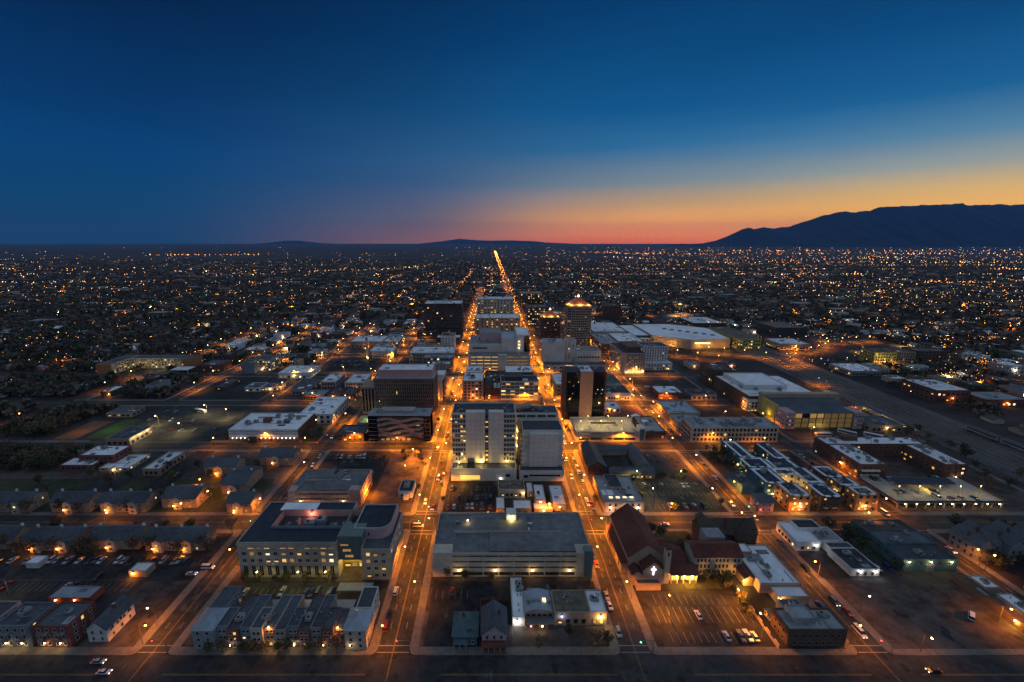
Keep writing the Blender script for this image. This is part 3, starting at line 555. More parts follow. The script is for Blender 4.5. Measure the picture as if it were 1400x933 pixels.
# large office with the dark roof and sunken roof court
def courthouse():
    e = empty('office_building', 'four-storey stone office with a broad black roof and sunken roof court', 'office')
    x0, x1, y0, y1, h = -114.6, -69.7, 172.2, 204, 18.4
    b = MB(); b.shell(rect(x0, x1, y0, y1), 0, h, 0.4, 0.4, 'stone')
    b.build('wall', e)
    cx0, cx1, cy0, cy1 = -104, -60, 183, 196         # the court
    r = MB(); z = h - 0.4
    for q in ((x0 + .4, x1 - .4, y0 + .4, cy0), (x0 + .4, cx0, cy0, cy1), (x0 + .4, x1 - .4, cy1, y1 - .4)): r.face([(q[0], q[2], z), (q[1], q[2], z), (q[1], q[3], z), (q[0], q[3], z)], 'navy_roof')
    r.build('roof', e)
    w = MB(); w.box(x0 + 8, x0 + 26, y1 - 7, y1 - 0.6, z, z + 0.25, 'white_roof'); w.build('roof_patch', e)
    c = MB(); c.face([(cx0, cy0, z - 2.6), (cx1, cy0, z - 2.6), (cx1, cy1, z - 2.6), (cx0, cy1, z - 2.6)], 'tar_roof')
    c.face([(cx0, cy1, z - 2.6), (cx1, cy1, z - 2.6), (cx1, cy1, z + 1.2), (cx0, cy1, z + 1.2)], 'pinkish'); c.face([(cx0, cy1, z - 2.6), (cx0, cy1, z + 1.2), (cx0, cy0, z + 1.2), (cx0, cy0, z - 2.6)], 'pinkish')
    c.box(cx0 - .2, cx1, cy0 - 0.4, cy0, z - 2.6, z + 1.2, 'bluegrey'); c.build('roof_court', e)
    for x, y, w_, d, hh, m in ((-98, 187, 2, 2, 2.4, 'unit_metal'), (-94, 189, 1.2, 3, 3, 'pink'), (-88, 188, 5, 3, 2.6, 'pink'), (-83, 190, 4, 4, 3.2, 'metal'), (-76, 187, 3, 2, 2, 'unit_metal'), (-70, 188, 4, 2, 2, 'glass_blue')):
        link('rooftop_unit', unit_data(w_, d, hh), e, (x, y, z - 2.6))
    wall_lamp(e, (-90, 195, z - 0.4), 900, 'bulb_red', (1, 0.3, 0.2))
    bx = (x0, x1, y0, y1)
    windows(e, bx, 'S', 12, 2, 8.2, 3.6, 2.0, 1.9, 0.4, 1.0, frame='pale_frame', mull=1)
    windows(e, bx, 'S', 12, 1, 15.2, 3.6, 2.6, 0.55, 0.8, 0.6, frame='pale_frame', mull=2)
    windows(e, bx, 'S', 12, 1, 1.2, 3.0, 2.0, 5.4, 0.06, 1.0, frame='pale_frame', mull=1)
    bd = MB()
    for zz in (6.9, 14.4, 17.2): bd.box(x0 - 0.1, x1 + 0.1, y0 - 0.25, y0, zz, zz + 0.4, 'stone')
    bd.build('cornice', e)
    # glass atrium
    a0, a1 = -69.7, -58.6
    a = MB(); a.box(a0, a1, y0 + 1.5, y0 + 11, 8.5, 20.5, 'glass_green'); a.build('atrium_glass', e)
    for k in range(5): m = MB(); m.box(a0, a1, y0 + 1.3, y0 + 1.5, 8.5 + k * 2.9, 8.8 + k * 2.9, 'frame'); m.build('mullion', e)
    for k in range(4): m = MB(); x = a0 + 1.2 + k * 2.9; m.box(x, x + 0.15, y0 + 1.25, y0 + 1.5, 8.8, 20.5, 'frame'); m.build('mullion', e)
    lo = MB(); lo.box(a0, a1, y0 + 6, y0 + 11, 0, 8.5, 'yellow_wall'); lo.build('lobby_wall', e)
    sf = MB(); sf.box(a0, a1, y0 + 1.4, y0 + 6, 8.2, 8.5, 'cream'); sf.build('lobby_soffit', e)
    for x in (-67, -64, -61): wall_lamp(e, (x, y0 + 5.5, 7.6), 450, color=(1, .66, .12))
    for k in range(3): link('window', window_data(2.6, 2.2, 'lit_dim' if k == 1 else 'lit_warm', 'frame', 1), e, (a0 + 2.2 + k * 3.3, y0 + 6, 1.0))
    for k, z_ in enumerate((9.6, 12.6, 15.6)): link('window', window_data(4.0, 1.6, 'lit_dim', 'frame', 2), e, (a0 + 5 - k, y0 + 1.3, z_))
    # east block
    bx = (-58.6, -45.4, 170.9, 199); b = MB(); inn = b.shell(rect(*bx), 0, 16, 0.8, 0.4, 'stone'); b.build('east_wall', e)
    r = MB(); r.face([(x, y, 15.2) for x, y in inn], 'slate_roof'); r.build('roof', e)
    windows(e, bx, 'S', 3, 4, 1.6, 3.6, 1.9, 1.9, 0.45, 1.5, frame='pale_frame', mull=1); windows(e, bx, 'E', 9, 4, 1.6, 3.6, 1.9, 1.9, 0.3, 1.0, frame='pale_frame', mull=1)
    # upper drum with a curved corner
    poly = [(-64, 179), (-53, 179)] + [(-53 + 6 * math.sin(math.radians(t)), 185 - 6 * math.cos(math.radians(t))) for t in range(15, 91, 15)] + [(-47, 198.5), (-64, 198.5)]
    u = MB(); inn = u.shell(poly, 15.2, 20.5, 0.6, 0.35, 'pink'); u.build('upper_wall', e); r = MB(); r.face([(x, y, 19.9) for x, y in inn], 'navy_roof'); r.build('roof', e)
    cp = MB(); cp.shell([(x, y) for x, y in poly], 20.5, 20.7, 0.2, 0.7, 'concrete'); cp.build('coping', e)
    for x in (-62, -59.5, -57): link('window', window_data(1.0, 2.0, 'glass', 'pale_frame'), e, (x, 179, 16.8))
courthouse()
# near block in the middle: two old houses, restaurant row, parking garage
def gabled_house(name, label, x0, x1, y0, y1, h, rise, wall, roof, axis='y', porch=None, chimney=True, win=2, lit=0.1, cat='house', group=None):
    e = empty(name, label, cat, group=group); b = MB(); b.prism(rect(x0, x1, y0, y1), 0, h, wall, top=False); b.build('wall', e)
    r = MB(); r.gable(x0, x1, y0, y1, h, rise, roof, axis, 0.5, wall); rf_ = r.build('roof', e)
    bx = (x0, x1, y0, y1); rows = max(1, int(h / 2.9))
    windows(e, bx, 'S', win, rows, 0.9, 2.9, 1.0, 1.5, lit, 0.4, frame='pale_frame'); windows(e, bx, 'E' if x0 < 0 else 'W', 3, rows, 0.9, 2.9, 1.0, 1.5, lit, 0.6, frame='pale_frame')
    if chimney:
        c = MB(); cx, cy_ = (x0 + x1) / 2 + 1.2, (y0 + y1) / 2 + 1; c.box(cx - .4, cx + .4, cy_ - .4, cy_ + .4, h, h + rise + 1, 'brick'); c.box(cx - .5, cx + .5, cy_ - .5, cy_ + .5, h + rise + 1, h + rise + 1.2, 'concrete'); c.build('chimney', rf_)
    if porch:
        p = MB(); p.face([(x0, y0 - porch, 2.7), (x1, y0 - porch, 2.7), (x1, y0, 3.5), (x0, y0, 3.5)], roof); p.box(x0, x1, y0 - porch, y0, 0.0, 0.5, 'concrete'); p.box(x0, x1, y0 - porch, y0 - porch + .2, 2.5, 2.7, wall); p.build('porch', e)
        for k in range(4): q = MB(); x = x0 + 0.2 + k * (x1 - x0 - 0.4) / 3; q.box(x - .1, x + .1, y0 - porch + .02, y0 - porch + .22, 0.5, 2.5, 'pale_frame'); q.build('porch_post', e)
        door(e, bx, 'S', (x0 + x1) / 2, 1.0, 2.1, 'wood', 0.5)
    return e
def teal_house():
    e = empty('old_house', 'small teal-roofed house with dormers standing in the dark corner lot', 'house')
    x0, x1, y0, y1 = -14.5, -5.5, 137.5, 148
    b = MB(); b.prism(rect(x0, x1, y0, y1), 0, 4.6, 'teal_wall', top=False); b.build('wall', e); r = MB(); r.hip(x0, x1, y0, y1, 4.6, 3.4, 'teal_roof', .7); r.build('roof', e)
    d = MB(); d.box(x0 + 5, x0 + 7.4, y0 + 0.8, y0 + 4, 4.6, 6.2, 'teal_wall'); d.gable(x0 + 5, x0 + 7.4, y0 + 0.8, y0 + 4, 6.2, 1.1, 'teal_roof', 'y', .3, 'teal_wall'); d.build('dormer', e)
    p = MB(); p.face([(x0, y0 - 2.2, 2.7), (x1 - 4, y0 - 2.2, 2.7), (x1 - 4, y0, 3.4), (x0, y0, 3.4)], 'teal_roof'); p.build('porch_roof', e)
    for k in range(3): q = MB(); x = x0 + .2 + k * 2.3; q.box(x - .1, x + .1, y0 - 2.1, y0 - 1.9, 0, 2.75, 'pale_frame'); q.build('porch_post', e)
    windows(e, (x0, x1, y0, y1), 'S', 3, 1, 1, 3, 1.1, 1.6, 0.1, .4, frame='pale_frame'); c = MB(); c.box(x0 + 3, x0 + 4, y0 + 6, y0 + 7, 6, 9, 'brick'); c.build('chimney', e); door(e, (x0, x1, y0, y1), 'S', -9.6, 1, 2.1)
teal_house()
def victorian():
    e = empty('old_house', 'tall pink-gabled old house with a pillared porch and scalloped gable trim', 'house')
    x0, x1, y0, y1, h = -3.6, 5.6, 136.6, 148.5, 6.4
    b = MB(); b.prism(rect(x0, x1, y0, y1), 0, h, 'pink', top=False); b.build('wall', e); r = MB(); r.gable(x0, x1, y0, y1, h, 3.4, 'slate_roof', 'y', .6, 'cream'); r.build('roof', e)
    p = MB(); p.hip(x0 - .2, x1 + .2, y0 - 2.6, y0 + .2, 3.0, 0.9, 'red_roof', .2); p.box(x0, x1, y0 - 2.6, y0, 0.12, .6, 'wood'); p.build('porch', e)
    for k in range(5): q = MB(); x = x0 + .2 + k * 2.2; q.cyl(x, y0 - 2.4, .6, 3.0, .13, .11, 'pale_frame', 6); q.build('porch_post', e)
    t = MB()
    for k in range(9): u = (k - 4) / 4; t.cyl((x0 + x1) / 2 + u * 4.4, y0 - .62, h + 3.2 - abs(u) * 3.3 - .5, h + 3.4 - abs(u) * 3.3, .3, .3, 'pale_frame', 6)
    t.build('gable_trim', e)
    windows(e, (x0, x1, y0, y1), 'S', 3, 1, 3.9, 3, 1.0, 1.8, 0.0, .6, frame='pale_frame'); windows(e, (x0, x1, y0, y1), 'S', 2, 1, .9, 3, 1.2, 1.6, .4, 1.8, frame='pale_frame'); door(e, (x0, x1, y0, y1), 'S', 1, 1, 2.2)
    c = MB(); c.box(2.6, 3.4, 143, 143.8, 8, 11, 'brick'); c.build('chimney', e)
    w = MB(); w.box(-4.6, -4.4, 137, 158, .1, 1.9, 'brick'); w.box(-4.4, 7.4, 157.8, 158, .1, 1.9, 'brick'); w.build('garden_wall', e)
victorian()
def restaurant():
    e = empty('restaurant_row', 'restaurant row with a curved metal vault, brown gravel roof and pale corner roof', 'restaurant')
    b = MB(); b.shell(rect(8.4, 13.2, 146, 167), 0, 4.6, .4, .25, 'white_wall'); b.build('side_wall', e); r = MB(); r.box(8.7, 12.9, 146.3, 166.7, 4.0, 4.2, 'white_roof'); r.build('side_roof', e); units(e, 8.6, 13, 148, 166, 4.2, 4)
    x0, x1, y0, y1 = 13.25, 25, 147.5, 158.5; n = 10
    pts = [(x0 + (x1 - x0) * k / n, 5.2 + 1.6 * math.sin(math.pi * k / n)) for k in range(n + 1)]
    v = MB()
    for k in range(n): (a, za), (c, zc) = pts[k], pts[k + 1]; v.face([(a, y0, za), (c, y0, zc), (c, y1, zc), (a, y1, za)], 'metal_roof')
    v.face([(x0, y0, 0.0), (x1, y0, 0.0)] + [(a, y0, z) for a, z in pts[::-1]], 'tan'); v.build('vault', e)
    for k in range(5): s = MB(); s.box(x0 + 1 + k * 2.2, x0 + 2.4 + k * 2.2, y0 + 4, y0 + 5.4, 6.2, 7.2, 'lit_white' if k == 3 else 'unit_metal'); s.build('skylight', e)
    p = MB(); p.box(x0, x1, y0 - 3.5, y0 - .02, 3.0, 3.2, 'frame'); p.build('patio_roof', e)
    for k in range(5): q = MB(); x = x0 + .3 + k * 2.75; q.box(x - .1, x + .1, y0 - 3.4, y0 - 3.2, 0, 3.0, 'frame'); q.build('patio_post', e)
    windows(e, (x0, x1, y0, y1), 'S', 5, 1, 3.4, 3, 1.7, 1.3, .3, .4); 
    for x in (15.5, 20): wall_lamp(e, (x, y0 - 3.7, 2.6), 160, 'bulb_pink' if x < 16 else 'bulb_warm')
    for bx, wall, roof, hh in (((25.05, 39.2, 146.5, 158), 'tan', 'gravel_roof', 6.4), ((39.25, 46, 146.5, 158), 'pinkish', 'white_roof', 6.6)):
        b = MB(); inn = b.shell(rect(*bx), 0, hh, .5, .3, wall); b.build('wall', e); r = MB(); r.face([(x, y, hh - .5) for x, y in inn], roof); r.build('roof', e)
        windows(e, bx, 'S', 4 if bx[0] < 30 else 2, 1, 1.0, 3, 1.7, 2.2, .35, .8); units(e, bx[0], bx[1], bx[2] + 4, bx[3], hh - .5, 2)
    wall_lamp(e, (28, 146.2, 4.8), 120, 'bulb_blue', (.6, .6, 1)); wall_lamp(e, (43.6, 146.2, 4.6), 900, color=(1, .6, .15)); wall_lamp(e, (10.2, 145.7, 2.8), 350, 'bulb_white', (1, .95, .8))
restaurant()
def parking_garage(name, label, box, h, wall, levels, lit=260, solid=(9, 7), bulbs=4, ramp=True, deck='deck', opening=1.25):
    e = empty(name, label, 'parking garage'); x0, x1, y0, y1 = box; dz = h / levels
    for k in range(levels):
        z = k * dz
        b = MB()
        if k: b.box(x0 + .05, x1 - .05, y0 + .05, y1 - .05, z - .3, z, deck)
        b.build('floor_deck', e) if k else None
        p = MB(); zt = z + dz - opening
        for q in ((x0, x1, y0, y0 + .3), (x0, x1, y1 - .3, y1), (x0, x0 + .3, y0 + .3, y1 - .3), (x1 - .3, x1, y0 + .3, y1 - .3)): p.box(q[0], q[1], q[2], q[3], z - (.35 if k else 0), zt - (1.0 if k == 0 else 0), wall)
        p.build('spandrel', e)
    t = MB()
    for q in ((x0, x1, y0, y0 + .3), (x0, x1, y1 - .3, y1), (x0, x0 + .3, y0 + .3, y1 - .3), (x1 - .3, x1, y0 + .3, y1 - .3)): t.box(q[0], q[1], q[2], q[3], h - .35, h + 1.0, wall)
    t.build('parapet', e)
    d = MB(); d.box(x0 + .3, x1 - .3, y0 + .3, y1 - .3, h - .3, h, deck); d = d.build('top_deck', e); roof_wear(d, x0 + 3, x1 - 3, y0 + 3, y1 - 3, h + .013)
    for k in range(int((x1 - x0) / 9)): MB().box(x0 + 4 + k * 9, x0 + 4.14 + k * 9, y0 + .5, y1 - .5, h, h + .012, 'patch').build('deck_joint', d)
    for (a, bb) in ((x0 - .06, x0 + solid[0]), (x1 - solid[1], x1 + .06)):
        s = MB(); s.box(a, bb, y0 - .08, y0 + 6, 0, h + 1.05, wall); s.build('corner_wall', e)
    nc = max(2, int((x1 - x0) / 9))
    for k in range(nc + 1):
        x = x0 + solid[0] + (x1 - x0 - sum(solid)) * k / nc; c = MB(); c.box(x - .25, x + .25, y0 + .32, y0 + .8, 0, h - .3, wall); c.build('column', e)
    ns = max(2, int((y1 - y0) / 8))
    for k in range(ns):
        y = y0 + 7 + (y1 - y0 - 8) * k / max(1, ns - 1)
        for x in (x0 + .55, x1 - .55): c = MB(); c.box(x - .2, x + .2, y - .25, y + .25, 0, h - .3, wall); c.build('column', e)
    if ramp:
        m = MB(); ym = (y0 + y1) / 2; xa, xb = x0 + (x1 - x0) * .36, x1 - 3; w = (x1 - x0)
        m.mesh([(xa, y0 + 1.5, h + .9), (xb, y0 + 1.5, h + .9), (xb, ym - .4, h + .9), (xa, ym - .4, h + .9), (xa, y0 + 1.5, h), (xb, y0 + 1.5, h), (xb, ym - .4, h), (xa, ym - .4, h)], [(0, 1, 2, 3), (4, 5, 1, 0), (5, 6, 2, 1), (6, 7, 3, 2), (7, 4, 0, 3)], deck); m.build('ramp', e)
        m2 = MB(); a, bb = x0 + w * .12, x0 + w * .62
        m2.mesh([(a, ym + .6, h + .02), (bb, ym + .6, h + 1.2), (bb, y1 - 1, h + 1.2), (a, y1 - 1, h + .02), (bb, ym + .6, h), (bb, y1 - 1, h)], [(0, 1, 2, 3), (1, 4, 5, 2), (0, 4, 1)], deck); m2.build('ramp', e)
        w2 = MB(); w2.box(a, xb - 9, ym - .15, ym + .15, h, h + 1.1, wall); w2.build('ramp_wall', e)
    for k in range(bulbs):
        x = x0 + solid[0] + 3 + (x1 - x0 - sum(solid) - 6) * k / max(1, bulbs - 1); wall_lamp(e, (x, y0 - .35, dz * 1.35), lit)
    for k in range(levels):
        for j in range(3 if lit else 0):
            x = x0 + (x1 - x0) * (j + .5) / 3; point_light(e, (x, (y0 + 6), k * dz + dz * .72 - .3), lit * .5, (1, .66, .22), .3)
    return e
gar = parking_garage('parking_garage', 'wide four-level concrete parking garage with an empty rooftop deck in the near block', (-26.9, 45.5, 172.7, 203.5), 11.6, 'cream', 4, 260)
sh = MB(); sh.box(7.5, 12.5, 197, 203, 11.6, 15.5, 'white_wall'); sh.build('stair_house', gar); wall_lamp(gar, (10, 196.8, 14.4), 700, color=(1, .75, .2)); wall_lamp(gar, (-12, 195.6, 13.4), 90, 'bulb_warm')
st = MB(); st.box(42.2, 46.0, 172.0, 176, 0.05, 14.0, 'glass_green'); st.build('stair_tower', gar)
for k in range(12): stl = MB(); xx = -24 + k * 5.6; stl.box(xx, xx + .12, 188.9, 202.9, 11.6, 11.607, 'paint_white'); stl.box(xx, xx + .12, 174, 178.5, 11.6, 11.607, 'paint_white') if k < 4 else None; stl.build('stall_line', gar)
# church, arcade, school and hall
def church():
    e = empty('church', 'tan church with steep dark red roofs and a glowing white cross on its front gable', 'church')
    x0, x1, y0, y1 = 62.5, 79, 173, 204
    b = MB(); b.prism(rect(x0, x1, y0, y1), 0, 10.5, 'tan', top=False); b.build('nave_wall', e); r = MB(); r.gable(x0, x1, y0, y1, 10.5, 6.6, 'red_roof', 'y', .5, 'tan'); r.build('nave_roof', e)
    t = MB(); t.box(x0 - 2.6, x0 + .2, y0 + 2, y1 - 2, 0, 5.5, 'tan'); t.build('aisle_wall', e); t = MB(); t.face([(x0 - 3, y0 + 1.6, 5.4), (x0 + .1, y0 + 1.6, 7.2), (x0 + .1, y1 - 1.6, 7.2), (x0 - 3, y1 - 1.6, 5.4)], 'red_roof'); t.face([(x0 - 3, y0 + 1.6, 5.4), (x0 + .1, y0 + 1.6, 5.4), (x0 + .1, y0 + 1.6, 7.2)], 'red_roof'); t.build('aisle_roof', e)
    windows(e, (x0 - 2.6, x1, y0, y1), 'W', 7, 1, 1.6, 3, .9, 2.6, .1, 4)
    gx0, gx1, gy0 = 67.5, 76.5, 167.8
    b = MB(); b.prism(rect(gx0, gx1, gy0, y0), 0, 8.0, 'tan', top=False); b.build('porch_wall', e); r = MB(); r.gable(gx0, gx1, gy0, y0 + 2, 8.0, 3.8, 'red_roof', 'y', .4, 'tan'); r.build('porch_roof', e)
    c = MB(); c.box(71.75, 72.25, gy0 - .35, gy0 - .05, 5.4, 9.6, 'cross_glow'); c.box(70.9, 73.1, gy0 - .34, gy0 - .06, 7.9, 8.4, 'cross_glow'); c.build('glowing_cross', e); point_light(e, (72, gy0 - 1.2, 7.8), 25, (.9, .85, 1), .3)
    for (a, bb, c_, d_, hh) in ((62.5, 67.4, 167.5, 172.9, 5.6), (79.1, 85, 184, 192, 6)):
        w = MB(); w.prism(rect(a, bb, c_, d_), 0, hh, 'tan', top=False); w.build('side_wall', e); r = MB(); r.gable(a, bb, c_, d_, hh, 1.8, 'red_roof', 'y' if a < 70 else 'x', .3, 'tan'); r.build('side_roof', e)
    w = MB(); w.shell(rect(64, 74.5, 164.5, 167.7), 0, 3.8, .6, .25, 'tan'); w.box(64.3, 74.2, 164.8, 167.4, 3.0, 3.2, 'tar_roof'); w.build('vestry', e)
    tw = MB(); tw.box(77.2, 79.6, 168.5, 171, 0, 17.5, 'cream'); tw.box(77.0, 79.8, 168.3, 171.2, 17.5, 18, 'red_roof'); tw.build('bell_tower', e); link('window', window_data(.9, 2.4, 'glass_black', 'pale_frame'), e, (78.4, 168.5, 14))
church()
def arcade():
    e = empty('church_entrance_hall', 'low red-roofed entrance hall brightly lit in orange next to the church', 'hall')
    x0, x1, y0, y1 = 80.2, 92.5, 168.2, 175
    b = MB(); b.prism(rect(x0, x1, y0 + 2.2, y1), 0, 5.2, 'cream', top=False); b.build('wall', e); r = MB(); r.gable(x0, x1, y0, y1 + .5, 5.0, 2.0, 'red_roof', 'x', .4, 'cream'); r.build('roof', e)
    for k in range(5): p = MB(); x = x0 + .5 + k * (x1 - x0 - 1) / 4; p.box(x - .25, x + .25, y0 + .3, y0 + .8, 0, 5.0, 'cream'); p.build('pier', e)
    windows(e, (x0, x1, y0 + 2.2, y1), 'S', 5, 1, .3, 3, 1.5, 3.0, .8, .5)
    for x in (83, 86.5, 90): wall_lamp(e, (x, y0 + .4, 4.0), 2600, color=(1, .40, .04))
    b = MB(); b.prism(rect(80.2, 90, 175.6, 187), 0, 6.2, 'tan', top=False); b.build('rear_wall', e); r = MB(); r.gable(80.2, 90, 175.6, 187, 6.2, 1.6, 'red_roof', 'x', .3, 'tan'); r.build('rear_roof', e)
arcade()
def school():
    e = empty('school_building', 'three-storey cream schoolhouse with a long dark red roof behind the church parking lot', 'school')
    bx = (93, 115, 174, 185); b = MB(); b.prism(rect(*bx), 0, 9.6, 'cream', top=False); b.build('wall', e); r = MB(); r.gable(*bx, 9.6, 2.6, 'red_roof', 'x', .5, 'cream'); r.build('roof', e)
    windows(e, bx, 'S', 12, 3, 1.0, 3.0, .9, 1.5, .04, .8, skip=lambda c, r: c in (4, 9))
    w = MB(); w.prism(rect(104, 113, 185.6, 193), 0, 11, 'grey_wall'); w.build('rear_block', e)
    p = MB(); p.box(112.5, 116.5, 167, 173.8, 0, 4.2, 'tan'); p.build('wing_wall', e); p = MB(); p.gable(112.5, 116.5, 167, 173.8, 4.2, 1.4, 'red_roof', 'y', .4, 'tan'); p.build('wing_roof', e); wall_lamp(e, (112, 166.6, 3.4), 2500, color=(1, .45, .05))
school()
e = flat_building('parish_hall', 'low white-roofed hall stepping back beside the schoolhouse', (117, 134.5, 163, 188), 5.2, 'pinkish', 'white_roof', 'hall', .5, nunits=4)
b = MB(); b.shell(rect(121, 134.4, 157, 162.9), 0, 4.0, .4, .25, 'tan'); b.box(121.3, 134.1, 157.3, 162.6, 3.4, 3.6, 'white_roof'); b.build('annex', e)
b = MB(); b.shell(rect(117.2, 124, 181.5, 187.7), 4.7, 6.3, .4, .25, 'pinkish'); b.box(117.5, 123.7, 181.8, 187.4, 5.8, 5.9, 'white_roof'); b.build('roof_box', e); wall_lamp(e, (122, 156.6, 3.2), 700, color=(1, .5, .1))
def dark_hall():
    e = empty('old_school_hall', 'big dark brown gabled hall in shadow at the corner behind the white-roofed hall', 'hall')
    bx = (106, 134, 194.5, 205); b = MB(); b.prism(rect(*bx), 0, 6.5, 'brown_wall', top=False); b.build('wall', e); r = MB(); r.gable(*bx, 6.5, 5.0, 'brown_roof', 'x', .6, 'brown_wall'); r.build('roof', e)
    w = MB(); w.box(122, 131, 190.2, 196, 0, 6.2, 'brown_wall'); w.build('cross_wing_wall', e); r = MB(); r.gable(122, 131, 190.2, 199.6, 6.2, 4.0, 'brown_roof', 'y', .5, 'brown_wall'); r.build('cross_wing_roof', e)
    t = MB(); t.box(107, 111, 201, 204.8, 6, 10.5, 'brown_wall'); t.hip(107, 111, 201, 204.8, 10.5, 3, 'brown_roof', .3); t.build('turret', e); c = MB(); c.box(118, 119, 196, 197, 8, 14, 'brick'); c.build('chimney', e)
    windows(e, bx, 'S', 7, 2, 1, 2.8, 1, 1.6, .03, .8)
dark_hall()
e = flat_building('brick_building', 'dark brick building with a stepped flat roof at the near corner past the church lot', (112, 134, 137, 147), 8.0, 'brown_wall', 'grey_roof', 'building', .7, nunits=5)
windows(e, (112, 134, 137, 147), 'S', 7, 2, 1, 3.2, 1.2, 1.6, .05); windows(e, (112, 134, 137, 147), 'W', 3, 2, 1, 3.2, 1.2, 1.6, .05); b = MB(); b.shell(rect(116, 124, 140, 146.6), 7.3, 10, .5, .25, 'grey_wall'); b.box(116.3, 123.7, 140.3, 146.3, 9.3, 9.5, 'grey_roof'); b.build('roof_box', e)
flat_building('shed', 'small dark flat-roofed shed behind the fenced yard', (119.5, 128, 149.5, 155.5), 4.2, 'grey_wall', 'slate_roof', 'shed', .3, nunits=1)
gabled_house('shed', 'tiny pale shed standing in the fenced yard', 112.5, 116.5, 148.5, 152, 2.4, 1.0, 'white_wall', 'slate_roof', 'x', chimney=False, win=1, cat='shed')
def panel_fence(x, y0, y1, label):
    e = empty('fence', label, 'fence'); y = y0; k = 0
    while y < y1:
        b = MB(); b.box(x - .12, x + .12, y, y + 2.6, .12, 1.2 if k % 2 else 2.2, 'pinkish'); b.build('panel', e); y += 2.65; k += 1
panel_fence(108.3, 136, 163, 'stepped pinkish panel fence between the church lot and the brick yard')
# block past the third avenue
def white_store():
    e = empty('white_stucco_store', 'white stucco streamlined store with stepped roofs at the lamplit crossing', 'store')
    for bx, hh, roof in (((151.5, 163, 190, 206), 5.4, 'white_roof'), ((163.05, 176, 192, 203), 4.4, 'grey_roof'), ((158, 170, 199, 206.4), 6.6, 'tar_roof'), ((166, 178, 187.5, 191.9), 3.8, 'slate_roof')):
        b = MB(); inn = b.shell(rect(*bx), 0, hh, .6, .3, 'white_wall'); b.build('wall', e); r = MB(); r.face([(x, y, hh - .6) for x, y in inn], roof); r.build('roof', e)
    windows(e, (151.5, 163, 190, 206), 'S', 3, 1, 1, 3, 1.6, 1.6, .2); windows(e, (151.5, 163, 190, 206), 'W', 5, 1, 1, 3, 1.6, 1.6, .2); windows(e, (166, 178, 187.5, 192), 'S', 4, 1, .9, 3, 1.2, 1.4, .2)
    units(e, 164, 175, 193, 202, 3.8, 4); wall_lamp(e, (161, 189.6, 3.6), 120, 'bulb_white', (1, .9, .7)); wall_lamp(e, (172, 187, 3.0), 900, color=(1, .4, .05))
white_store()
e = flat_building('long_shop', 'long low dark-roofed shop with a pale lit front wall beside the alley', (165, 178, 173, 187.3), 3.9, 'white_wall', 'tar_roof', 'shop', .4, nunits=2); wall_lamp(e, (169, 172.6, 3.0), 140, 'bulb_white', (1, .9, .7)); wall_lamp(e, (176, 172.6, 3.0), 140, 'bulb_white', (1, .9, .7)); windows(e, (165, 178, 173, 187), 'S', 3, 1, .8, 3, 1.3, 1.5, .2)
def teal_ware():
    e = empty('teal_warehouse', 'long teal-walled warehouse with a dark three-part roof and bright wall lamps', 'warehouse')
    x0, x1 = 191, 216.5
    for k, (ya, yb, hh, rf) in enumerate(((176, 187, 6.6, 'tar_roof'), (187.05, 197, 6.9, 'slate_roof'), (197.05, 206.4, 6.4, 'brown_roof'))):
        b = MB(); inn = b.shell(rect(x0, x1, ya, yb), 0, hh, .5, .3, 'teal_wall'); b.build('wall', e); r = MB(); r.face([(x, y, hh - .5) for x, y in inn], rf); r.build('roof', e); units(e, x0, x1, ya, yb, hh - .5, 3)
    windows(e, (x0, x1, 176, 206), 'W', 6, 1, 3.4, 3, 2, 1.2, .05, 2); door(e, (x0, x1, 176, 206), 'S', 204, 3.4, 3.6, 'metal'); windows(e, (x0, x1, 176, 206), 'S', 5, 1, 3.9, 3, 1.6, 1, .1)
    for x in (193.5, 203.5, 213): wall_lamp(e, (x, 175.6, 5.6), 220, 'bulb_warm', (1, .85, .4))
teal_ware()
e = flat_building('long_shed', 'long narrow dark shed running beside the vacant dirt lot', (208.8, 213, 138, 171), 3.6, 'brown_wall', 'brown_roof', 'shed', .2); wall_lamp(e, (208.4, 146, 3.0), 900, color=(1, .55, .08)); door(e, (208.8, 213, 138, 171), 'S', 211, 1.6, 2.3)
e = flat_building('corner_shop', 'low shop with a bluish white roof behind the long dark shed', (214, 220.5, 148, 158), 4.6, 'grey_wall', 'white_roof', 'shop', .4, nunits=3); wall_lamp(e, (217, 147.6, 3.5), 120)
flat_building('corner_shop', 'small white-roofed shop with a round roof vent by the far edge of the teal warehouse', (214, 220.8, 162, 169), 4.0, 'tan', 'white_roof', 'shop', .4, nunits=2)
def dark_terrace():
    e = empty('dark_terrace', 'dark many-gabled terrace behind trees at the right edge', 'houses')
    for k in range(6):
        x = 233 + k * 7.6; y = 183 + (k % 2) * 3
        b = MB(); b.prism(rect(x, x + 7.5, y, y + 13), 0, 8.0, 'grey_wall', top=False); b.build('wall', e); r = MB(); r.gable(x, x + 7.5, y, y + 13, 8.0, 3.2, 'slate_roof', 'y', .4, 'grey_wall'); r.build('roof', e)
        windows(e, (x, x + 7.5, y, y + 13), 'S', 2, 2, 1, 3, 1.1, 1.6, .06, .5); c = MB(); c.box(x + 1, x + 1.8, y + 6, y + 6.8, 9, 12, 'brick'); c.build('chimney', e)
    windows(e, (233, 240, 183, 196), 'W', 4, 2, 1, 3, 1.1, 1.6, .06, .5)
dark_terrace()
for i, (bx, hh, lab) in enumerate((((236, 262, 150, 166), 5, 'plain flat-roofed block in the dark lower right corner'),)): flat_building('low_block', lab, bx, hh, 'grey_wall', 'slate_roof', nunits=3)
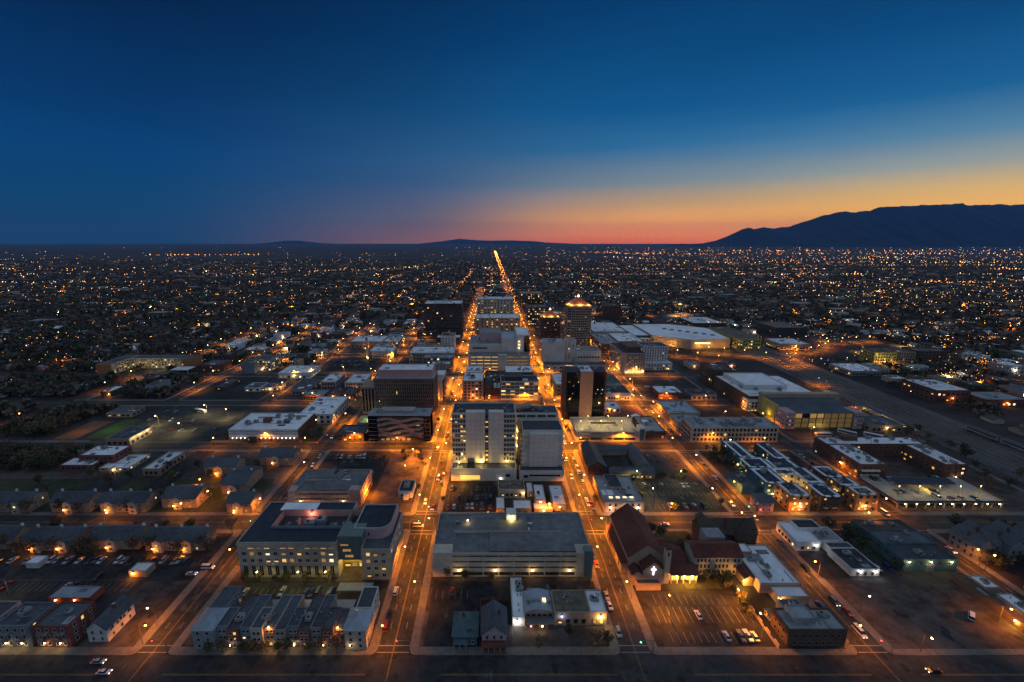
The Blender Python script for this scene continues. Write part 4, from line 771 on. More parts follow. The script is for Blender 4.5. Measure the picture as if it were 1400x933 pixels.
# left foreground: condominiums, white gabled house, sheds
def condo(x0, x1, y0, y1, h, wall, label):
    e = flat_building('condominium', label, (x0, x1, y0, y1), h, wall, 'slate_roof', 'condominium', .6, nunits=2); bx = (x0, x1, y0, y1)
    windows(e, bx, 'S', 4, 3, 1, 3.0, 1.3, 1.7, .1, .6, frame='pale_frame'); windows(e, bx, 'E', 3, 3, 1, 3.0, 1.3, 1.7, .1, .8, frame='pale_frame')
    for r in range(2):
        for k in range(2): b = MB(); a = x0 + 2 + k * (x1 - x0) / 2; b.box(a, a + 3, y0 - 1.3, y0 - .02, 3.4 + r * 3, 3.6 + r * 3, 'concrete'); b.box(a, a + 3, y0 - 1.3, y0 - 1.22, 3.6 + r * 3, 4.5 + r * 3, 'metal'); b.build('balcony', e)
    for k in range(2): wall_lamp(e, (x0 + 3.5 + k * 6, y0 - .4, 2.6), 110)
    return e
condo(-186.5, -174, 136.8, 148, 9.8, 'bluegrey', 'grey-blue three-storey condominium at the lower left edge'); condo(-172, -159, 136.8, 148.5, 9.6, 'red_wall', 'three-storey condominium with a red end wall near the white gabled house'); condo(-205, -189, 137, 149, 9.4, 'pinkish', 'pinkish condominium cut by the left edge of the picture')
e = gabled_house('white_gabled_house', 'narrow house with a bright white gable end beside the dirt lot', -154.5, -147, 139, 152, 6.0, 3.4, 'white_wall', 'slate_roof', 'y', win=2, lit=.0)
windows(e, (-154.5, -147, 139, 152), 'E', 4, 1, 3.8, 3, .8, .9, 0, .5)
e = flat_building('red_shed', 'long low shed with a red wall and grey roof behind the condominiums', (-188, -170, 157, 164), 3.2, 'red_wall', 'metal_roof', 'shed', .2); wall_lamp(e, (-184, 156.6, 2.6), 90, 'bulb_orange', ORANGE); wall_lamp(e, (-176, 156.6, 2.6), 90, 'bulb_orange', ORANGE)
e = flat_building('kiosk', 'small pale-roofed kiosk with an orange lamp on the left parking lot', (-166, -158, 172.5, 178), 3.4, 'tan', 'white_roof', 'kiosk', .3); wall_lamp(e, (-164, 172.1, 2.4), 700, color=ORANGE)
flat_building('shed', 'tiny white shed on the dark lot beyond the kiosk', (-219, -213, 178, 183), 3, 'white_wall', 'white_roof', 'shed', .2)
# apartment terraces on the left: long gabled roofs, stair bays with lamps
def terrace(x0, x1, y0, y1, h, label, wall='tan', lamps=2, power=500, bays=None):
    e = empty('apartment_terrace', label, 'apartments', group=None)
    b = MB(); b.prism(rect(x0, x1, y0, y1), 0, h, wall, top=False); b.build('wall', e); r = MB(); r.gable(x0, x1, y0, y1, h, 3.0, 'slate_roof', 'x', .6, wall); rf_ = r.build('roof', e)
    n = bays or max(1, int((x1 - x0) / 13))
    for k in range(n):
        x = x0 + (x1 - x0) * (k + .5) / n; q = MB(); q.box(x - 2.2, x + 2.2, y0 - 1.8, y0 + 1, 0, h + .2, 'cream'); q.build('stair_bay', e); q = MB(); q.gable(x - 2.2, x + 2.2, y0 - 1.8, y0 + 4, h + .2, 1.5, 'slate_roof', 'y', .4, 'cream'); q.build('bay_roof', e)
        for r_ in range(2): link('window', window_data(1.6, 1.3, pick_pane(.25), 'pale_frame', 1), e, (x, y0 - 1.8, 1.0 + r_ * 2.8))
        if k % max(1, n // max(1, lamps)) == 0: wall_lamp(e, (x - 1.6, y0 - 2.3, 3.0), power * .6, 'bulb_orange', ORANGE, .26)
    windows(e, (x0, x1, y0, y1), 'S', n * 3, 2, .9, 2.8, 1.1, 1.3, .1, 1, frame='pale_frame', skip=lambda c, r: c % 3 == 1); windows(e, (x0, x1, y0, y1), 'E', 2, 2, .9, 2.8, 1.1, 1.3, .15, 1.2, frame='pale_frame')
    for k in range(n + 1): x = x0 + 1.5 + (x1 - x0 - 3) * k / max(1, n); c = MB(); c.box(x - .5, x + .5, (y0 + y1) / 2 + 1, (y0 + y1) / 2 + 1.8, h + 1, h + 4.0, 'white_wall'); c.build('chimney', rf_)
    return e
terrace(-258, -238, 191, 202, 6, 'dark terraced apartments with a corner lamp at the far left of the lower row', lamps=1); terrace(-232, -205, 190, 201, 6, 'terraced apartments with two lamps, second from left in the lower row'); terrace(-201, -176, 191, 202, 6, 'terraced apartments with a long dark roof in the middle of the lower row', lamps=2)
terrace(-172, -143, 190, 201, 6, 'terraced apartments with bright orange doorway lamps nearest the dark-roofed office', lamps=2, power=900)
terrace(-288, -262, 222, 233, 6.5, 'three-storey apartments at the far left of the upper row under dark trees', lamps=1, power=300); terrace(-250, -228, 222, 233, 6.5, 'apartments with a pale gabled stair bay left of the twin chimneys', lamps=1, power=500, bays=1); terrace(-222, -196, 222, 233, 6.5, 'apartments with an orange-lit gabled bay in the middle of the upper row', lamps=1, power=900)
terrace(-190, -170, 226, 240, 6.5, 'apartments facing the lane near the small playground lights', lamps=1, power=700); terrace(-150, -136, 221.5, 233, 6.5, 'two-storey house-like apartment block with a lit gable by the corner', wall='tan', lamps=1, power=900, bays=1)
terrace(-164, -150, 240, 262, 6.5, 'long apartments running back from the lit corner block', lamps=2, power=700); terrace(-188, -168, 262, 274, 6.5, 'apartments with a bright orange courtyard lamp behind the lane', lamps=1, power=1500, bays=1); terrace(-160, -136, 276, 288, 6.5, 'dark apartments beside the trees south of the white-roofed store', lamps=1, power=300)
# second row: garage with blue-grey deck, small shops, civic towers
garage_b = parking_garage('parking_garage', 'three-level garage with a blue-grey roof deck and orange side glow behind the office', (-117, -75.5, 226.7, 252), 9.4, 'pinkish', 3, 160, (4, 7), 2, ramp=True); point_light(garage_b, (-73, 238, 4), 9000, ORANGE, .5)
sh = MB(); sh.box(-81.5, -76, 226, 231, 0, 11.6, 'pinkish'); sh.build('stair_tower', garage_b)
e = flat_building('small_office', 'small flat-roofed office with dark rooftop units beside the orange avenue', (-56, -47.5, 236.4, 249), 4.6, 'white_wall', 'tar_roof', 'office', .5, nunits=5); windows(e, (-56, -47.5, 236.4, 249), 'S', 3, 1, .9, 3, 1.5, 1.6, .1); b = MB(); b.box(-52.5, -49.5, 234, 236.3, 0, 3.6, 'white_wall'); b.build('porch', e)
def market():
    e = flat_building('market_building', 'cream flat-roofed building with rooftop ducts behind the wide garage', (4, 20, 236, 247), 6.0, 'cream', 'gravel_roof', 'building', .6, nunits=4); windows(e, (4, 20, 236, 247), 'S', 5, 1, 1.5, 3, 1.4, 1.8, .2); wall_lamp(e, (19, 235.6, 4), 300)
market()
for bx, hh, lab in (((2.6, 7.4, 219.6, 231), 4, 'narrow white-roofed shed at the edge of the car lot'), ((12.5, 22.5, 219.7, 228), 4, 'square white-roofed shed directly behind the wide garage'), ((25.5, 31.5, 228, 244), 4.4, 'long white-roofed shed running back behind the wide garage'), ((35, 42.5, 223, 243), 4.5, 'white-roofed shed beside the orange street behind the garage'), ((24, 34.4, 219.7, 225.5), 3.8, 'low white-roofed shed between the two long sheds'), ((21.3, 25, 237, 247), 4, 'small grey-roofed shed touching the cream market building')):
    e = flat_building('shed', lab, bx, hh, 'tan', 'white_roof', 'shed', .25); windows(e, bx, 'S', 2, 1, .9, 3, 1.1, 1.4, .15); wall_lamp(e, ((bx[0] + bx[1]) / 2, bx[2] - .4, 3.0), 120) if bx[0] > 22 else None
def panel_joints(p, a, b_, y, z0, z1):
    n = int((b_ - a) / 3)
    for k in range(1, n): x = a + (b_ - a) * k / n; MB().box(x - .04, x + .04, y - .015, y, z0 + .1, z1 - .1, 'deck').build('panel_joint', p)
    for k in range(1, int((z1 - z0) / 3.3)): z = z0 + k * 3.3; MB().box(a + .1, b_ - .1, y - .02, y, z - .04, z + .04, 'deck').build('panel_joint', p)
def city_tower():
    e = empty('civic_tower', 'ten-storey pale civic tower with a blank panelled front split by a lit stair strip', 'office tower')
    x0, x1, y0, y1, h = -25.5, 15.5, 264.5, 284, 43
    bx = (x0, x1, y0, y1); b = MB(); inn = b.shell(rect(*bx), 8, h, 1.0, .4, 'pale_concrete'); b.build('wall', e); r = MB(); r.face([(x, y, h - 1) for x, y in inn], 'tar_roof'); r.build('roof', e); units(e, x0, x0 + 8, y0 + 1, y1, h - 1, 4); units(e, x1 - 9, x1, y0 + 1, y1, h - 1, 5)
    for a, bb in ((-16.5, -4.2), (-1.9, 7.8)): p = MB(); p.box(a, bb, y0 - 1.6, y0 + 3, 8.8, h + 1.0, 'pale_concrete'); p = p.build('blank_panel', e); panel_joints(p, a, bb, y0 - 1.6, 8.8, h + 1.0)
    s = MB(); s.box(-4.2, -1.9, y0 - .8, y0, 8.8, h + .5, 'frame'); s.build('stair_strip', e)
    for k in range(10):
        if k in (3,): continue
        link('window', window_data(1.9, 1.7, 'lit_warm' if k not in (6, 9) else 'glass', 'frame'), e, (-3.05, y0 - .8, 9.8 + k * 3.35))
    for k in range(10):
        z = 9.8 + k * 3.3
        MB().box(x0 - .15, -16.5, y0 - .35, y0, z - .75, z - .1, 'pale_concrete').build('floor_band', e); MB().box(7.8, x1 + .15, y0 - .35, y0, z - .75, z - .1, 'pale_concrete').build('floor_band', e)
        for c in range(5): link('window', window_data(1.5, 2.3, pick_pane(.75 if c > 2 else .12), 'pale_frame', 1), e, (x0 + .9 + c * 1.75, y0, z))
        for c in range(4): link('window', window_data(1.6, 2.3, pick_pane(.12), 'pale_frame', 1), e, (8.8 + c * 1.8, y0, z))
    windows(e, bx, 'W', 8, 10, 9.8, 3.3, 1.8, 2.3, .1, .8); windows(e, bx, 'E', 8, 10, 9.8, 3.3, 1.8, 2.3, .3, .8)
    # podium
    p = MB(); inn = p.shell(rect(-25.9, 16, 255.4, 284.5), 0, 8.8, 1.0, .4, 'pale_concrete'); p.build('podium_wall', e); r = MB(); r.face([(x, y, 7.8) for x, y in inn], 'slate_roof'); r.build('podium_roof', e)
    q = MB(); q.box(-20, -7.5, 255.2, 255.38, 1.2, 4.4, 'lit_warm'); q.build('lit_opening', e); q = MB(); q.box(-21, -6.5, 254.9, 255.3, 4.4, 4.9, 'pale_concrete'); q.build('canopy', e)
    st = MB(); st.box(-15.5, -11, 258, 264, 8, 12, 'glass_blue'); st.build('glass_lobby', e)
    for x, y in ((-21, 260), (-7, 261), (10, 262)): wall_lamp(e, (x, y, 10.8), 1500 if x < 0 else 900, color=(1, .66, .15))
    point_light(e, (-18, 251, 3), 900, (1, .6, .1), .5); link('window', window_data(3, 2, 'glass', 'frame', 1), e, (10.5, 255.4, 3)); wall_lamp(e, (6, 255, 2.2), 40, 'bulb_white', (1, 1, 1))
city_tower()
def city_tower_east():
    e = empty('civic_annex', 'lower pale civic block with a large blank front panel and stepped dark roofs', 'office tower')
    bx = (20, 46, 262.6, 280); b = MB(); inn = b.shell(rect(*bx), 7, 32, .8, .4, 'pale_concrete'); b.build('wall', e); r = MB(); r.face([(x, y, 31.2) for x, y in inn], 'tar_roof'); r.build('roof', e)
    p = MB(); p.box(24.4, 43.2, 259.6, 262.6, 7.8, 30.6, 'pale_concrete'); p = p.build('blank_panel', e); panel_joints(p, 24.4, 43.2, 259.6, 7.8, 30.6)
    for k in range(7):
        for a, bb in ((19, 24), (43.5, 47)): f = MB(); f.box(a, bb, 261.2, 262.6, 9 + k * 3.3, 9.8 + k * 3.3, 'pale_concrete'); f.build('fin', e)
    windows(e, bx, 'W', 6, 7, 9.6, 3.3, 1.8, 2.0, .45, .8); windows(e, bx, 'E', 6, 7, 9.6, 3.3, 1.8, 2.0, .2, .8)
    for bx2, hh, rf in (((16.5, 46, 284.5, 299), 35, 'tar_roof'), ((18, 46, 280.05, 284.4), 30, 'slate_roof')):
        b = MB(); inn = b.shell(rect(*bx2), 0, hh, .8, .4, 'pale_concrete'); b.build('wall', e); r = MB(); r.face([(x, y, hh - .8) for x, y in inn], rf); r.build('roof', e)
    for k in range(4): link('window', window_data(6.0, 1.7, 'glass_black', 'pale_frame', 2), e, (20.5 + k * 7, 284.5, 32.4 - .6))
    units(e, 17, 45, 286, 298, 34.2, 5)
    p = MB(); inn = p.shell(rect(18, 46.4, 255, 262.5), 0, 7.6, .8, .4, 'pale_concrete'); p.build('podium_wall', e); r = MB(); r.face([(x, y, 6.8) for x, y in inn], 'slate_roof'); r.build('podium_roof', e)
    link('window', window_data(20, 1.4, 'glass_black', 'pale_frame', 5), e, (34, 255, 3.6)); link('window', window_data(3, 2, 'glass_black', 'pale_frame'), e, (22, 255, 2.6))
    for z in (12, 18, 24): wall_lamp(e, (17.6, 281, z), 900, color=(1, .6, .12))
    w = MB(); w.box(-10, 16, 284.6, 298, 0, 33, 'concrete'); w.box(-24, -8, 286, 298, 0, 31, 'tan'); w.build('rear_block', e); w = MB(); w.mesh([(16, 291, 33), (28, 291, 36.4), (28, 298.5, 36.4), (16, 298.5, 33), (16, 291, 35), (28, 291, 38.4), (28, 298.5, 38.4), (16, 298.5, 35)], [(4, 5, 6, 7), (0, 1, 5, 4), (1, 2, 6, 5), (2, 3, 7, 6), (3, 0, 4, 7)], 'tan'); w.build('sloping_vault', e)
    point_light(e, (2, 283, 36), 500, (1, .55, .12), .5)
city_tower_east()
def barracks():
    e = empty('slate_roofed_hall', 'long dark slate-gabled hall with a brick end facing the viewer', 'hall'); bx = (64, 76, 265, 297); b = MB(); b.prism(rect(*bx), 0, 5, 'brick', top=False); b.build('wall', e); r = MB(); r.gable(*bx, 5, 3.6, 'slate_roof', 'y', .5, 'brick'); r.build('roof', e); windows(e, bx, 'W', 7, 1, 1.2, 3, 1.2, 2, .1); windows(e, bx, 'S', 2, 1, 1.2, 3, 1.2, 2, .2)
    e = empty('court_building', 'low slate-roofed U-shaped building round a dark courtyard', 'building')
    for q, ax in (((78, 106, 258, 266), 'x'), ((98, 106, 266.6, 297), 'y'), ((78, 97.4, 290, 297), 'x')):
        b = MB(); b.prism(rect(*q), 0, 4, 'tan', top=False); b.build('wall', e); r = MB(); r.gable(*q, 4, 2.4, 'slate_roof', ax, .4, 'tan'); r.build('roof', e)
    windows(e, (78, 106, 258, 266), 'S', 9, 1, .9, 3, 1.2, 1.6, .8)
barracks()
e = flat_building('tan_store', 'tan two-storey store with a pale blue-grey roof and a notch, facing the lit lot', (64, 86.5, 222, 251), 6.4, 'tan', 'grey_roof', 'store', .7, nunits=4); bx = (64, 86.5, 222, 251); windows(e, bx, 'S', 6, 2, .9, 2.9, 1.2, 1.5, .15); windows(e, bx, 'W', 9, 2, .9, 2.9, 1.2, 1.5, .2)
n = MB(); n.shell(rect(70, 78, 236, 250.6), 5.7, 7.6, .5, .3, 'grey_wall'); n.box(70.3, 77.7, 236.3, 250.3, 6.8, 7.0, 'tar_roof'); n.build('roof_box', e)
for x in (67.5, 75, 83): wall_lamp(e, (x, 221.6, 3.4), 600, 'bulb_white', (1, .7, .5))
for k in range(4): s_ = MB(); s_.box(68 + k * 4, 70 + k * 4, 227, 228.4, 5.7, 6.1, 'lit_white'); s_.build('skylight', e)
# stepped blue-grey apartments
def lofts(name, label, parts, h, walls, lamps=()):
    e = empty(name, label, 'apartments')
    for i, bx in enumerate(parts):
        wl = walls[i % len(walls)]; hh = h - (i % 3) * .03
        b = MB(); inn = b.shell(rect(*bx), 0, hh, .5, .3, wl); b.build('wall', e); r = MB(); r.face([(x, y, hh - .5) for x, y in inn], 'white_roof'); r = r.build('roof', e); MB().box(bx[0] + 2.6, bx[1] - 2.6, bx[2] + 2.6 * (i % 2), bx[3] - 2.6 * ((i + 1) % 2), hh - .5, hh - .32, 'navy_roof').build('roof_field', r)
        st = max(3, int(h / 3)); w = bx[1] - bx[0]; d = bx[3] - bx[2]
        windows(e, bx, 'S', max(2, int(w / 3.4)), st, .9, h / st, 1.7, 1.7, .32, .5); windows(e, bx, 'W', max(2, int(d / 4)), st, .9, h / st, 1.7, 1.7, .25, .5)
        tr = MB(); 
        for k in range(max(1, int(w / 5))): x = bx[0] + 2 + k * 5; tr.box(x, x + 2.4, bx[2] - .8, bx[2] - .02, 3.0, 3.15, 'white_roof'); tr.box(x - .2, x + 2.6, bx[2] - 1.0, bx[2] + .6, hh, hh + .2, 'white_roof')
        tr.build('balcony_trim', e); units(e, *bx, hh - .5, 2)
    for (x, y, z, pw) in lamps: wall_lamp(e, (x, y, z), pw, color=(1, .62, .15))
    return e
lofts('loft_apartments', 'turquoise-walled stepped apartments with white roof edges, farthest of the three', [(166, 182, 258, 272), (182.1, 199, 256, 270), (168, 178, 272.1, 297), (190, 200, 270.1, 293)], 8.5, ['blue_wall', 'teal_wall'], [(184, 270, 6, 500), (164.5, 268, 5, 600)])
lofts('loft_apartments', 'stepped apartments round a brightly lit courtyard with an orange corner front', [(163, 176, 236, 254), (169, 181, 222.5, 235.9), (186, 198, 221.8, 236), (188, 199, 236.1, 254), (176.1, 187.9, 246, 254)], 10.5, ['blue_wall', 'orange_wall', 'brown_wall', 'grey_wall', 'cream'], [(175, 221.8, 4, 900), (183.5, 238, 5, 2200), (178, 243, 6, 1600), (187, 230, 6, 1400), (166, 233, 5, 500)])
lofts('loft_apartments', 'long stepped apartments with an orange end wall beside the lit parking deck', [(207, 219.5, 223, 232), (205, 217, 232.1, 242), (203, 215, 242.1, 256)], 11, ['orange_wall', 'brown_wall', 'brown_wall'], [(212, 222.4, 4, 900), (204, 236, 6, 800)])
e = gabled_house('pink_house', 'small flat pink house with a red lamp at the corner before the lofts', 152, 160, 222, 231, 6.2, .8, 'pink', 'slate_roof', 'x', chimney=False); wall_lamp(e, (152.5, 221.6, 2.2), 60, 'bulb_red', (1, .2, .1))
flat_building('dark_workshop', 'dark blue workshop squeezed behind the pink house', (152, 163, 240, 256), 6, 'blue_wall', 'slate_roof', 'workshop', .4, nunits=2)
def u_apartments():
    e = empty('courtyard_apartments', 'large brick U-shaped apartments with a pale roof full of vents beside the parking deck', 'apartments')
    for bx, wl in (((236, 253, 256, 285), 'brick'), ((236, 305, 285.1, 297), 'brick'), ((290, 305, 256, 285), 'brick')):
        b = MB(); inn = b.shell(rect(*bx), 0, 11.5, .6, .35, wl); b.build('wall', e); r = MB(); r.face([(x, y, 10.9) for x, y in inn], 'white_roof'); r.build('roof', e); units(e, *bx, 10.9, 12)
        w = bx[1] - bx[0]; windows(e, bx, 'S', max(3, int(w / 4)), 3, 1, 3.4, 1.8, 1.8, .2, .8, mull=1); windows(e, bx, 'W', max(2, int((bx[3] - bx[2]) / 4)), 3, 1, 3.4, 1.8, 1.8, .15, .8, mull=1)
    windows(e, (236, 253, 256, 285), 'E', 6, 3, 1, 3.4, 1.8, 1.8, .12, .8, mull=1)
    for z in (3.6, 7.0): f = MB(); f.box(236.5, 248, 254.6, 255.98, z, z + .9, 'pale_concrete'); f.build('balcony', e)
    wall_lamp(e, (235.4, 270, 5), 1500, 'bulb_orange', ORANGE); wall_lamp(e, (298, 255.4, 3), 250)
    b = MB(); b.box(252, 262, 291, 296.5, 10.9, 14, 'brick'); b.build('lift_house', e)
u_apartments()
def deck_park():
    e = empty('parking_deck', 'two-level parking deck bathed in yellow light with a long solar canopy', 'parking deck')
    x0, x1, y0, y1, z = 232, 296, 225, 253, 4.2
    d = MB(); d.box(x0, x1, y0, y1, z - .5, z, 'concrete'); d.build('top_deck', e); s = MB()
    for q in ((x0, x1, y0 - .02, y0 + .25), (x0, x0 + .25, y0 + .25, y1), (x1 - .25, x1, y0 + .25, y1)): s.box(*q, z, z + 1.0, 'brown_wall')
    s.build('parapet', e)
    for k in range(12): c = MB(); x = x0 + 2 + k * (x1 - x0 - 4) / 11; c.box(x - .3, x + .3, y0 + .6, y0 + 1.2, 0, z - .5, 'concrete'); c.build('column', e)
    for k in range(9): wall_lamp(e, (x0 + 6 + k * 6.8, y0 + .8, 2.9), 60, 'bulb_warm')
    c = MB(); c.mesh([(x0 + 14, y0 + 15, z + 2.6), (x1 - 14, y0 + 15, z + 2.6), (x1 - 14, y0 + 22, z + 3.4), (x0 + 14, y0 + 22, z + 3.4)], [(0, 1, 2, 3)], 'navy_roof'); c.mesh([(x0 + 14, y0 + 15, z + 2.45), (x1 - 14, y0 + 15, z + 2.45), (x1 - 14, y0 + 22, z + 3.25), (x0 + 14, y0 + 22, z + 3.25)], [(3, 2, 1, 0)], 'metal'); c.build('solar_canopy', e)
    for k in range(5): p = MB(); x = x0 + 16 + k * 8; p.box(x - .15, x + .15, y0 + 18.4, y0 + 18.7, z, z + 2.9, 'metal'); p.build('canopy_post', e)
    for k in range(5): x = x0 + 8 + k * 12; p = MB(); p.cyl(x, y0 + 8, z, z + 6, .1, .08, 'pole_metal', 6); p.box(x - .5, x + .5, y0 + 7.7, y0 + 8.3, z + 6, z + 6.15, 'pole_metal'); p.cyl(x, y0 + 8, z + 5.75, z + 6, .2, .2, 'bulb_warm', 6); p.build('deck_lamp', e); point_light(e, (x, y0 + 7.6, z + 5.2), 420, (1, .66, .07), .3)
    point_light(e, (x0 + 30, y0 + 13, z + 2.2), 700, (1, .66, .06), .4)
deck_park()
# ------------------------------------------------------------------ further rows of downtown
def mall():
    e = flat_building('department_store', 'wide white-roofed store with a row of white lamps along its striped front', (-201, -148, 311.5, 345), 10.5, 'white_wall', 'white_roof', 'store', .6); x0, x1, y0 = -201, -148, 311.5
    for k, z in enumerate((4.4, 6.6, 8.6)): s = MB(); s.box(x0 - .1, x1 + .1, y0 - .15, y0, z, z + .35, 'bluegrey'); s.build('stripe', e)
    s = MB(); s.box(x1 + .02, x1 + .3, y0, 345, 0, 10.2, 'brick'); s.build('brick_side', e); s = MB(); s.box(x0, x1, y0 - .12, y0, 0.1, 3.8, 'brown_wall'); s.build('ground_floor', e)
    for k in range(16):
        if k in (5, 6): continue
        x = x0 + 3 + k * 3.15; link('lamp_globe', cached('globe', lambda: MB().cyl(0, 0, 0, .7, .3, .3, 'globe_white', 8).data('lamp_globe')), e, (x, y0 - .7, 3.4))
        if k % 2 == 0: point_light(e, (x, y0 - 1.6, 2.9), 60, (1, .8, .5), .3)
    a = MB(); a.box(-186, -179, y0 - 1.5, y0 - .16, 0, 4.6, 'dark_wall'); a.build('entrance', e)
    r = MB(); r.box(-181, -176, 325, 330, 9.9, 13.2, 'red_wall'); r.build('cooling_tower', e); units(e, -198, -150, 320, 343, 9.9, 10, True)
    for x0_, y0_ in ((-190, 335), (-170, 338)): d = MB(); d.box(x0_, x0_ + 18, y0_, y0_ + .8, 9.9, 10.9, 'metal'); d.build('duct', e)
mall()
def add(key, name, label, wall, roof, win=(6, 2), lit=.15, nu=2, cat='building', box=None, h=None, side=None, lamp=None, big=False, par=.7, ww=None, glass='glass', frame='frame', z0w=1.2, coping=None):
    x0, x1, y0, y1, hh = G[key] if key in G else (0, 0, 0, 0, 0)
    if box: x0, x1, y0, y1 = box
    if h: hh = h
    bx = (x0, x1, y0, y1); e = flat_building(name, label, bx, hh, wall, roof, cat, par, nunits=nu, big=big, coping=coping)
    c, r = win
    if c:
        dz = (hh - par - .4) / r; wd = (x1 - x0 - 2) / c; w = ww or min(2.4, wd * .62)
        windows(e, bx, 'S', c, r, z0w, dz, w, min(2.2, dz * .6), lit, 1, glass=glass, frame=frame)
        sd = side or ('W' if x0 > 0 else 'E'); cs = max(2, int(c * (y1 - y0) / (x1 - x0)))
        windows(e, bx, sd, min(cs, 14), r, z0w, dz, w, min(2.2, dz * .6), lit, 1, glass=glass, frame=frame)
    if lamp: wall_lamp(e, ((x0 + x1) / 2, y0 - .4, min(hh - 1, 4)), lamp, 'bulb_orange' if lamp > 500 else 'bulb_warm', ORANGE if lamp > 500 else WARM)
    return e
add('mall_ext', 'store_annex', 'white-roofed annex with a lit white side behind the striped store', 'white_wall', 'white_roof', (5, 2), .1, 6, 'store', box=(-162, -134, 346, 389), h=9, lamp=300)
def brown_tower():
    e = empty('brown_office_tower', 'broad brown office tower covered in staggered dark windows under a pink penthouse', 'office tower')
    x0, x1, y0, y1, h = -103, -50, 366, 390, 34; b = MB(); inn = b.shell(rect(x0, x1, y0, y1), 0, h, .8, .5, 'mauve_wall'); b.build('wall', e); r = MB(); r.face([(x, y, h - .8) for x, y in inn], 'white_roof'); r.build('roof', e)
    for r_ in range(9):
        for c in range(26): link('window', window_data(.95, 2.9, pick_pane(.02, 'glass_black'), 'mauve_wall'), e, (x0 + 1.5 + c * 1.98 + (r_ % 2) * .5, y0, 1.8 + r_ * 3.5))
    for r_ in range(9):
        for c in range(7): link('window', window_data(1.2, 2.6, pick_pane(.05, 'glass_black'), 'mauve_wall'), e, (x1, y0 + 2 + c * 3.2 + (r_ % 2) * .5, 1.8 + r_ * 3.5), math.pi / 2)
    p = MB(); inn = p.shell(rect(x0 + 3, x1 - 2, y0 + 4, y1 - .6), h - .8, h + 6.5, .5, .3, 'pink'); p.build('penthouse_wall', e); r = MB(); r.face([(x, y, h + 6) for x, y in inn], 'white_roof'); r.build('penthouse_roof', e); units(e, x0 + 4, x1 - 4, y0 + 6, y1 - 2, h + 6, 3)
    w = MB(); w.box(-115, x0 - .05, 368, 388, 0, 25.5, 'tan'); w.build('wing_wall', e)
    for c in range(4): s = MB(); s.box(-114 + c * 2.8, -112.6 + c * 2.8, 367.7, 367.98, 3, 24, 'glass_black'); s.build('window_strip', e)
brown_tower()
def wavy():
    e = empty('wavy_fronted_building', 'glass-ended building with wavy copper bands across its front beside the orange avenue', 'office')
    x0, x1, y0, y1, h = -94, -47, 312, 328, 19.5; b = MB(); b.box(x0, x1, y0 + 2.4, y1, 0, h, 'brown_wall'); b.build('wall', e)
    for k in range(5):
        z = 3.4 + k * 3.3; m = MB(); n = 40
        fr = [(x0 + 7 + (x1 - x0 - 12) * i / n, y0 + 1.2 * math.sin(i / n * 9.5 + k * 1.3) + .4, z + .9 * math.sin(i / n * 9.5 + k * 1.3 + 1.2)) for i in range(n + 1)]
        for i in range(n):
            a, c = fr[i], fr[i + 1]
            m.face([a, c, (c[0], c[1], c[2] + 2.0), (a[0], a[1], a[2] + 2.0)], 'bronze'); m.face([(a[0], a[1], a[2] + 2.0), (c[0], c[1], c[2] + 2.0), (c[0], y0 + 2.5, c[2] + 2.0), (a[0], y0 + 2.5, a[2] + 2.0)], 'bronze'); m.face([(a[0], y0 + 2.5, a[2]), (c[0], y0 + 2.5, c[2]), c, a], 'bronze')
        m.build('wavy_band', e)
        for c in range(9): link('window', window_data(3.6, .9, pick_pane(.25, 'glass_black'), 'frame'), e, (x0 + 10 + c * 3.9, y0 + 2.4, z - 1.0))
    for a, bb in ((x0, x0 + 6.5), (x1 - 4.5, x1)): q = MB(); q.box(a, bb, y0 + .4, y1 + .1, 0.02, h + 1.6, 'glass_black'); q.build('glass_end', e); [q2.build('mullion', e) for q2 in [MB().box(a - .08, bb + .08, y0 + .3, y0 + .42, 2 + i * 3.2, 2.3 + i * 3.2, 'metal') for i in range(6)]]
    r = MB(); r.box(x0 - .5, x1 + .5, y0 + .2, y1 + .5, h + 1.6, h + 1.9, 'metal'); r.build('roof', e); units(e, x0 + 3, x1 - 3, y0 + 4, y1 - 2, h + 1.9, 4)
    p = MB(); p.box(-86, -60, y0 + 7, y1 - 1, h + 1.9, h + 3.4, 'concrete'); p.build('roof_screen', e)
    for k in range(6): link('window', window_data(2.6, 2.0, 'lit_warm' if k % 2 else 'pink', 'pale_frame'), e, (-84 + k * 4, y0 + 2.4, .6)) if False else link('window', window_data(2.6, 2.0, 'lit_dim', 'pale_frame'), e, (-84 + k * 4, y0 + 2.4, .4))
    point_light(e, (-72, y0 - 3, 5), 250, (1, .55, .15), .5)
wavy()
add('x', 'brick_house', 'small dark brick house left of the wavy-fronted building', 'brick', 'slate_roof', (5, 2), .2, 2, 'house', box=(-119, -98, 312, 330), h=6.4, lamp=700)
e = flat_building('green_lit_terrace', 'flat terrace glowing yellow-green behind the glass-ended building', (-112, -96, 341, 356), 3.6, 'concrete', 'green_roof', 'terrace', .6); wall_lamp(e, (-104, 348, 6), 1300, color=(.85, 1, .15))
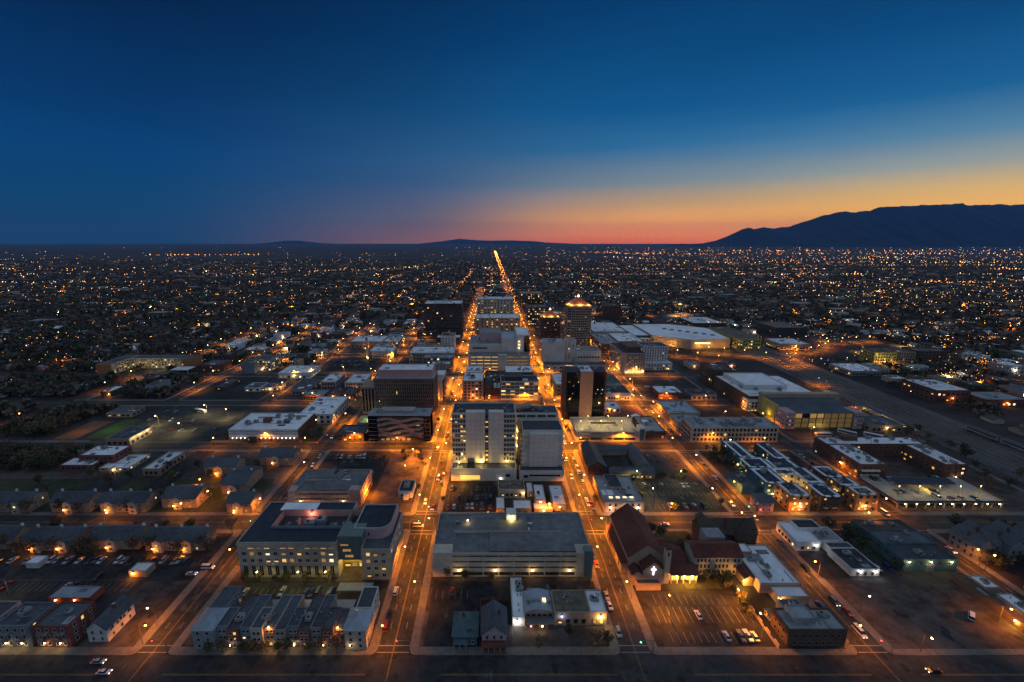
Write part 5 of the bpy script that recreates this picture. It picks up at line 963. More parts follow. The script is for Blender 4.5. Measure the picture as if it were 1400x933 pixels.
def dark_tower():
    e = empty('black_glass_tower', 'tall black glass tower with a broad rust-coloured centre stripe', 'office tower')
    x0, x1, y0, y1, h = 62, 94, 347, 365, 45; xa, xb = 73.5, 84
    for a, bb in ((x0, xa), (xb, x1)):
        b = MB(); b.box(a, bb, y0, y1, 4, h, 'glass_black'); b.build('glass_wall', e)
        for k in range(12): m = MB(); m.box(a + .1, bb - .1, y0 - .05, y0, 4.5 + k * 3.4, 4.62 + k * 3.4, 'black'); m.build('mullion', e)
        for k in range(4): x = a + 1 + k * 2.9; m = MB(); m.box(x, x + .1, y0 - .06, y0, 4.2, h - .2, 'black'); m.build('mullion', e)
        for k in range(4): link('window', window_data(1.0, .9, random.choice(['lit_warm', 'lit_white']), 'black'), e, (random.uniform(a + 1, bb - 1), y0, 6 + random.randint(0, 10) * 3.4))
    c = MB(); c.box(xa, xb, y0 - 1.0, y1 + .5, 0, h + .6, 'terracotta'); c.build('centre_stripe', e)
    for x in (x0 - 1.2, x1): s = MB(); s.box(x, x + 1.2, y0 - .4, y1 + .4, 0, h + .4, 'brick'); s.build('edge_pier', e)
    b = MB(); b.box(x0 - 1, x1 + 1, y0 - 1.4, y1 + 1, 0, 4, 'concrete'); b.build('base', e); r = MB(); r.box(x0 + .4, xa - .1, y0 + .4, y1 - .4, h, h + .3, 'tar_roof'); r.box(xb + .1, x1 - .4, y0 + .4, y1 - .4, h, h + .3, 'tar_roof'); r.box(xa + .5, xb - .5, y0 + 1, y1 - 1, h + .6, h + .9, 'white_roof'); r.build('roof', e); units(e, x0 + 1, x1 - 1, y0 + 2, y1 - 2, h + .6, 6)
dark_tower()
def bank_deck():
    e = parking_garage('parking_garage', 'two-level garage with a floodlit yellow roof deck below the black glass tower', (65, 113, 312.5, 342), 7.2, 'cream', 2, 420, (2, 2), 0, ramp=False, deck='concrete')
    for k in range(6): point_light(e, (70 + k * 8, 322 + (k % 2) * 10, 13), 2600, (1, .68, .2), .4); p = MB(); x, y = 70 + k * 8, 322 + (k % 2) * 10; p.cyl(x, y, 7.2, 13.3, .12, .1, 'pole_metal', 6); p.box(x - .5, x + .5, y - .2, y + .2, 13.3, 13.5, 'pole_metal'); p.cyl(x, y, 13.05, 13.3, .25, .25, 'bulb_warm', 6); p.build('deck_lamp', e)
    r = MB(); r.box(80, 100, 330, 331, 7.2, 8.3, 'brown_wall'); r.build('ramp_wall', e); w = MB(); w.box(113.1, 118, 312.5, 320, 0, 11, 'white_wall'); w.box(113.7, 117.4, 312.3, 312.5, .6, 10, 'glass_green'); w.build('stair_tower', e)
bank_deck()
add('cream_long', 'long_cream_building', 'long cream hotel-like building with tall windows and a patchwork roof', 'cream', 'grey_roof', (22, 3), .04, 18, 'building', box=(153, 219.5, 312, 331), h=12.4, big=True)
add('x', 'storefront_row', 'low cream storefronts with green awnings tucked beside the avenue', 'stone', 'grey_roof', (8, 1), .4, 4, 'shops', box=(151, 172, 331.6, 348), h=8)
def arena():
    e = empty('glass_arena', 'big hall with an amber-lit glass wall between pink corner blocks under a dark roof', 'arena')
    x0, x1, y0, y1, h = 240, 304, 336, 368, 15.5
    gw = MB(); gw.box(x0 + 8, x1 - 8, y0 + .5, y1, 0, 13.5, 'lit_dim' if False else 'glass_green'); gw.build('glass_wall', e)
    for k in range(9): q = MB(); x = x0 + 8 + k * 5.9; q.box(x, x + .5, y0, y0 + .5, 0, 13.6, 'frame'); q.build('mullion', e)
    for k in range(8):
        for r_ in range(3): link('window', window_data(5.3, 3.9, random.choice(['lit_amber'] * 9 + ['lit_dim', 'glass']), 'frame', 2), e, (x0 + 11.2 + k * 5.9, y0 + .5, 1.2 + r_ * 4.1))
    for a, bb in ((x0, x0 + 8), (x1 - 8, x1)): p = MB(); p.box(a, bb, y0 - .5, y0 + 12, 0, 14.4, 'pink'); p.build('corner_block', e); windows(e, (a, bb, y0 - .5, y0 + 12), 'S', 3, 3, 3.4, 3.6, .9, 1.2, .15, .4); windows(e, (a, bb, y0 - .5, y0 + 12), 'W', 4, 3, 3.4, 3.6, .9, 1.2, .15, .4)
    r = MB(); r.mesh([(x0 + 2, y0 + 1, 13.6), (x1 - 2, y0 + 1, 13.6), (x1 - 2, y1, 15.5), (x0 + 2, y1, 15.5)], [(0, 1, 2, 3)], 'slate_roof'); r.build('roof', e); b = MB(); b.box(x0, x1 + 4, y1 + .05, y1 + 6, 0, 19, 'tan'); b.build('stage_wall', e); b = MB(); b.box(x0 - .3, x0 + 2, y0 + 12.05, y1, 0, 16, 'yellow_wall'); b.build('side_wall', e)
    point_light(e, (x0 - 2, y0 + 20, 6), 500, (1, .7, .15), .5); point_light(e, (x0 + 30, y0 - 3, 3), 700, (1, .7, .2), .5)
arena()
e = add('x', 'theatre', 'sprawling theatre with broad white stepped roofs beyond the amber glass hall', 'brown_wall', 'white_roof', (8, 2), .1, 8, 'theatre', box=(233, 300, 376, 440), h=14, big=True); b = MB(); b.shell(rect(240, 280, 396, 436), 13, 18, .6, .4, 'white_wall'); b.box(240.4, 279.6, 396.4, 435.6, 17, 17.2, 'white_roof'); b.build('upper_roof', e); b = MB(); b.box(231, 247, 374, 382, 0, 11, 'white_wall'); b.build('lit_front', e); windows(e, (231, 247, 374, 382), 'S', 5, 3, .6, 3.2, 1.9, 2.2, .7, .5); windows(e, (231, 247, 374, 382), 'W', 3, 3, .6, 3.2, 1.9, 2.2, .7, .5); point_light(e, (228, 380, 5), 2500, ORANGE, .5)
add('brown_th', 'brown_block', 'plain brown windowless block left of the white-roofed theatre', 'brown_wall', 'brown_roof', (6, 4), .05, 2, 'building', box=(233, 255, 442, 470), h=19)
def glassblock():
    e = add('glass_c', 'green_glass_offices', 'pale green glass office block with white floor bands in the middle of downtown', 'white_wall', 'tar_roof', (0, 0), 0, 6, 'office', box=(9, 45.5, 404, 424), h=19, coping='white_wall'); bx = (9, 45.5, 404, 424)
    for r_ in range(5):
        for c in range(8): link('window', window_data(4.1, 2.5, pick_pane(.35, 'glass_green'), 'pale_frame', 1), e, (11.5 + c * 4.5, 404, 1.6 + r_ * 3.4))
    windows(e, bx, 'E', 5, 5, 1.6, 3.4, 2.4, 2.2, .3); p = MB(); p.box(13, 30, 408, 422, 18.3, 22, 'dark_wall'); p.build('penthouse', e); b = MB(); b.box(14, 42, 424.2, 446, 0, 22, 'brown_wall'); b.build('rear_wall', e); b = MB(); b.box(14.3, 41.7, 424.5, 445.7, 22.0, 22.2, 'white_roof'); b.build('rear_roof', e); units(e, 16, 40, 426, 444, 22.2, 6)
glassblock()
def hist():
    e = add('hist_tower', 'old_hotel', 'six-storey orange-lit old hotel with a white roof and small rooftop cupola', 'pinkish', 'white_roof', (5, 6), .3, 1, 'hotel', box=(-28, -8, 404, 432), h=19.5, coping='red_wall'); c = MB(); c.box(-20.5, -16.5, 412, 416, 18.8, 21.5, 'pinkish'); c.hip(-20.5, -16.5, 412, 416, 21.5, 1.4, 'red_roof', .4); c.build('cupola', e); m = MB(); m.cyl(-18.5, 414, 22.9, 27, .12, .06, 'metal', 6); m.build('flagpole', e); point_light(e, (-18, 400.5, 3), 2500, ORANGE, .5)
hist()
add('roofs_c1', 'dark_shop_block', 'narrow dark shop block beside the cupola hotel', 'brown_wall', 'tar_roof', (3, 3), .15, 2, 'shops', box=(-6.5, 1.5, 404, 440), h=15); add('x', 'red_shop_block', 'narrow red shop block with a small white roof beside the green glass offices', 'red_wall', 'white_roof', (3, 3), .15, 2, 'shops', box=(2, 8.5, 404, 422), h=12.5)
add('hist_back', 'white_vault_building', 'white-roofed building directly behind the cupola hotel', 'white_wall', 'white_roof', (6, 3), .2, 3, 'building', box=(-28, -10, 446, 478), h=13.5); add('roofs_c2', 'shops_block', 'shops with black roof units between the lit garage and the glass offices', 'tan', 'tar_roof', (8, 2), .4, 6, 'shops', box=(-7, 40, 452, 478), h=8)
def lit_gar():
    e = parking_garage('parking_garage', 'garage with brilliantly yellow-lit floors in the heart of downtown', (-27, 45, 494, 512), 20, 'concrete', 5, 0, (3, 3), 0, ramp=False); 
    for k in range(5):
        for j in range(8): x = -22 + j * 8.6; link('lit_bay', window_data(7.4, 1.2, 'lit_warm' if j < 4 else 'lit_dim', 'concrete'), e, (x, 494.31, k * 4 + 2.75))
    c = MB(); c.box(8, 18, 492.5, 496, 0, 22.5, 'pale_concrete'); c.build('stair_tower', e)
lit_gar()
def conv():
    e = flat_building('concrete_theatre', 'blocky pale concrete hall with stepped white roofs over the lit garage', (-27, 20, 516, 566), 30, 'pale_concrete', 'grey_roof', 'theatre', .8, nunits=5, big=True)
    for bx, hh, w_, rf in (((-14, 12, 530, 560), 41, 'pink', 'grey_roof'), ((12.1, 30, 514, 560), 37, 'pale_concrete', 'metal_roof'), ((30.1, 45.5, 512.5, 560), 42, 'white_wall', 'white_roof')):
        b = MB(); inn = b.shell(rect(*bx), 0, hh, .7, .4, w_); b.build('wall', e); r = MB(); r.face([(x, y, hh - .7) for x, y in inn], rf); r.build('roof', e)
    d = MB(); d.box(39, 45.8, 512.0, 512.45, 4, 40, 'glass_black'); d.build('glass_strip', e); link('window', window_data(18, 1.6, 'glass_black', 'frame', 8), e, (-14, 516, 24))
    for z in (8, 12, 16): wall_lamp(e, (33, 512.1, z + 18), 60)
    for x in (-20, 0): wall_lamp(e, (x, 515.6, 4), 1500, color=ORANGE)
conv()
add('mid_office', 'brown_office', 'wide brown office with two bands of lit windows in the avenue gap', 'tan', 'white_roof', (9, 8), .4, 4, 'office', box=(-27, 45, 690, 730), h=32); add('cream_far', 'cream_hotel', 'cream hotel block with a teal roof edge farther up the orange avenue', 'cream', 'white_roof', (11, 11), .25, 3, 'hotel', box=(-27, 40, 800, 840), h=48, coping='teal_wall')
add('dark_office', 'black_office_tower', 'wide black office tower with a white penthouse and a few lit windows', 'dark_wall', 'white_roof', (16, 13), .05, 6, 'office tower', box=(-107, -47, 690, 730), h=55, glass='glass_black'); add('dark_low', 'dark_podium', 'dark low block at the foot of the black office tower', 'dark_wall', 'brown_roof', (8, 3), .1, 3, 'building', box=(-118, -85, 680, 715), h=11); add('lodge', 'white_roofed_lodge', 'white-roofed lodge with dark dormers below the black office tower', 'brown_wall', 'white_roof', (8, 2), .2, 6, 'building', box=(-82, -47, 640, 660), h=11)
add('row_white', 'white_roofed_shops', 'white-roofed shop row with a windowed front behind the brown tower', 'tan', 'white_roof', (14, 3), .15, 4, 'shops', box=(-104, -47, 535, 570), h=14, lamp=1500); add('corner_w', 'corner_shop', 'white-roofed corner shop with orange lamps left of the black tower', 'tan', 'white_roof', (5, 2), .3, 2, 'shop', box=(-152, -133, 640, 662), h=9, lamp=1500); add('x', 'shops_block', 'bluish shop fronts in front of the white-roofed shop row', 'bluegrey', 'grey_roof', (9, 3), .15, 3, 'shops', box=(-84, -47, 520, 534.8), h=12)
add('annex_a', 'tower_annex', 'white-roofed annex behind the pink penthouse', 'pinkish', 'white_roof', (6, 3), .15, 3, 'office', box=(-76, -47, 404, 440), h=20); add('annex_b', 'slim_pale_annex', 'slim pale block with vertical fins between the brown tower and the orange avenue', 'white_wall', 'grey_roof', (4, 1), .3, 1, 'office', box=(-48.5, -46, 366, 390), h=10) if False else None
def slim():
    e = flat_building('slim_pale_annex', 'slim pale block with vertical fins between the brown tower and the orange avenue', (-58, -47, 392.5 + 10, 402.5 + 12), 22, 'white_wall', 'grey_roof', 'office', .5)
    for k in range(5): f = MB(); f.box(-58 + k * 2.7, -57.6 + k * 2.7, 401.6, 402.48, 1, 21.6, 'tan'); f.build('fin', e)
    for k in range(4): link('window', window_data(1.8, 2.2, 'lit_warm', 'frame'), e, (-56.4 + k * 2.7, 402.5, 1))
    point_light(e, (-53, 399, 3), 3500, ORANGE, .5)
slim()
# the two plaza towers with pyramid roofs
def plaza(name, label, x0, x1, y0, y1, h, rise, rows, cols, glass):
    e = empty(name, label, 'office tower'); c = 5; poly = [(x0 + c, y0), (x1 - c, y0), (x1, y0 + c), (x1, y1 - c), (x1 - c, y1), (x0 + c, y1), (x0, y1 - c), (x0, y0 + c)]
    b = MB(); b.prism(poly, 0, h, 'tan' if h > 50 else 'brown_wall'); b.build('wall', e); dz = (h - 6) / rows
    for r_ in range(rows):
        for k in range(cols): link('window', window_data((x1 - x0 - 2 * c) / cols * .72, dz * .58, pick_pane(.06, glass), 'frame'), e, (x0 + c + (x1 - x0 - 2 * c) * (k + .5) / cols, y0, 4 + r_ * dz))
        for k in range(cols): link('window', window_data((y1 - y0 - 2 * c) / cols * .72, dz * .58, pick_pane(.06, glass), 'frame'), e, (x0, y0 + c + (y1 - y0 - 2 * c) * (k + .5) / cols, 4 + r_ * dz), -math.pi / 2)
        for (px, py, rz) in ((x0 + c / 2, y0 + c / 2, -math.pi / 4), (x1 - c / 2, y0 + c / 2, math.pi / 4)): link('window', window_data(5.2, dz * .55, pick_pane(.04, 'glass_black'), 'frame', 2), e, (px, py, 4 + r_ * dz), rz)
    p = MB(); cx, cy_ = (x0 + x1) / 2, (y0 + y1) / 2; s = 3.5; w, d = (x1 - x0) / 2 - s, (y1 - y0) / 2 - s
    p.mesh([(cx - w, cy_ - d, h + 1.5), (cx + w, cy_ - d, h + 1.5), (cx + w, cy_ + d, h + 1.5), (cx - w, cy_ + d, h + 1.5), (cx, cy_, h + 1.5 + rise)], [(0, 1, 4), (1, 2, 4), (2, 3, 4), (3, 0, 4)], 'copper'); p.box(cx - w, cx + w, cy_ - d, cy_ + d, h, h + 1.5, 'cream'); p.build('pyramid_roof', e); t = MB(); t.cyl(cx, cy_, h + rise - 1, h + rise + 3, 1.6, .2, 'bulb_warm', 6); t.build('roof_finial', e)
    for ax, ay in ((cx, y0 + 1.6), (cx - w, y0 + 1.8), (cx + w, y0 + 1.8), (x0 + 1.6, cy_)): point_light(e, (ax, ay, h + 2.0), 5000 if h > 50 else 3000, (1, .45, .08), .6)
plaza('tall_plaza_tower', 'tallest tower, banded tan and dark, under an orange-lit pyramid roof', 103, 136, 585, 618, 66, 10, 18, 9, 'glass_black'); plaza('short_plaza_tower', 'shorter dark tower with an orange-lit pyramid roof left of the tallest tower', 74, 104, 645, 675, 40, 9, 10, 10, 'glass_black')
add('conc_w', 'concrete_block', 'blank grey concrete block with a few glowing slits before the pyramid towers', 'pale_concrete', 'grey_roof', (0, 0), 0, 5, 'building', box=(62, 88, 508, 534), h=33); add('conc_tower', 'concrete_stair_tower', 'pale concrete stair tower with a bright yellow edge before the tallest tower', 'pale_concrete', 'grey_roof', (2, 8), .4, 1, 'building', box=(92, 104.5, 526, 543), h=31.7, ww=1); add('conc_e', 'concrete_hall', 'low concrete hall with a pink upper box before the tallest tower', 'pale_concrete', 'grey_roof', (8, 2), .1, 4, 'building', box=(104.6, 135, 524, 552), h=19)
e = add('x', 'concrete_podium', 'dark-roofed podium in front of the blank concrete block', 'concrete', 'slate_roof', (10, 2), .15, 6, 'building', box=(62, 135, 493, 507.9), h=10); wall_lamp(e, (90, 492.6, 8), 1500, color=WARM)
add('midlot', 'white_roofed_offices', 'tan offices with a clean white roof left of the black glass tower', 'tan', 'white_roof', (4, 4), .3, 1, 'office', box=(62, 80, 404, 440), h=16); add('midglass', 'dark_roofed_offices', 'dark-roofed offices behind the black glass tower', 'grey_wall', 'tar_roof', (8, 3), .15, 6, 'office', box=(81, 108, 404, 440), h=14)
add('flat_r3', 'arcaded_market', 'white arcaded market hall with a black roof beside the orange street', 'white_wall', 'tar_roof', (9, 1), .3, 2, 'market', box=(109, 135, 403, 428), h=7.5, lamp=900); add('flat_r4', 'teal_roofed_shop', 'narrow teal-roofed shop beyond the arcaded market', 'tan', 'teal_roof', (5, 1), .3, 2, 'shop', box=(112, 135, 436, 468), h=7)
add('x', 'plaza_shop', 'small white shop with a low roof on the brick plaza', 'white_wall', 'white_roof', (6, 1), .4, 1, 'shop', box=(96, 116, 371, 386), h=5, lamp=600)
def tent():
    e = empty('pavilion', 'small faceted white dome pavilion on the corner plaza', 'pavilion'); b = MB(); n = 8; cx, cy_, r0 = 124, 354, 6; ring = [(cx + r0 * math.cos(2 * math.pi * i / n), cy_ + r0 * math.sin(2 * math.pi * i / n)) for i in range(n)]; r1 = [(cx + 4 * math.cos(2 * math.pi * (i + .5) / n), cy_ + 4 * math.sin(2 * math.pi * (i + .5) / n)) for i in range(n)]
    for i in range(n):
        j = (i + 1) % n; b.face([(*ring[i], .12), (*ring[j], .12), (*r1[i], 4)], 'white_roof'); b.face([(*r1[i], 4), (*ring[j], .12), (*r1[j], 4)], 'metal_roof'); b.face([(*r1[i], 4), (*r1[j], 4), (cx, cy_, 6.4)], 'white_roof')
    b.build('dome', e)
tent()
add('corner_r', 'corner_brick_shop', 'flat brick shop with a grey-blue roof beside the floodlit garage', 'brick', 'grey_roof', (6, 1), .15, 3, 'shop', box=(119, 135, 316, 346), h=7)
def curved_hotel():
    e = empty('cornered_hotel', 'seven-storey tan hotel with uplit columns and a rounded corner', 'hotel'); x0, x1, y0, y1, h = 152, 179, 494, 548, 24
    poly = [(x0 + 5, y0), (x1, y0), (x1, y1), (x0, y1), (x0, y0 + 5)] ; poly = [(x0 + 5 - 5 * math.sin(math.radians(t)), y0 + 5 - 5 * math.cos(math.radians(t))) for t in range(75, -1, -15)] + [(x1, y0), (x1, y1), (x0, y1)]
    b = MB(); inn = b.shell(poly, 0, h, .8, .4, 'pinkish'); b.build('wall', e); r = MB(); r.face([(x, y, h - .8) for x, y in inn], 'tar_roof'); r.build('roof', e); units(e, x0 + 6, x1 - 2, y0 + 8, y1 - 4, h - .8, 6); windows(e, (x0 + 5, x1, y0, y1), 'S', 8, 7, 4, 2.8, 1.3, 1.6, .2, .6); windows(e, (x0, x1, y0 + 5, y1), 'W', 13, 7, 4, 2.8, 1.3, 1.6, .2, .6)
    for k in range(6): c = MB(); x = x0 + 6 + k * 3.8; c.box(x, x + .5, y0 - .5, y0, 0, 9, 'cream'); c.build('column', e); point_light(e, (x + .2, y0 - 1.4, 1.5), 500, (1, .7, .3), .3)
    p = MB(); p.box(x0 + 10, x1 - 2, y0 + 14, y1 - 8, h - .8, h + 4, 'brown_wall'); p.build('penthouse', e); point_light(e, (x0 - 3, y0 + 12, 4), 2500, (1, .6, .15), .5)
curved_hotel()
e = add('white_tower', 'white_gridded_tower', 'white eight-storey tower with a strict grid of small windows and a dark roof', 'white_wall', 'tar_roof', (9, 8), .1, 2, 'hotel', box=(184, 214, 516, 540), h=27, ww=1.3); b = MB(); b.box(182, 216, 505, 515.9, 0, 9, 'white_wall'); b.build('lower_block', e); windows(e, (182, 216, 505, 516), 'S', 9, 2, 1, 4, 1.5, 2.4, .3)
add('brick_n', 'brick_offices', 'long brick offices with a blue-grey roof beside the tallest tower', 'orange_wall', 'grey_roof', (7, 4), .2, 6, 'office', box=(150, 176, 584, 655), h=14); add('white_n', 'white_exhibition_hall', 'wide exhibition hall with a smooth white roof right of the tallest tower', 'concrete', 'white_roof', (10, 2), .15, 3, 'hall', box=(160, 212, 676, 756), h=13); add('x', 'banded_hall', 'hall with a white roof and dark banding below the exhibition hall', 'grey_wall', 'white_roof', (12, 2), .1, 4, 'hall', box=(178, 214, 600, 660), h=14)
def convention():
    e = empty('convention_centre', 'vast convention hall with a glowing white roof and orange-lit wall', 'convention hall'); poly = [(240, 640), (285, 610), (345, 618), (350, 700), (300, 735), (240, 735)]
    b = MB(); inn = b.shell(poly, 0, 14, .6, .5, 'tan'); b.build('wall', e); r = MB(); r.face([(x, y, 13.4) for x, y in inn], 'white_roof'); r.build('roof', e)
    for k in range(7): s = MB(); x, y = 275 + k * 9, 690 - k * 8; s.box(x, x + 5, y, y + 4, 13.4, 14.6, 'slate_roof'); s.build('roof_vent', e)
    for bx, hh in (((215, 239.9, 650, 735), 12), ((222, 239.9, 636, 649.9), 9)): b = MB(); inn = b.shell(rect(*bx), 0, hh, .5, .4, 'brown_wall'); b.build('wing_wall', e); r = MB(); r.face([(x, y, hh - .5) for x, y in inn], 'white_roof'); r.build('wing_roof', e)
    for k in range(7): point_light(e, (226 + k * 18, 628 - k * 4 if k < 4 else 606, 5), 3500, (1, .5, .08), .6)
    l = MB(); l.box(290, 312, 609.4, 610.6, 8, 10, 'lit_white'); l.build('lit_sign_band', e)
convention()
add('green_garage', 'green_garage', 'long greenish-yellow garage beside the convention hall', 'yellow_wall', 'gravel_roof', (9, 3), .3, 2, 'parking garage', box=(351.5, 386, 612, 700), h=15); add('whitelong', 'white_warehouse', 'long warehouse with a stepped white roof beyond the convention hall', 'dark_wall', 'white_roof', (8, 1), .1, 4, 'warehouse', box=(360, 415, 770, 838), h=9)
add('brick_far', 'brick_tower', 'square brick tower standing behind the exhibition hall', 'brick', 'brown_roof', (8, 6), .06, 2, 'office tower', box=(223, 256, 860, 900), h=27); add('dark_e', 'dark_hall', 'dark broad hall with a pale ribbed roof near the lit overpass', 'dark_wall', 'gravel_roof', (0, 0), 0, 2, 'hall', box=(462, 514, 700, 760), h=14); add('low_e', 'orange_lit_store', 'low white-roofed store with an orange-lit front before the overpass', 'tan', 'white_roof', (9, 1), .5, 3, 'store', box=(410, 452, 606, 644), h=9, lamp=2500)
add('yellow_e', 'yellow_block', 'lime-yellow apartment block right of the rail tracks', 'yellow_wall', 'brown_roof', (8, 4), .08, 2, 'apartments', box=(478, 506, 530, 552), h=15.5, lamp=450); point_light(None, (486, 518, 9), 5000, (1, .8, .2), .5, 'floodlight'); add('yellow_e2', 'yellow_block', 'dim ochre block standing just right of the lime-yellow one', 'tan', 'brown_roof', (7, 4), .08, 2, 'apartments', box=(511, 533, 534, 556), h=15); add('x', 'yellow_block', 'olive-brown block at the far end of the yellow row', 'brown_wall', 'brown_roof', (8, 4), .06, 2, 'apartments', box=(540, 580, 540, 562), h=15)
add('brick_r', 'brick_warehouse', 'red brick warehouse with a white roof lit by orange wall lamps past the tracks', 'brick', 'white_roof', (7, 2), .1, 4, 'warehouse', box=(425, 458, 398, 434), h=12, lamp=900); add('low_r', 'depot', 'low white-roofed depot with a violet lamp by the tracks', 'grey_wall', 'white_roof', (8, 1), .1, 3, 'depot', box=(412, 446, 482, 516), h=6); add('x', 'brick_warehouse', 'lower brick warehouse right of the white-roofed brick one', 'brick', 'grey_roof', (8, 1), .3, 2, 'warehouse', box=(460, 500, 386, 410), h=7, lamp=700)
add('far_brown', 'far_brown_tower', 'brown mid-rise with lit corners far up the avenue on the right', 'brown_wall', 'tan', (9, 8), .3, 2, 'office tower', box=(66, 118, 1010, 1060), h=34); add('far_brown2', 'far_brown_block', 'brown block with many lit balconies nearer along the same avenue', 'brown_wall', 'gravel_roof', (9, 7), .4, 2, 'apartments', box=(66, 104, 800, 840), h=33)
add('flat_r1', 'white_roofed_store', 'flat brick store with a bright white roof on the open block', 'brick', 'white_roof', (5, 1), .3, 1, 'store', box=(162, 186, 404, 426), h=7.5); add('flat_r2', 'narrow_white_store', 'narrow store with blue-white roof edges behind the long cream building', 'tan', 'metal_roof', (6, 1), .2, 3, 'store', box=(153, 180, 355, 386), h=6.5); add('flat_r5', 'dark_low_store', 'dark low store in the open block of bare lots', 'grey_wall', 'brown_roof', (5, 1), .1, 1, 'store', box=(194, 219, 404, 420), h=6)
# the west side
def hotel():
    e = empty('motor_hotel', 'four-storey cream and orange L-shaped hotel with a lit forecourt on the left', 'hotel')
    for bx, wl in (((-455, -439, 488, 530), 'cream'), ((-438.9, -372, 514, 530), 'cream'), ((-455.5, -438.5, 486, 487.9), 'orange_wall'), ((-371.9, -362, 510, 531), 'orange_wall')):
        b = MB(); inn = b.shell(rect(*bx), 0, 12.5, .5, .3, wl); b.build('wall', e); r = MB(); r.face([(x, y, 12) for x, y in inn], 'slate_roof'); r.build('roof', e)
    windows(e, (-438.9, -372, 514, 530), 'S', 16, 4, 1, 2.9, 1.8, 1.5, .3); windows(e, (-455, -439, 488, 530), 'E', 10, 4, 1, 2.9, 1.8, 1.5, .25)
    for x in (-430, -410, -392): point_light(e, (x, 505, 4), 900, (1, .75, .25), .5)
    c = MB(); c.box(-372, -352, 488, 502, 5, 5.6, 'white_roof'); c.build('canopy', e)
    for x in (-371, -353): p = MB(); p.box(x, x + .5, 489, 489.5, 0, 5, 'white_wall'); p.build('canopy_post', e)
hotel()
for key, nm, lab, wl, rf, wn, lt, ct, kw in [
    ('brick_lowW', 'brick_school_wing', 'low red brick wing with a white roof at the left, nearest the street', 'red_wall', 'white_roof', (6, 1), .05, 'school', {}), ('brick_mid', 'brick_school', 'red brick school with a stepped white roof on the left', 'red_wall', 'white_roof', (7, 2), .05, 'school', {'h': 8}), ('canopy_shop', 'canopied_shop', 'white-canopied shop with yellow lamps beside the brick school', 'cream', 'white_roof', (6, 1), .4, 'shop', {'lamp': 450}), ('longW', 'long_white_roofed_shed', 'long shed with a white roof and pale side wall near the brick school', 'tan', 'white_roof', (3, 1), .05, 'shed', {}),
    ('ware_W', 'floodlit_warehouse', 'grey warehouse with floodlights on the side facing the yellow-lit parking lot', 'tan', 'slate_roof', (4, 1), .05, 'warehouse', {}), ('shed_W', 'tan_shed', 'tan-sided shed behind the floodlit warehouse', 'tan', 'slate_roof', (5, 1), .05, 'shed', {}), ('apt_tower', 'pale_apartment_block', 'pale blue-grey windowless end of an apartment block west of downtown', 'bluegrey', 'slate_roof', (0, 0), 0, 'apartments', {'h': 13}), ('apt_tower_e', 'lit_apartment_block', 'apartment block with amber-lit balconies and a white fin wall', 'cream', 'slate_roof', (6, 4), .6, 'apartments', {'h': 14, 'lamp': 450}),
    ('shop_a', 'dark_roofed_shop', 'small shop with a dark flat roof beside the orange crossing on the left', 'brown_wall', 'slate_roof', (4, 1), .1, 'shop', {}), ('shop_b', 'white_walled_shop', 'white-walled shop on the bare corner lot', 'white_wall', 'slate_roof', (4, 1), .1, 'shop', {}), ('shop_c', 'lit_garage_shop', 'shop with lit orange bays next to the white-walled shop', 'cream', 'slate_roof', (6, 1), .8, 'shop', {'lamp': 450}), ('gas', 'fuel_station', 'fuel station with a white canopy roof and magenta lamp', 'white_wall', 'white_roof', (8, 1), .8, 'fuel station', {'lamp': 450}),
    ('pinkish', 'pink_walled_shop', 'pink-walled shop with a white roof in the mixed west block', 'pink', 'white_roof', (5, 2), .1, 'shop', {}), ('creamthree', 'cream_corner_building', 'three-storey cream corner building with a white roof by the lamplit street', 'cream', 'white_roof', (7, 3), .2, 'building', {'lamp': 700}), ('darkflat', 'dark_flat_store', 'dark flat store west of the pink-walled shop', 'grey_wall', 'slate_roof', (5, 1), .1, 'store', {}), ('greenroof', 'pale_green_roofed_store', 'store with a pale green roof behind the striped store', 'brick', 'green_roof', (6, 1), .1, 'store', {'box': (-184, -163, 404, 424)}), ('darkbrick', 'brick_store', 'dark brick store next to the pale green roof', 'brick', 'brown_roof', (5, 1), .15, 'store', {'box': (-161, -147, 404, 424), 'lamp': 700}), ('brick_corner', 'brick_corner_store', 'low brick store at the corner with a blue sign lamp', 'brick', 'slate_roof', (5, 1), .3, 'store', {'box': (-146, -134, 404, 424)}),
    ('chapel', 'white_roofed_hall', 'hall with a sharply angled white roof west of the avenue', 'tan', 'white_roof', (8, 1), .2, 'hall', {'lamp': 1500}), ('chapel_hall', 'long_stone_hall', 'long pale stone hall beside the slender tower', 'cream', 'white_roof', (9, 1), .1, 'hall', {}), ('shop_d', 'grey_shop', 'grey shop with a white roof on the lamplit diagonal', 'grey_wall', 'white_roof', (5, 2), .3, 'shop', {'lamp': 1500}), ('house_g', 'white_roofed_block', 'white-roofed block among the trees north of the pale apartments', 'tan', 'white_roof', (6, 2), .1, 'building', {}), ('house_h', 'pale_roofed_block', 'pale-roofed block with a curved front west of the white-roofed hall', 'white_wall', 'grey_roof', (5, 2), .3, 'building', {'lamp': 450})]:
    add(key, nm, lab, wl, rf, wn, lt, 2, ct, **kw)
for y in (309, 316, 323): point_light(None, (-270.5, y, 5), 900, (1, .82, .4), .4, 'floodlight')
e = empty('slender_tower', 'slender pale campanile rising beside the long stone hall', 'tower'); b = MB(); b.box(-164.5, -161.7, 557, 560, 0, 27, 'cream'); b.build('shaft', e); b = MB(); b.hip(-164.5, -161.7, 557, 560, 27, 2.2, 'red_roof', .3); b.build('cap', e); wall_lamp(e, (-163, 556.4, 2.5), 900)
structure(plane('playing_court', -342, -324, 316, 352, .13, 'orange_turf')); structure(plane('playing_court', -318, -302, 318, 356, .13, 'green_turf'))
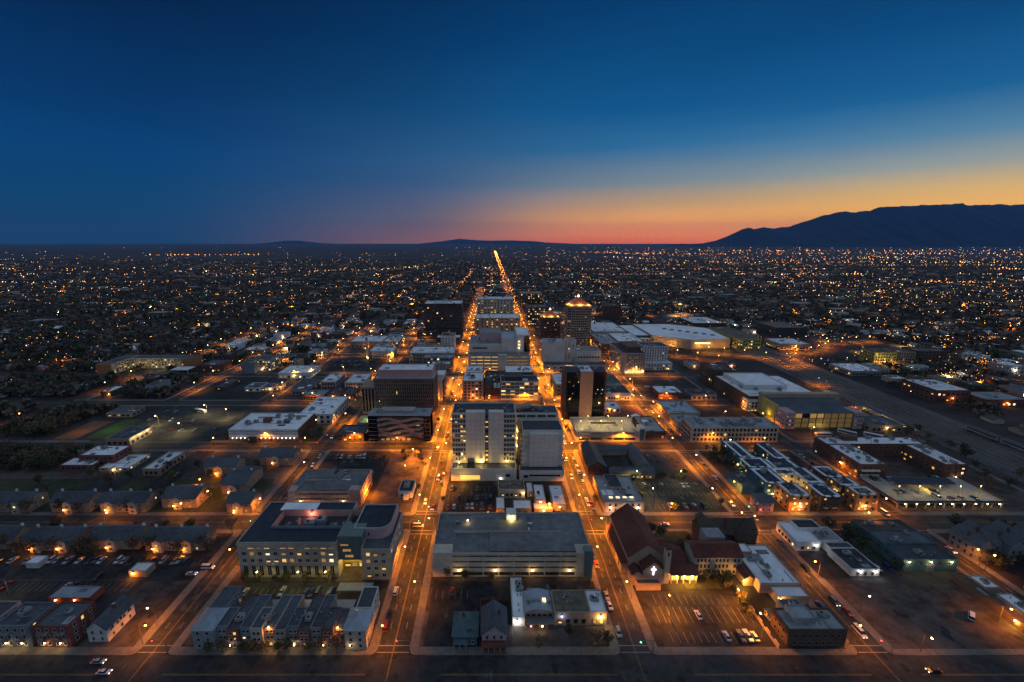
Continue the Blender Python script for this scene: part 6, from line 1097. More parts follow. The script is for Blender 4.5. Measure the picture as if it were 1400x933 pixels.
for x, y, c in ((-333, 330, (1, .5, .15)), (-310, 334, (.8, 1, .2))): point_light(None, (x, y, 8), 900, c, .5, 'court_light')
# station by the tracks
e = empty('station_platform', 'long lit station platform canopy beside the rail tracks', 'platform'); b = MB(); b.box(340, 346, 330, 430, .1, .9, 'concrete'); b.build('platform', e); b = MB(); b.box(340, 346.5, 335, 425, 4.4, 4.7, 'slate_roof'); b.build('canopy', e)
for k in range(12): p = MB(); p.box(342.8, 343.2, 337 + k * 8, 337.4 + k * 8, .9, 4.4, 'metal'); p.build('post', e)
for k in range(5): wall_lamp(e, (342, 340 + k * 20, 3.9), 450, color=(1, .7, .2))
add('x', 'station_house', 'low station house with a red roof by the platform', 'tan', 'red_roof', (8, 1), .3, 1, 'station', box=(318, 334, 372, 410), h=6, lamp=700); add('x', 'bus_depot', 'flat slate-roofed depot behind the courtyard apartments', 'tan', 'slate_roof', (6, 1), .2, 2, 'depot', box=(306, 332, 330, 350), h=6, lamp=450)
# ------------------------------------------------------------------ street lamps (each gives its own light)
def lamp_meshes():
    p = MB(); p.cyl(0, 0, 0, .9, .22, .18, 'pole_metal', 6); p.cyl(0, 0, .9, 8.6, .13, .09, 'pole_metal', 6)
    a = MB(); a.mesh([(-.06, 0, 8.4), (.06, 0, 8.4), (.06, -2.2, 8.95), (-.06, -2.2, 8.95), (-.06, 0, 8.55), (.06, 0, 8.55), (.06, -2.2, 9.1), (-.06, -2.2, 9.1)], [(0, 1, 2, 3)[::-1], (4, 5, 6, 7), (0, 3, 7, 4), (1, 5, 6, 2)], 'pole_metal')
    h = MB(); h.box(-.2, .2, -2.9, -2.1, 8.95, 9.15, 'pole_metal')
    out = [p.data('pole'), a.data('arm'), h.data('lamp_head')]
    bulbs = {}
    for m in ('bulb_orange', 'bulb_warm', 'bulb_white'):
        b = MB(); b.cyl(0, -2.5, 8.55, 8.93, .34, .30, m, 8); b.cyl(0, -2.5, 8.35, 8.55, .12, .34, m, 8, False); bulbs[m] = b.data('bulb')
    return out, bulbs
LAMP, BULBS = lamp_meshes()
LAMP_N = {}
def street_lamp(x, y, rz, power, place, bulb='bulb_orange', color=ORANGE, z=.12, s=1.0):
    k = LAMP_N.get(place, 0); LAMP_N[place] = k + 1
    e = empty('street_lamp', '', 'street lamp', (x, y, z), 'lamps ' + place, rz); e['place'] = place; e['n'] = k; e.scale = (s, s, s)
    for n, d in zip(('pole', 'arm', 'lamp_head'), LAMP): link(n, d, e)
    link('bulb', BULBS[bulb], e)
    if power: point_light(e, (0, -2.7, 8.2), power, color, .3, spot=148)
    return e
def power_at(x, y):
    core = max(0.0, 1 - math.hypot((x - 8) / 190, (y - 430) / 300))
    near = min(1.0, max(0.0, (y - 130) / 180))
    return round((25000 + 50000 * core) * (0.20 + 0.80 * near), -2)
NAMES = {-37: 'the wide orange avenue left of the civic towers', 54: 'the orange avenue right of the civic towers', 143: 'the avenue past the church', -127: 'the street left of the dark-roofed office', 226: 'the street beside the lit parking deck', -219: 'the second street to the left', -310: 'the third street to the left', -402: 'the leftmost street'}
for x, w, a, b_ in NS:
    step = 22 if x in (-37, 54) else 34 if x == 143 else 42
    y = 138; k = 0
    end = {-37: 1050, 54: 1150, 143: 820, -127: 800, 226: 430}.get(x, 800)
    while y < end:
        if y > a and not any(abs(y - c) < h + 1 for c, h, *_ in EW):
            s = 1 if k % 2 else -1
            mul = {-37: 1.0, 54: 1.0, 143: .9, -127: .7, 226: .6}.get(x, .5)
            if y > 600: mul *= 1.3
            if not (x == 54 and y < 150): street_lamp(x + s * (w + .7), y, math.pi / 2 if s < 0 else -math.pi / 2, power_at(x, y) * mul, 'along ' + NAMES[x], z=.12 if abs(x) < 240 else 0)
        k += 1; y += step
for c, h, xa, xb in EW[1:8]:
    for k, x in enumerate(range(-206, 236, 34)):
        if any(abs(x - q) < w + 2 for q, w, *_ in NS): continue
        s = 1 if k % 2 else -1
        street_lamp(x, c + s * (h + .7), 0 if s > 0 else math.pi, power_at(x, c) * (.7 if c < 300 else .5) * (.55 if x < -135 else 1), 'on the %s cross street from the viewer' % (ORD[EW.index((c, h, xa, xb))]))
for x, y, rz, pw, col, bulb in [(-133.6, 146, -math.pi / 2, 2600, ORANGE, 'bulb_orange'), (161, 135, 0, 700, ORANGE, 'bulb_orange'), (152, 152, math.pi / 2, 500, ORANGE, 'bulb_orange'), (105, 141, math.pi, 3200, ORANGE, 'bulb_orange'), (73, 150, math.pi, 5500, ORANGE, 'bulb_orange'), (103, 153, math.pi, 4500, ORANGE, 'bulb_orange'), (205, 148, 0, 3600, ORANGE, 'bulb_orange'), (-58, 134.6, math.pi, 260, ORANGE, 'bulb_orange'), (-84, 134.6, math.pi, 500, ORANGE, 'bulb_orange'), (230, 176, math.pi / 2, 500, ORANGE, 'bulb_orange'), (92, 250, math.pi, 1000, (1, .8, .3), 'bulb_warm'), (120, 250, math.pi, 1000, (1, .8, .3), 'bulb_warm'), (95, 230, math.pi, 1000, (1, .8, .3), 'bulb_warm'), (130, 230, math.pi, 900, (1, .8, .3), 'bulb_warm'),
        (-280, 345, 0, 2600, (1, .8, .35), 'bulb_warm'), (-250, 330, 0, 2600, (1, .8, .35), 'bulb_warm'), (-230, 360, 0, 2400, (1, .75, .3), 'bulb_warm'), (-255, 370, 0, 2400, (1, .8, .35), 'bulb_warm'), (-55, 285, 0, 9000, ORANGE, 'bulb_orange'), (-56, 262, 0, 2500, ORANGE, 'bulb_orange'), (-178, 245, 0, 2500, ORANGE, 'bulb_orange'), (-165, 232, 0, 1200, ORANGE, 'bulb_orange'), (-85, 168, 0, 420, (1, .8, .15), 'bulb_warm'), (-103, 168, 0, 420, (1, .8, .15), 'bulb_warm'), (-73, 168, 0, 420, (1, .8, .15), 'bulb_warm'), (252, 322, 0, 2200, ORANGE, 'bulb_orange'), (170, 475, 0, 2200, ORANGE, 'bulb_orange'), (-210, 162, 0, 350, (1, .8, .3), 'bulb_warm'), (175, 300, 0, 1500, (1, .8, .3), 'bulb_warm'), (200, 355, 0, 1800, ORANGE, 'bulb_orange')]:
    street_lamp(x, y, rz, pw * 2.6, 'standing in the open lots', bulb, col)
# lit junction and overpass right of the tracks
for i, (x, y) in enumerate([(395, 555), (410, 575), (425, 598), (440, 590), (458, 600), (476, 612), (492, 628), (505, 648), (515, 670), (360, 560), (340, 575), (318, 585), (300, 592), (270, 560), (290, 545), (250, 575), (530, 650), (555, 655), (580, 660)]): street_lamp(x, y, 0, 16000, 'of the lit junction by the tracks', z=0)
b = MB(); pts = [(300, 590), (380, 570), (440, 592), (490, 628), (520, 680), (545, 760)]
for p, q in zip(pts, pts[1:]):
    d = (Vector(q) - Vector(p)).normalized(); n = Vector((-d.y, d.x)) * 8; b.face([(p[0] - n.x, p[1] - n.y, .03), (q[0] - n.x, q[1] - n.y, .03), (q[0] + n.x, q[1] + n.y, .03), (p[0] + n.x, p[1] + n.y, .03)][::-1], 'asphalt')
structure(b.build('road'))
for place, n in LAMP_N.items():
    for o in [o for o in COL.objects if o.get('place') == place]:
        o['label'] = '%s street lamp back %s' % (ordinal(o['n']), place) if not place.startswith(('on', 'standing', 'of')) else '%s street lamp %s' % (ordinal(o['n']), place)
        del o['place']; del o['n']
# traffic signals at the near crossings
def signal_meshes():
    p = MB(); p.cyl(0, 0, 0, 6, .14, .1, 'pole_metal', 6); p.box(-.05, .05, -5, 0, 5.8, 5.95, 'pole_metal')
    h = MB(); h.box(-.2, .2, -4.9, -4.5, 5.0, 6.1, 'black'); l = {}
    for c in ('bulb_red', 'bulb_green'): m = MB(); m.box(-.14, .14, -4.96, -4.9, 5.7 if c == 'bulb_red' else 5.1, 6.0 if c == 'bulb_red' else 5.4, c); m.box(.2, .26, -4.84, -4.56, 5.7 if c == 'bulb_red' else 5.1, 6.0 if c == 'bulb_red' else 5.4, c); l[c] = m.data('signal_light')
    return p.data('mast'), h.data('signal_head'), l
SM, SH, SL = signal_meshes()
CROSS = {-37: 'the wide orange avenue', 54: 'the church avenue', 143: 'the avenue past the church', -127: 'the street by the dirt lot'}
for ci, (c, h, *_r) in enumerate(EW[:4]):
    for x, w in ((-127, 5.5), (-37, 6), (54, 5.5), (143, 5.5)):
        for q, (sx, sy, rz) in enumerate(((1, 1, -math.pi / 2), (-1, -1, math.pi / 2))):
            e = empty('traffic_signal', 'traffic signal, %s corner, %s, %s cross street' % (('far right', 'near left')[q], CROSS[x], ORD[ci]), 'traffic signal', (x + sx * (w + .6), c + sy * (h + .6), .12), 'traffic signals', rz); link('mast', SM, e); link('signal_head', SH, e); link('signal_light', SL['bulb_red' if (x + ci) % 2 else 'bulb_green'], e)

# ------------------------------------------------------------------ cars
def car_meshes(kind):
    L_, W_, H_ = {'sedan': (4.6, 1.8, 1.45), 'suv': (4.8, 1.95, 1.8), 'van': (5.6, 2.05, 2.3), 'pickup': (5.5, 1.95, 1.8)}[kind]
    prof = {'sedan': [(0, .45), (0, .75), (.25, .82), (1.2, .92), (3.6, .95), (4.5, .88), (4.6, .5)], 'suv': [(0, .5), (0, .95), (.3, 1.05), (1.2, 1.1), (4.7, 1.1), (4.8, .6)], 'van': [(0, .5), (0, 1.0), (.9, 1.25), (1.0, 1.3), (5.5, 1.3), (5.6, .6)], 'pickup': [(0, .5), (0, .95), (.3, 1.05), (1.4, 1.1), (5.5, 1.1), (5.5, .6)]}[kind]
    cab = {'sedan': [(1.15, .92), (1.85, 1.42), (3.25, 1.42), (4.0, .95)], 'suv': [(1.1, 1.1), (1.7, 1.76), (4.4, 1.76), (4.75, 1.1)], 'van': [(.85, 1.25), (1.5, 2.26), (5.4, 2.26), (5.58, 1.3)], 'pickup': [(1.3, 1.1), (1.9, 1.76), (3.2, 1.76), (3.4, 1.1)]}[kind]
    def loft(b, pr, hw_lo, hw_hi, m, m_top=None, zlo=None):
        n = len(pr); zs = [p[1] for p in pr]; z0, z1 = min(zs), max(zs)
        hw = lambda z: hw_lo + (hw_hi - hw_lo) * ((z - z0) / max(1e-6, z1 - z0))
        vs = [(-hw(z), y - L_ / 2, z) for y, z in pr] + [(hw(z), y - L_ / 2, z) for y, z in pr]
        b.mesh(vs, [tuple(range(n - 1, -1, -1))[::-1] if False else tuple(range(n))], m); b.mesh(vs, [tuple(range(2 * n - 1, n - 1, -1))], m)
        for i in range(n):
            j = (i + 1) % n; flat = abs(pr[i][1] - pr[j][1]) < .02 and pr[i][1] > z1 - .02
            b.mesh(vs, [(i, n + i, n + j, j)], (m_top or m) if flat else m)
    wh = MB()
    for sx in (-1, 1):
        n = 10; r = .33
        vs = [(sx * (W_ / 2 - .2 * s), r * math.cos(2 * math.pi * i / n), r * math.sin(2 * math.pi * i / n)) for s in (0, 1) for i in range(n)]
    tyre = MB(); n = 10; r = .34
    vs = [(.11 * s, r * math.cos(2 * math.pi * i / n), r * math.sin(2 * math.pi * i / n)) for s in (-1, 1) for i in range(n)]
    tyre.mesh(vs, [(i, (i + 1) % n, n + (i + 1) % n, n + i) for i in range(n)] + [tuple(range(n))[::-1], tuple(range(n, 2 * n))], 'tyre')
    def mk(col):
        b = MB(); loft(b, prof, W_ / 2, W_ / 2 - .08, 'car_' + col); body = b.data('body')
        c = MB(); loft(c, cab, W_ / 2 - .1, W_ / 2 - .3, 'glass', 'car_' + col); cabin = c.data('cabin')
        return body, cabin
    hl = MB(); hl.box(-.2, .2, -.06, .02, -.09, .09, 'lamp_globe'); tl = MB(); tl.box(-.2, .2, -.02, .06, -.09, .09, 'car_red')
    hon = MB(); hon.box(-.22, .22, -.1, .02, -.12, .12, 'car_head'); ton = MB(); ton.box(-.2, .2, -.02, .08, -.1, .1, 'car_tail')
    # far version: one mesh
    return dict(L=L_, W=W_, mk=mk, tyre=tyre.data('wheel'), hl=hl.data('headlight'), tl=tl.data('taillight'), hon=hon.data('headlight'), ton=ton.data('taillight'))
CARK = {k: car_meshes(k) for k in ('sedan', 'suv', 'van', 'pickup')}
CARN = {}
def car(x, y, rz, place, kind=None, col=None, on=False, z=.126):
    kind = kind or random.choices(['sedan', 'suv', 'van', 'pickup'], [5, 4, .5, 1.2])[0]; col = col or random.choices(['white', 'silver', 'grey', 'black', 'red', 'blue', 'tan'], [4, 3, 3, 3, 1.2, 1.2, 1])[0]
    K = CARK[kind]; n = CARN.get(place, 0); CARN[place] = n + 1
    e = empty('parked_car' if not on else 'moving_car', '%s %s, %s %s' % (col, {'sedan': 'car', 'suv': 'four-by-four', 'van': 'van', 'pickup': 'pickup'}[kind], ordinal(n), place), 'car', (x, y, z), 'cars ' + place, rz)
    body, cabin = cached(('car', kind, col), lambda: K['mk'](col)); link('body', body, e); link('cabin', cabin, e)
    if y < 300:
        for sx in (-1, 1):
            for ya in (-K['L'] * .3, K['L'] * .31): link('wheel', K['tyre'], e, (sx * (K['W'] / 2 - .12), ya, .34))
            link('headlight', K['hon' if on else 'hl'], e, (sx * .6, -K['L'] / 2 + .02, .68)); link('taillight', K['ton' if on else 'tl'], e, (sx * .62, K['L'] / 2 - .02, .78))
    elif on:
        for sx in (-1, 1): link('headlight', K['hon'], e, (sx * .6, -K['L'] / 2 + .02, .68)); link('taillight', K['ton'], e, (sx * .62, K['L'] / 2 - .02, .78))
    return e
def row(place, x0, x1, y, fill, step=2.7, rz=0.0, z=.126):
    x = x0 + step / 2
    while x < x1:
        if random.random() < fill: car(x + random.uniform(-.2, .2), y + random.uniform(-.4, .4), rz + random.choice([0, math.pi]) + random.uniform(-.03, .03), place, z=z)
        x += step
def kerb(place, x, y0, y1, fill, z=.014):
    y = y0 + 3
    while y < y1:
        if random.random() < fill: car(x, y + random.uniform(-.5, .5), (0 if x % 2 > 1 else math.pi), place, z=z)
        y += 6.2
row('in the row of cars before the dark-roofed office', -112, -70, 163, .5); row('under the long carport behind the townhouses', -90, -58, 153.5, .4)
row('behind the restaurant row', 15, 34, 162.5, .55); row('on the dark corner lot below the garage', -24, -8, 163, .2)
row('at the near edge of the church lot', 90, 103, 140.8, .8); row('in the middle of the church lot', 70, 106, 151, .1)
row('in the front row beside the market sheds', -26, 0, 226.5, .7); row('in the second row beside the market sheds', -26, 0, 236.5, .6); row('in the back row beside the market sheds', -26, 0, 245.5, .4)
row('in the near row of the yellow-lit lot', 92, 130, 227.5, .25); row('in the far row of the yellow-lit lot', 92, 130, 249.5, .35); row('on the dim lot behind the yellow-lit one', 94, 130, 287.5, .3)
row('in front of the terraced apartments', -240, -140, 182.5, .5); row('on the dark lot at the left', -220, -170, 166.5, .45); row('beside the kiosk at the left', -184, -168, 172, .4)
row('on the roof deck of the three-level garage', -114, -80, 249, .2, z=9.42); row('on the lot behind the three-level garage', -116, -76, 286.5, .55); row('in the near row behind the three-level garage', -116, -76, 264.5, .2)
row('in the near row of the wide yellowish lot', -300, -222, 332.5, .12); row('in the middle of the wide yellowish lot', -300, -222, 352.5, .18); row('in the far row of the wide yellowish lot', -300, -222, 372.5, .12)
row('along the edge of the lit parking deck', 234, 292, 229, .22, z=4.21); row('beside the canopy of the parking deck', 236, 290, 236, .25, z=4.21); row('at the back of the parking deck', 236, 290, 250.5, .25, z=4.21)
row('on the lot behind the long cream building', 160, 218, 342.5, .35); row('in the second row behind the long cream building', 160, 218, 354.5, .3); row('on the open lots by the white tower', 156, 196, 442.5, .5); row('on the lot by the campanile', -200, -140, 522.5, .4); row('in the back of the lot by the campanile', -200, -140, 542.5, .3)
row('on the bare corner lot at the left', -296, -230, 470, .12); row('near the workshop on the white store lot', 153, 164, 176, .25); row('in the alley beside the teal warehouse', 180, 189, 178, .3); row('on the lot beside the brick school', -256, -234, 262, .3); row('in the lane by the courtyard apartments', -216, -204, 262, .5)
kerb('parked on the left kerb of the avenue beside the church', 49.8, 140, 205, .55); kerb('parked on the right kerb of the avenue beside the church', 58.2, 220, 300, .45); kerb('parked by the townhouses on the wide avenue', -42, 136, 165, .5); kerb('parked along the avenue past the church', 138.6, 140, 200, .3); kerb('parked on the far kerb of the avenue past the church', 147.4, 137, 200, .25); kerb('parked beside the three-level garage', -122.5, 222, 296, .6); kerb('parked on the wide avenue by the civic tower', -32, 225, 300, .2); kerb('parked by the lit deck', 221.8, 180, 290, .3); kerb('parked up the avenue beyond the civic annex', 49.8, 312, 480, .55); kerb('parked along the far avenue by the concrete hall', 58.4, 400, 640, .4)
for x, y, rz, pl, k_, c_ in [(-143.5, 130.5, math.pi / 2, 'on the wide road at the bottom', 'sedan', 'silver'), (-138, 126.5, math.pi / 2, 'on the wide road at the bottom', 'sedan', 'white'), (158, 127, -math.pi / 2, 'on the wide road at the bottom', 'sedan', 'black'), (-150, 121, math.pi / 2, 'on the wide road at the bottom', 'sedan', 'silver'), (-39.5, 209, math.pi / 2, 'at the crossing by the dark-roofed office', 'van', 'white'), (-34, 226, 0, 'driving on the wide avenue', 'sedan', 'red'), (-34.5, 258, 0, 'driving on the wide avenue', 'sedan', 'black'), (-40, 300, math.pi, 'driving on the wide avenue', 'suv', 'white'), (94, 210.5, math.pi / 2, 'crossing behind the church', 'sedan', 'white'), (144.5, 143, 0, 'driving past the church lot', 'van', 'white'), (146, 158, 0, 'driving past the church lot', 'suv', 'grey'), (56.5, 230, 0, 'on the avenue by the tan store', 'suv', 'silver'), (52, 260, math.pi, 'on the avenue by the tan store', 'sedan', 'red'), (56, 310, 0, 'below the black glass tower', 'sedan', 'white'), (52, 340, math.pi, 'below the black glass tower', 'sedan', 'black'), (-35, 350, 0, 'by the wavy-fronted building', 'suv', 'grey'), (-39, 420, math.pi, 'beside the cupola hotel', 'sedan', 'white'), (-35, 470, 0, 'beside the cupola hotel', 'sedan', 'black'), (-35, 540, 0, 'far up the wide avenue', 'suv', 'white'), (-39, 600, math.pi, 'far up the wide avenue', 'suv', 'white'), (141, 330, math.pi, 'beside the long cream building', 'sedan', 'silver'), (145, 372, 0, 'beside the long cream building', 'sedan', 'white'), (-125, 320, 0, 'by the wavy-fronted corner', 'sedan', 'silver'), (-129, 345, math.pi, 'by the wavy-fronted corner', 'suv', 'black'), (222, 212, math.pi / 2, 'at the crossing below the parking deck', 'sedan', 'red'), (228.5, 190, 0, 'at the crossing below the parking deck', 'sedan', 'white'), (225, 235, 0, 'at the crossing below the parking deck', 'sedan', 'silver'), (-138.5, 174, math.pi / 2, 'near the dark-roofed office at the left', 'sedan', 'white'), (-133.5, 178, math.pi / 2, 'near the dark-roofed office at the left', 'van', 'white')]:
    car(x, y, rz, pl, k_, c_, on=True, z=.016)
for av, cx in (('the wide orange avenue', -37), ('the right-hand orange avenue', 54), ('the avenue past the church', 143)):
    for k in range(16):
        d_ = random.choice((-1, 1)); yy = 232 + k * 24 + random.uniform(-6, 6)
        if any(abs(yy - c) < 8 for c, *_ in EW): continue
        car(cx + (2.2 if d_ > 0 else -2.2) + random.uniform(-.4, .4), yy, 0 if d_ < 0 else math.pi, 'of the traffic on ' + av, on=True, z=.016)
car(196, 150, 2.3, 'alone on the dirt lot', 'van', 'white'); car(-228, 168, 1, 'on the unlit lot near the tiny shed', 'pickup', 'grey')
def bus(x, y, rz, label):
    e = empty('bus', label, 'bus', (x, y, .13), 'buses', rz); b = MB(); b.box(-1.3, 1.3, -6, 6, .4, 3.1, 'white_wall'); b.build('body', e); w = MB(); w.box(-1.33, 1.33, -5.6, 5.4, 1.5, 2.5, 'glass'); w.build('window_band', e)
    for sx in (-1, 1):
        for y_ in (-4, 3.6): link('wheel', CARK['suv']['tyre'], e, (sx * 1.2, y_, .4))
bus(262, 322, math.pi / 2, 'white coach parked in front of the amber glass hall'); bus(284, 326, .8, 'white coach parked at a slant before the glass hall'); bus(300, 320, .9, 'white coach nearest the courtyard apartments'); bus(-262, 372, 1.2, 'white bus standing in the wide yellowish lot')
def rail_car(x, y, label):
    e = empty('rail_car', label, 'rail car', (x, y, .4), 'rail cars'); b = MB(); b.box(-1.5, 1.5, 0, 24, .9, 4.4, 'metal'); b.build('body', e); w = MB(); w.box(-1.53, 1.53, 1.5, 22.5, 2.4, 3.4, 'glass'); w.build('window_band', e); r = MB(); r.box(-1.3, 1.3, .2, 23.8, 4.4, 4.8, 'slate_roof'); r.build('roof', e)
    for y_ in (3, 20): q = MB(); q.box(-1.2, 1.2, y_ - 1.4, y_ + 1.4, 0, .9, 'black'); q.build('bogie', e)
for k, (x, y) in enumerate(((388.5, 285), (388.5, 310.5))): rail_car(x, y, '%s silver rail car back from the viewer on the outer track' % ORD[k])

# ------------------------------------------------------------------ trees near enough to tell apart
def crown_data(seed, rx, rz_, m, n=190):
    r = np.random.default_rng(seed); b = MB(); cl = r.normal(0, 1, (16, 3)); cl /= np.linalg.norm(cl, axis=1)[:, None]; cl *= (r.uniform(.35, 1, 16) ** .5)[:, None]
    for i in range(n):
        c = cl[r.integers(16)] * np.array([rx, rx, rz_]) * .78 + r.normal(0, .27, 3) * rx * np.array([1, 1, .8]); c[2] += rz_ * 1.02
        u = r.normal(0, 1, 3); u /= np.linalg.norm(u); v = np.cross(u, r.normal(0, 1, 3)); v /= np.linalg.norm(v); s = r.uniform(.16, .34) * (rx / 2.2) ** .4
        u, v = u * s, v * s * 1.3
        b.face([tuple(float(q) for q in p) for p in (c - u - v, c + u - v, c + u + v, c - u + v)], m)
    return b.data('crown')
def trunk_data(seed, h, rx, bark='bark'):
    r = np.random.default_rng(seed); b = MB(); b.cyl(0, 0, 0, h, .2, .12, bark, 6)
    for k in range(7):
        a = r.uniform(0, 6.28); l = rx * r.uniform(.5, .95); z0 = h * r.uniform(.7, 1); p0 = Vector((0, 0, z0)); p1 = Vector((math.cos(a) * l, math.sin(a) * l, z0 + l * r.uniform(.5, 1.2))); s = Vector((-math.sin(a), math.cos(a), 0)) * .06; up = Vector((0, 0, .07))
        b.face([p0 - s, p1 - s * .3, p1 + s * .3, p0 + s], bark); b.face([p0 - up, p1 - up * .3, p1 + up * .3, p0 + up], bark)
    return b.data('trunk')
TREES = []
for i, (rx, rz_, h, m) in enumerate([(2.4, 2.3, 2.0, 'leaf_olive'), (3.0, 2.6, 2.4, 'leaf_dark'), (2.6, 2.8, 2.4, 'leaf_brown'), (1.8, 3.0, 1.4, 'leaf_dark'), (3.6, 3.2, 2.8, 'leaf_brown'), (2.1, 2.0, 1.6, 'leaf_olive')]):
    TREES.append((trunk_data(i, h + rz_ * .5, rx), crown_data(20 + i, rx, rz_, m, 210 if m != 'leaf_brown' else 130), h, ['olive-green', 'dark green', 'bare brownish', 'slim dark', 'large bare brownish', 'small olive'][i]))
TREEN = {}
def tree(x, y, place, kind=None, s=1.0, z=.12):
    k = random.randrange(6) if kind is None else kind; t, c, h, nm = TREES[k]; n = TREEN.get((place, nm), 0); TREEN[(place, nm)] = n + 1
    e = empty('tree', '%s %s tree %s' % (ordinal(n), nm, place), 'tree', (x, y, z), 'trees ' + place, random.uniform(0, 6.28)); sc_ = s * random.uniform(.8, 1.2); e.scale = (sc_, sc_, sc_ * random.uniform(.9, 1.1)); link('trunk', t, e); link('crown', c, e, (0, 0, h - .2))
for x in (-106, -101, -93.5, -90, -86, -80, -76, -69, -64, -58): tree(x, 134.9 + random.uniform(-.3, .3), 'in the strip before the townhouses', random.choice([0, 5, 2]), .8)
for x in (-111, -105, -98, -92, -84, -78, -73): tree(x, 169.6, 'in front of the dark-roofed office', 0, .7)
for x, y in ((18, 136.5), (40, 137), (44, 137.5), (30, 141), (-20, 171), (-12, 170.6), (0, 170)): tree(x, y, 'around the restaurant yard', None, .9)
for x, y in ((97, 170), (101, 168.5), (106, 169), (95, 190), (100, 195), (88, 200), (92, 186), (104, 166), (105, 150), (105.5, 154), (106, 158), (84, 203)): tree(x, y, 'in the church grounds', None, .9)
for x, y in ((92, 256.5), (98, 257), (108, 257), (112, 257.5), (120, 257), (124, 256.8), (90, 236), (133, 240), (133, 228), (104, 222.5)): tree(x, y, 'round the yellow-lit lot', random.choice([0, 1]), .8)
for k in range(62): tree(random.uniform(-290, -136), random.choice([187, 188, 189, 203, 204, 205, 220.5, 235, 236, 250, 258, 270]) + random.uniform(-1.5, 1.5), 'among the terraced apartments', random.choice([1, 2, 4, 0, 2]))
for k in range(14): tree(random.uniform(231, 290), random.choice([176, 179, 200, 204, 170]) + random.uniform(-2, 2), 'round the dark terrace on the right', random.choice([1, 3, 1, 4]))
for x, y in ((182, 190), (184, 198), (180.5, 185), (187, 203), (179, 206), (189, 176)): tree(x, y, 'beside the teal warehouse', 1)
for k in range(16): tree(random.uniform(308, 345), random.uniform(240, 330), 'by the station yard', random.choice([1, 2, 4]))
for k in range(12): tree(random.choice([-45.2, -28.8, 46.6, 61]), random.choice([232, 246, 262, 276, 318, 334, 350, 372, 412, 430, 452, 470]), 'on the pavements of the two orange avenues', random.choice([0, 5]), .7)
for k in range(10): tree(random.uniform(152, 165), random.uniform(258, 297), 'in the gap west of the turquoise apartments', random.choice([1, 2]))
for x, y in ((-60, 284), (-52, 286), (-64, 290), (-140, 320), (-138, 316), (-206, 316), (-208, 330), (-137, 326)): tree(x, y, 'on the verges near the striped store', random.choice([2, 0]))

# ------------------------------------------------------------------ small shops filling the blocks behind
occ0 = None
# ------------------------------------------------------------------ houses of the suburbs: the nearest as things, the rest as one mass
occ = set()
def mark(x0, x1, y0, y1, pad=4):
    for i in range(int((x0 - pad) // 6), int((x1 + pad) // 6) + 1):
        for j in range(int((y0 - pad) // 6), int((y1 + pad) // 6) + 1): occ.add((i, j))
for o in list(COL.objects):
    if o.type == 'MESH' and o.name.split('.')[0] in ('wall', 'podium_wall', 'rear_wall', 'glass_wall', 'upper_wall', 'parapet', 'canopy', 'playing_court', 'parking_lot', 'plaza', 'lawn', 'vacant_lot', 'corner_block', 'wing_wall', 'railway_bed', 'roof', 'shaft', 'platform'):
        P = [o.matrix_world @ Vector(c) if o.parent is None else Vector(c) for c in o.bound_box]
        if max(p.x for p in P) - min(p.x for p in P) < 400: mark(min(p.x for p in P), max(p.x for p in P), min(p.y for p in P), max(p.y for p in P), 3 if 'roof' not in o.name else 1)
for x, w, a, b_ in NS: mark(x - w, x + w, a, min(b_, 1800), 2)
for c, h, xa, xb in EW: mark(xa, xb, c - h, c + h, 2)
mark(330, 410, 180, 900); mark(240, 600, 540, 690, 0)
def free(x, y, r): return not any((int((x + dx) // 6), int((y + dy) // 6)) in occ for dx in (-r, 0, r) for dy in (-r, 0, r))
blk_x = [(-400, -313, 'third block left'), (-307, -222, 'second block left'), (-216, -131, 'first block left'), (-123, -45, 'block left'), (-29, 47, 'block between the two orange avenues'), (61, 136, 'block right'), (150, 220, 'second block right')]
SHOPN = {}
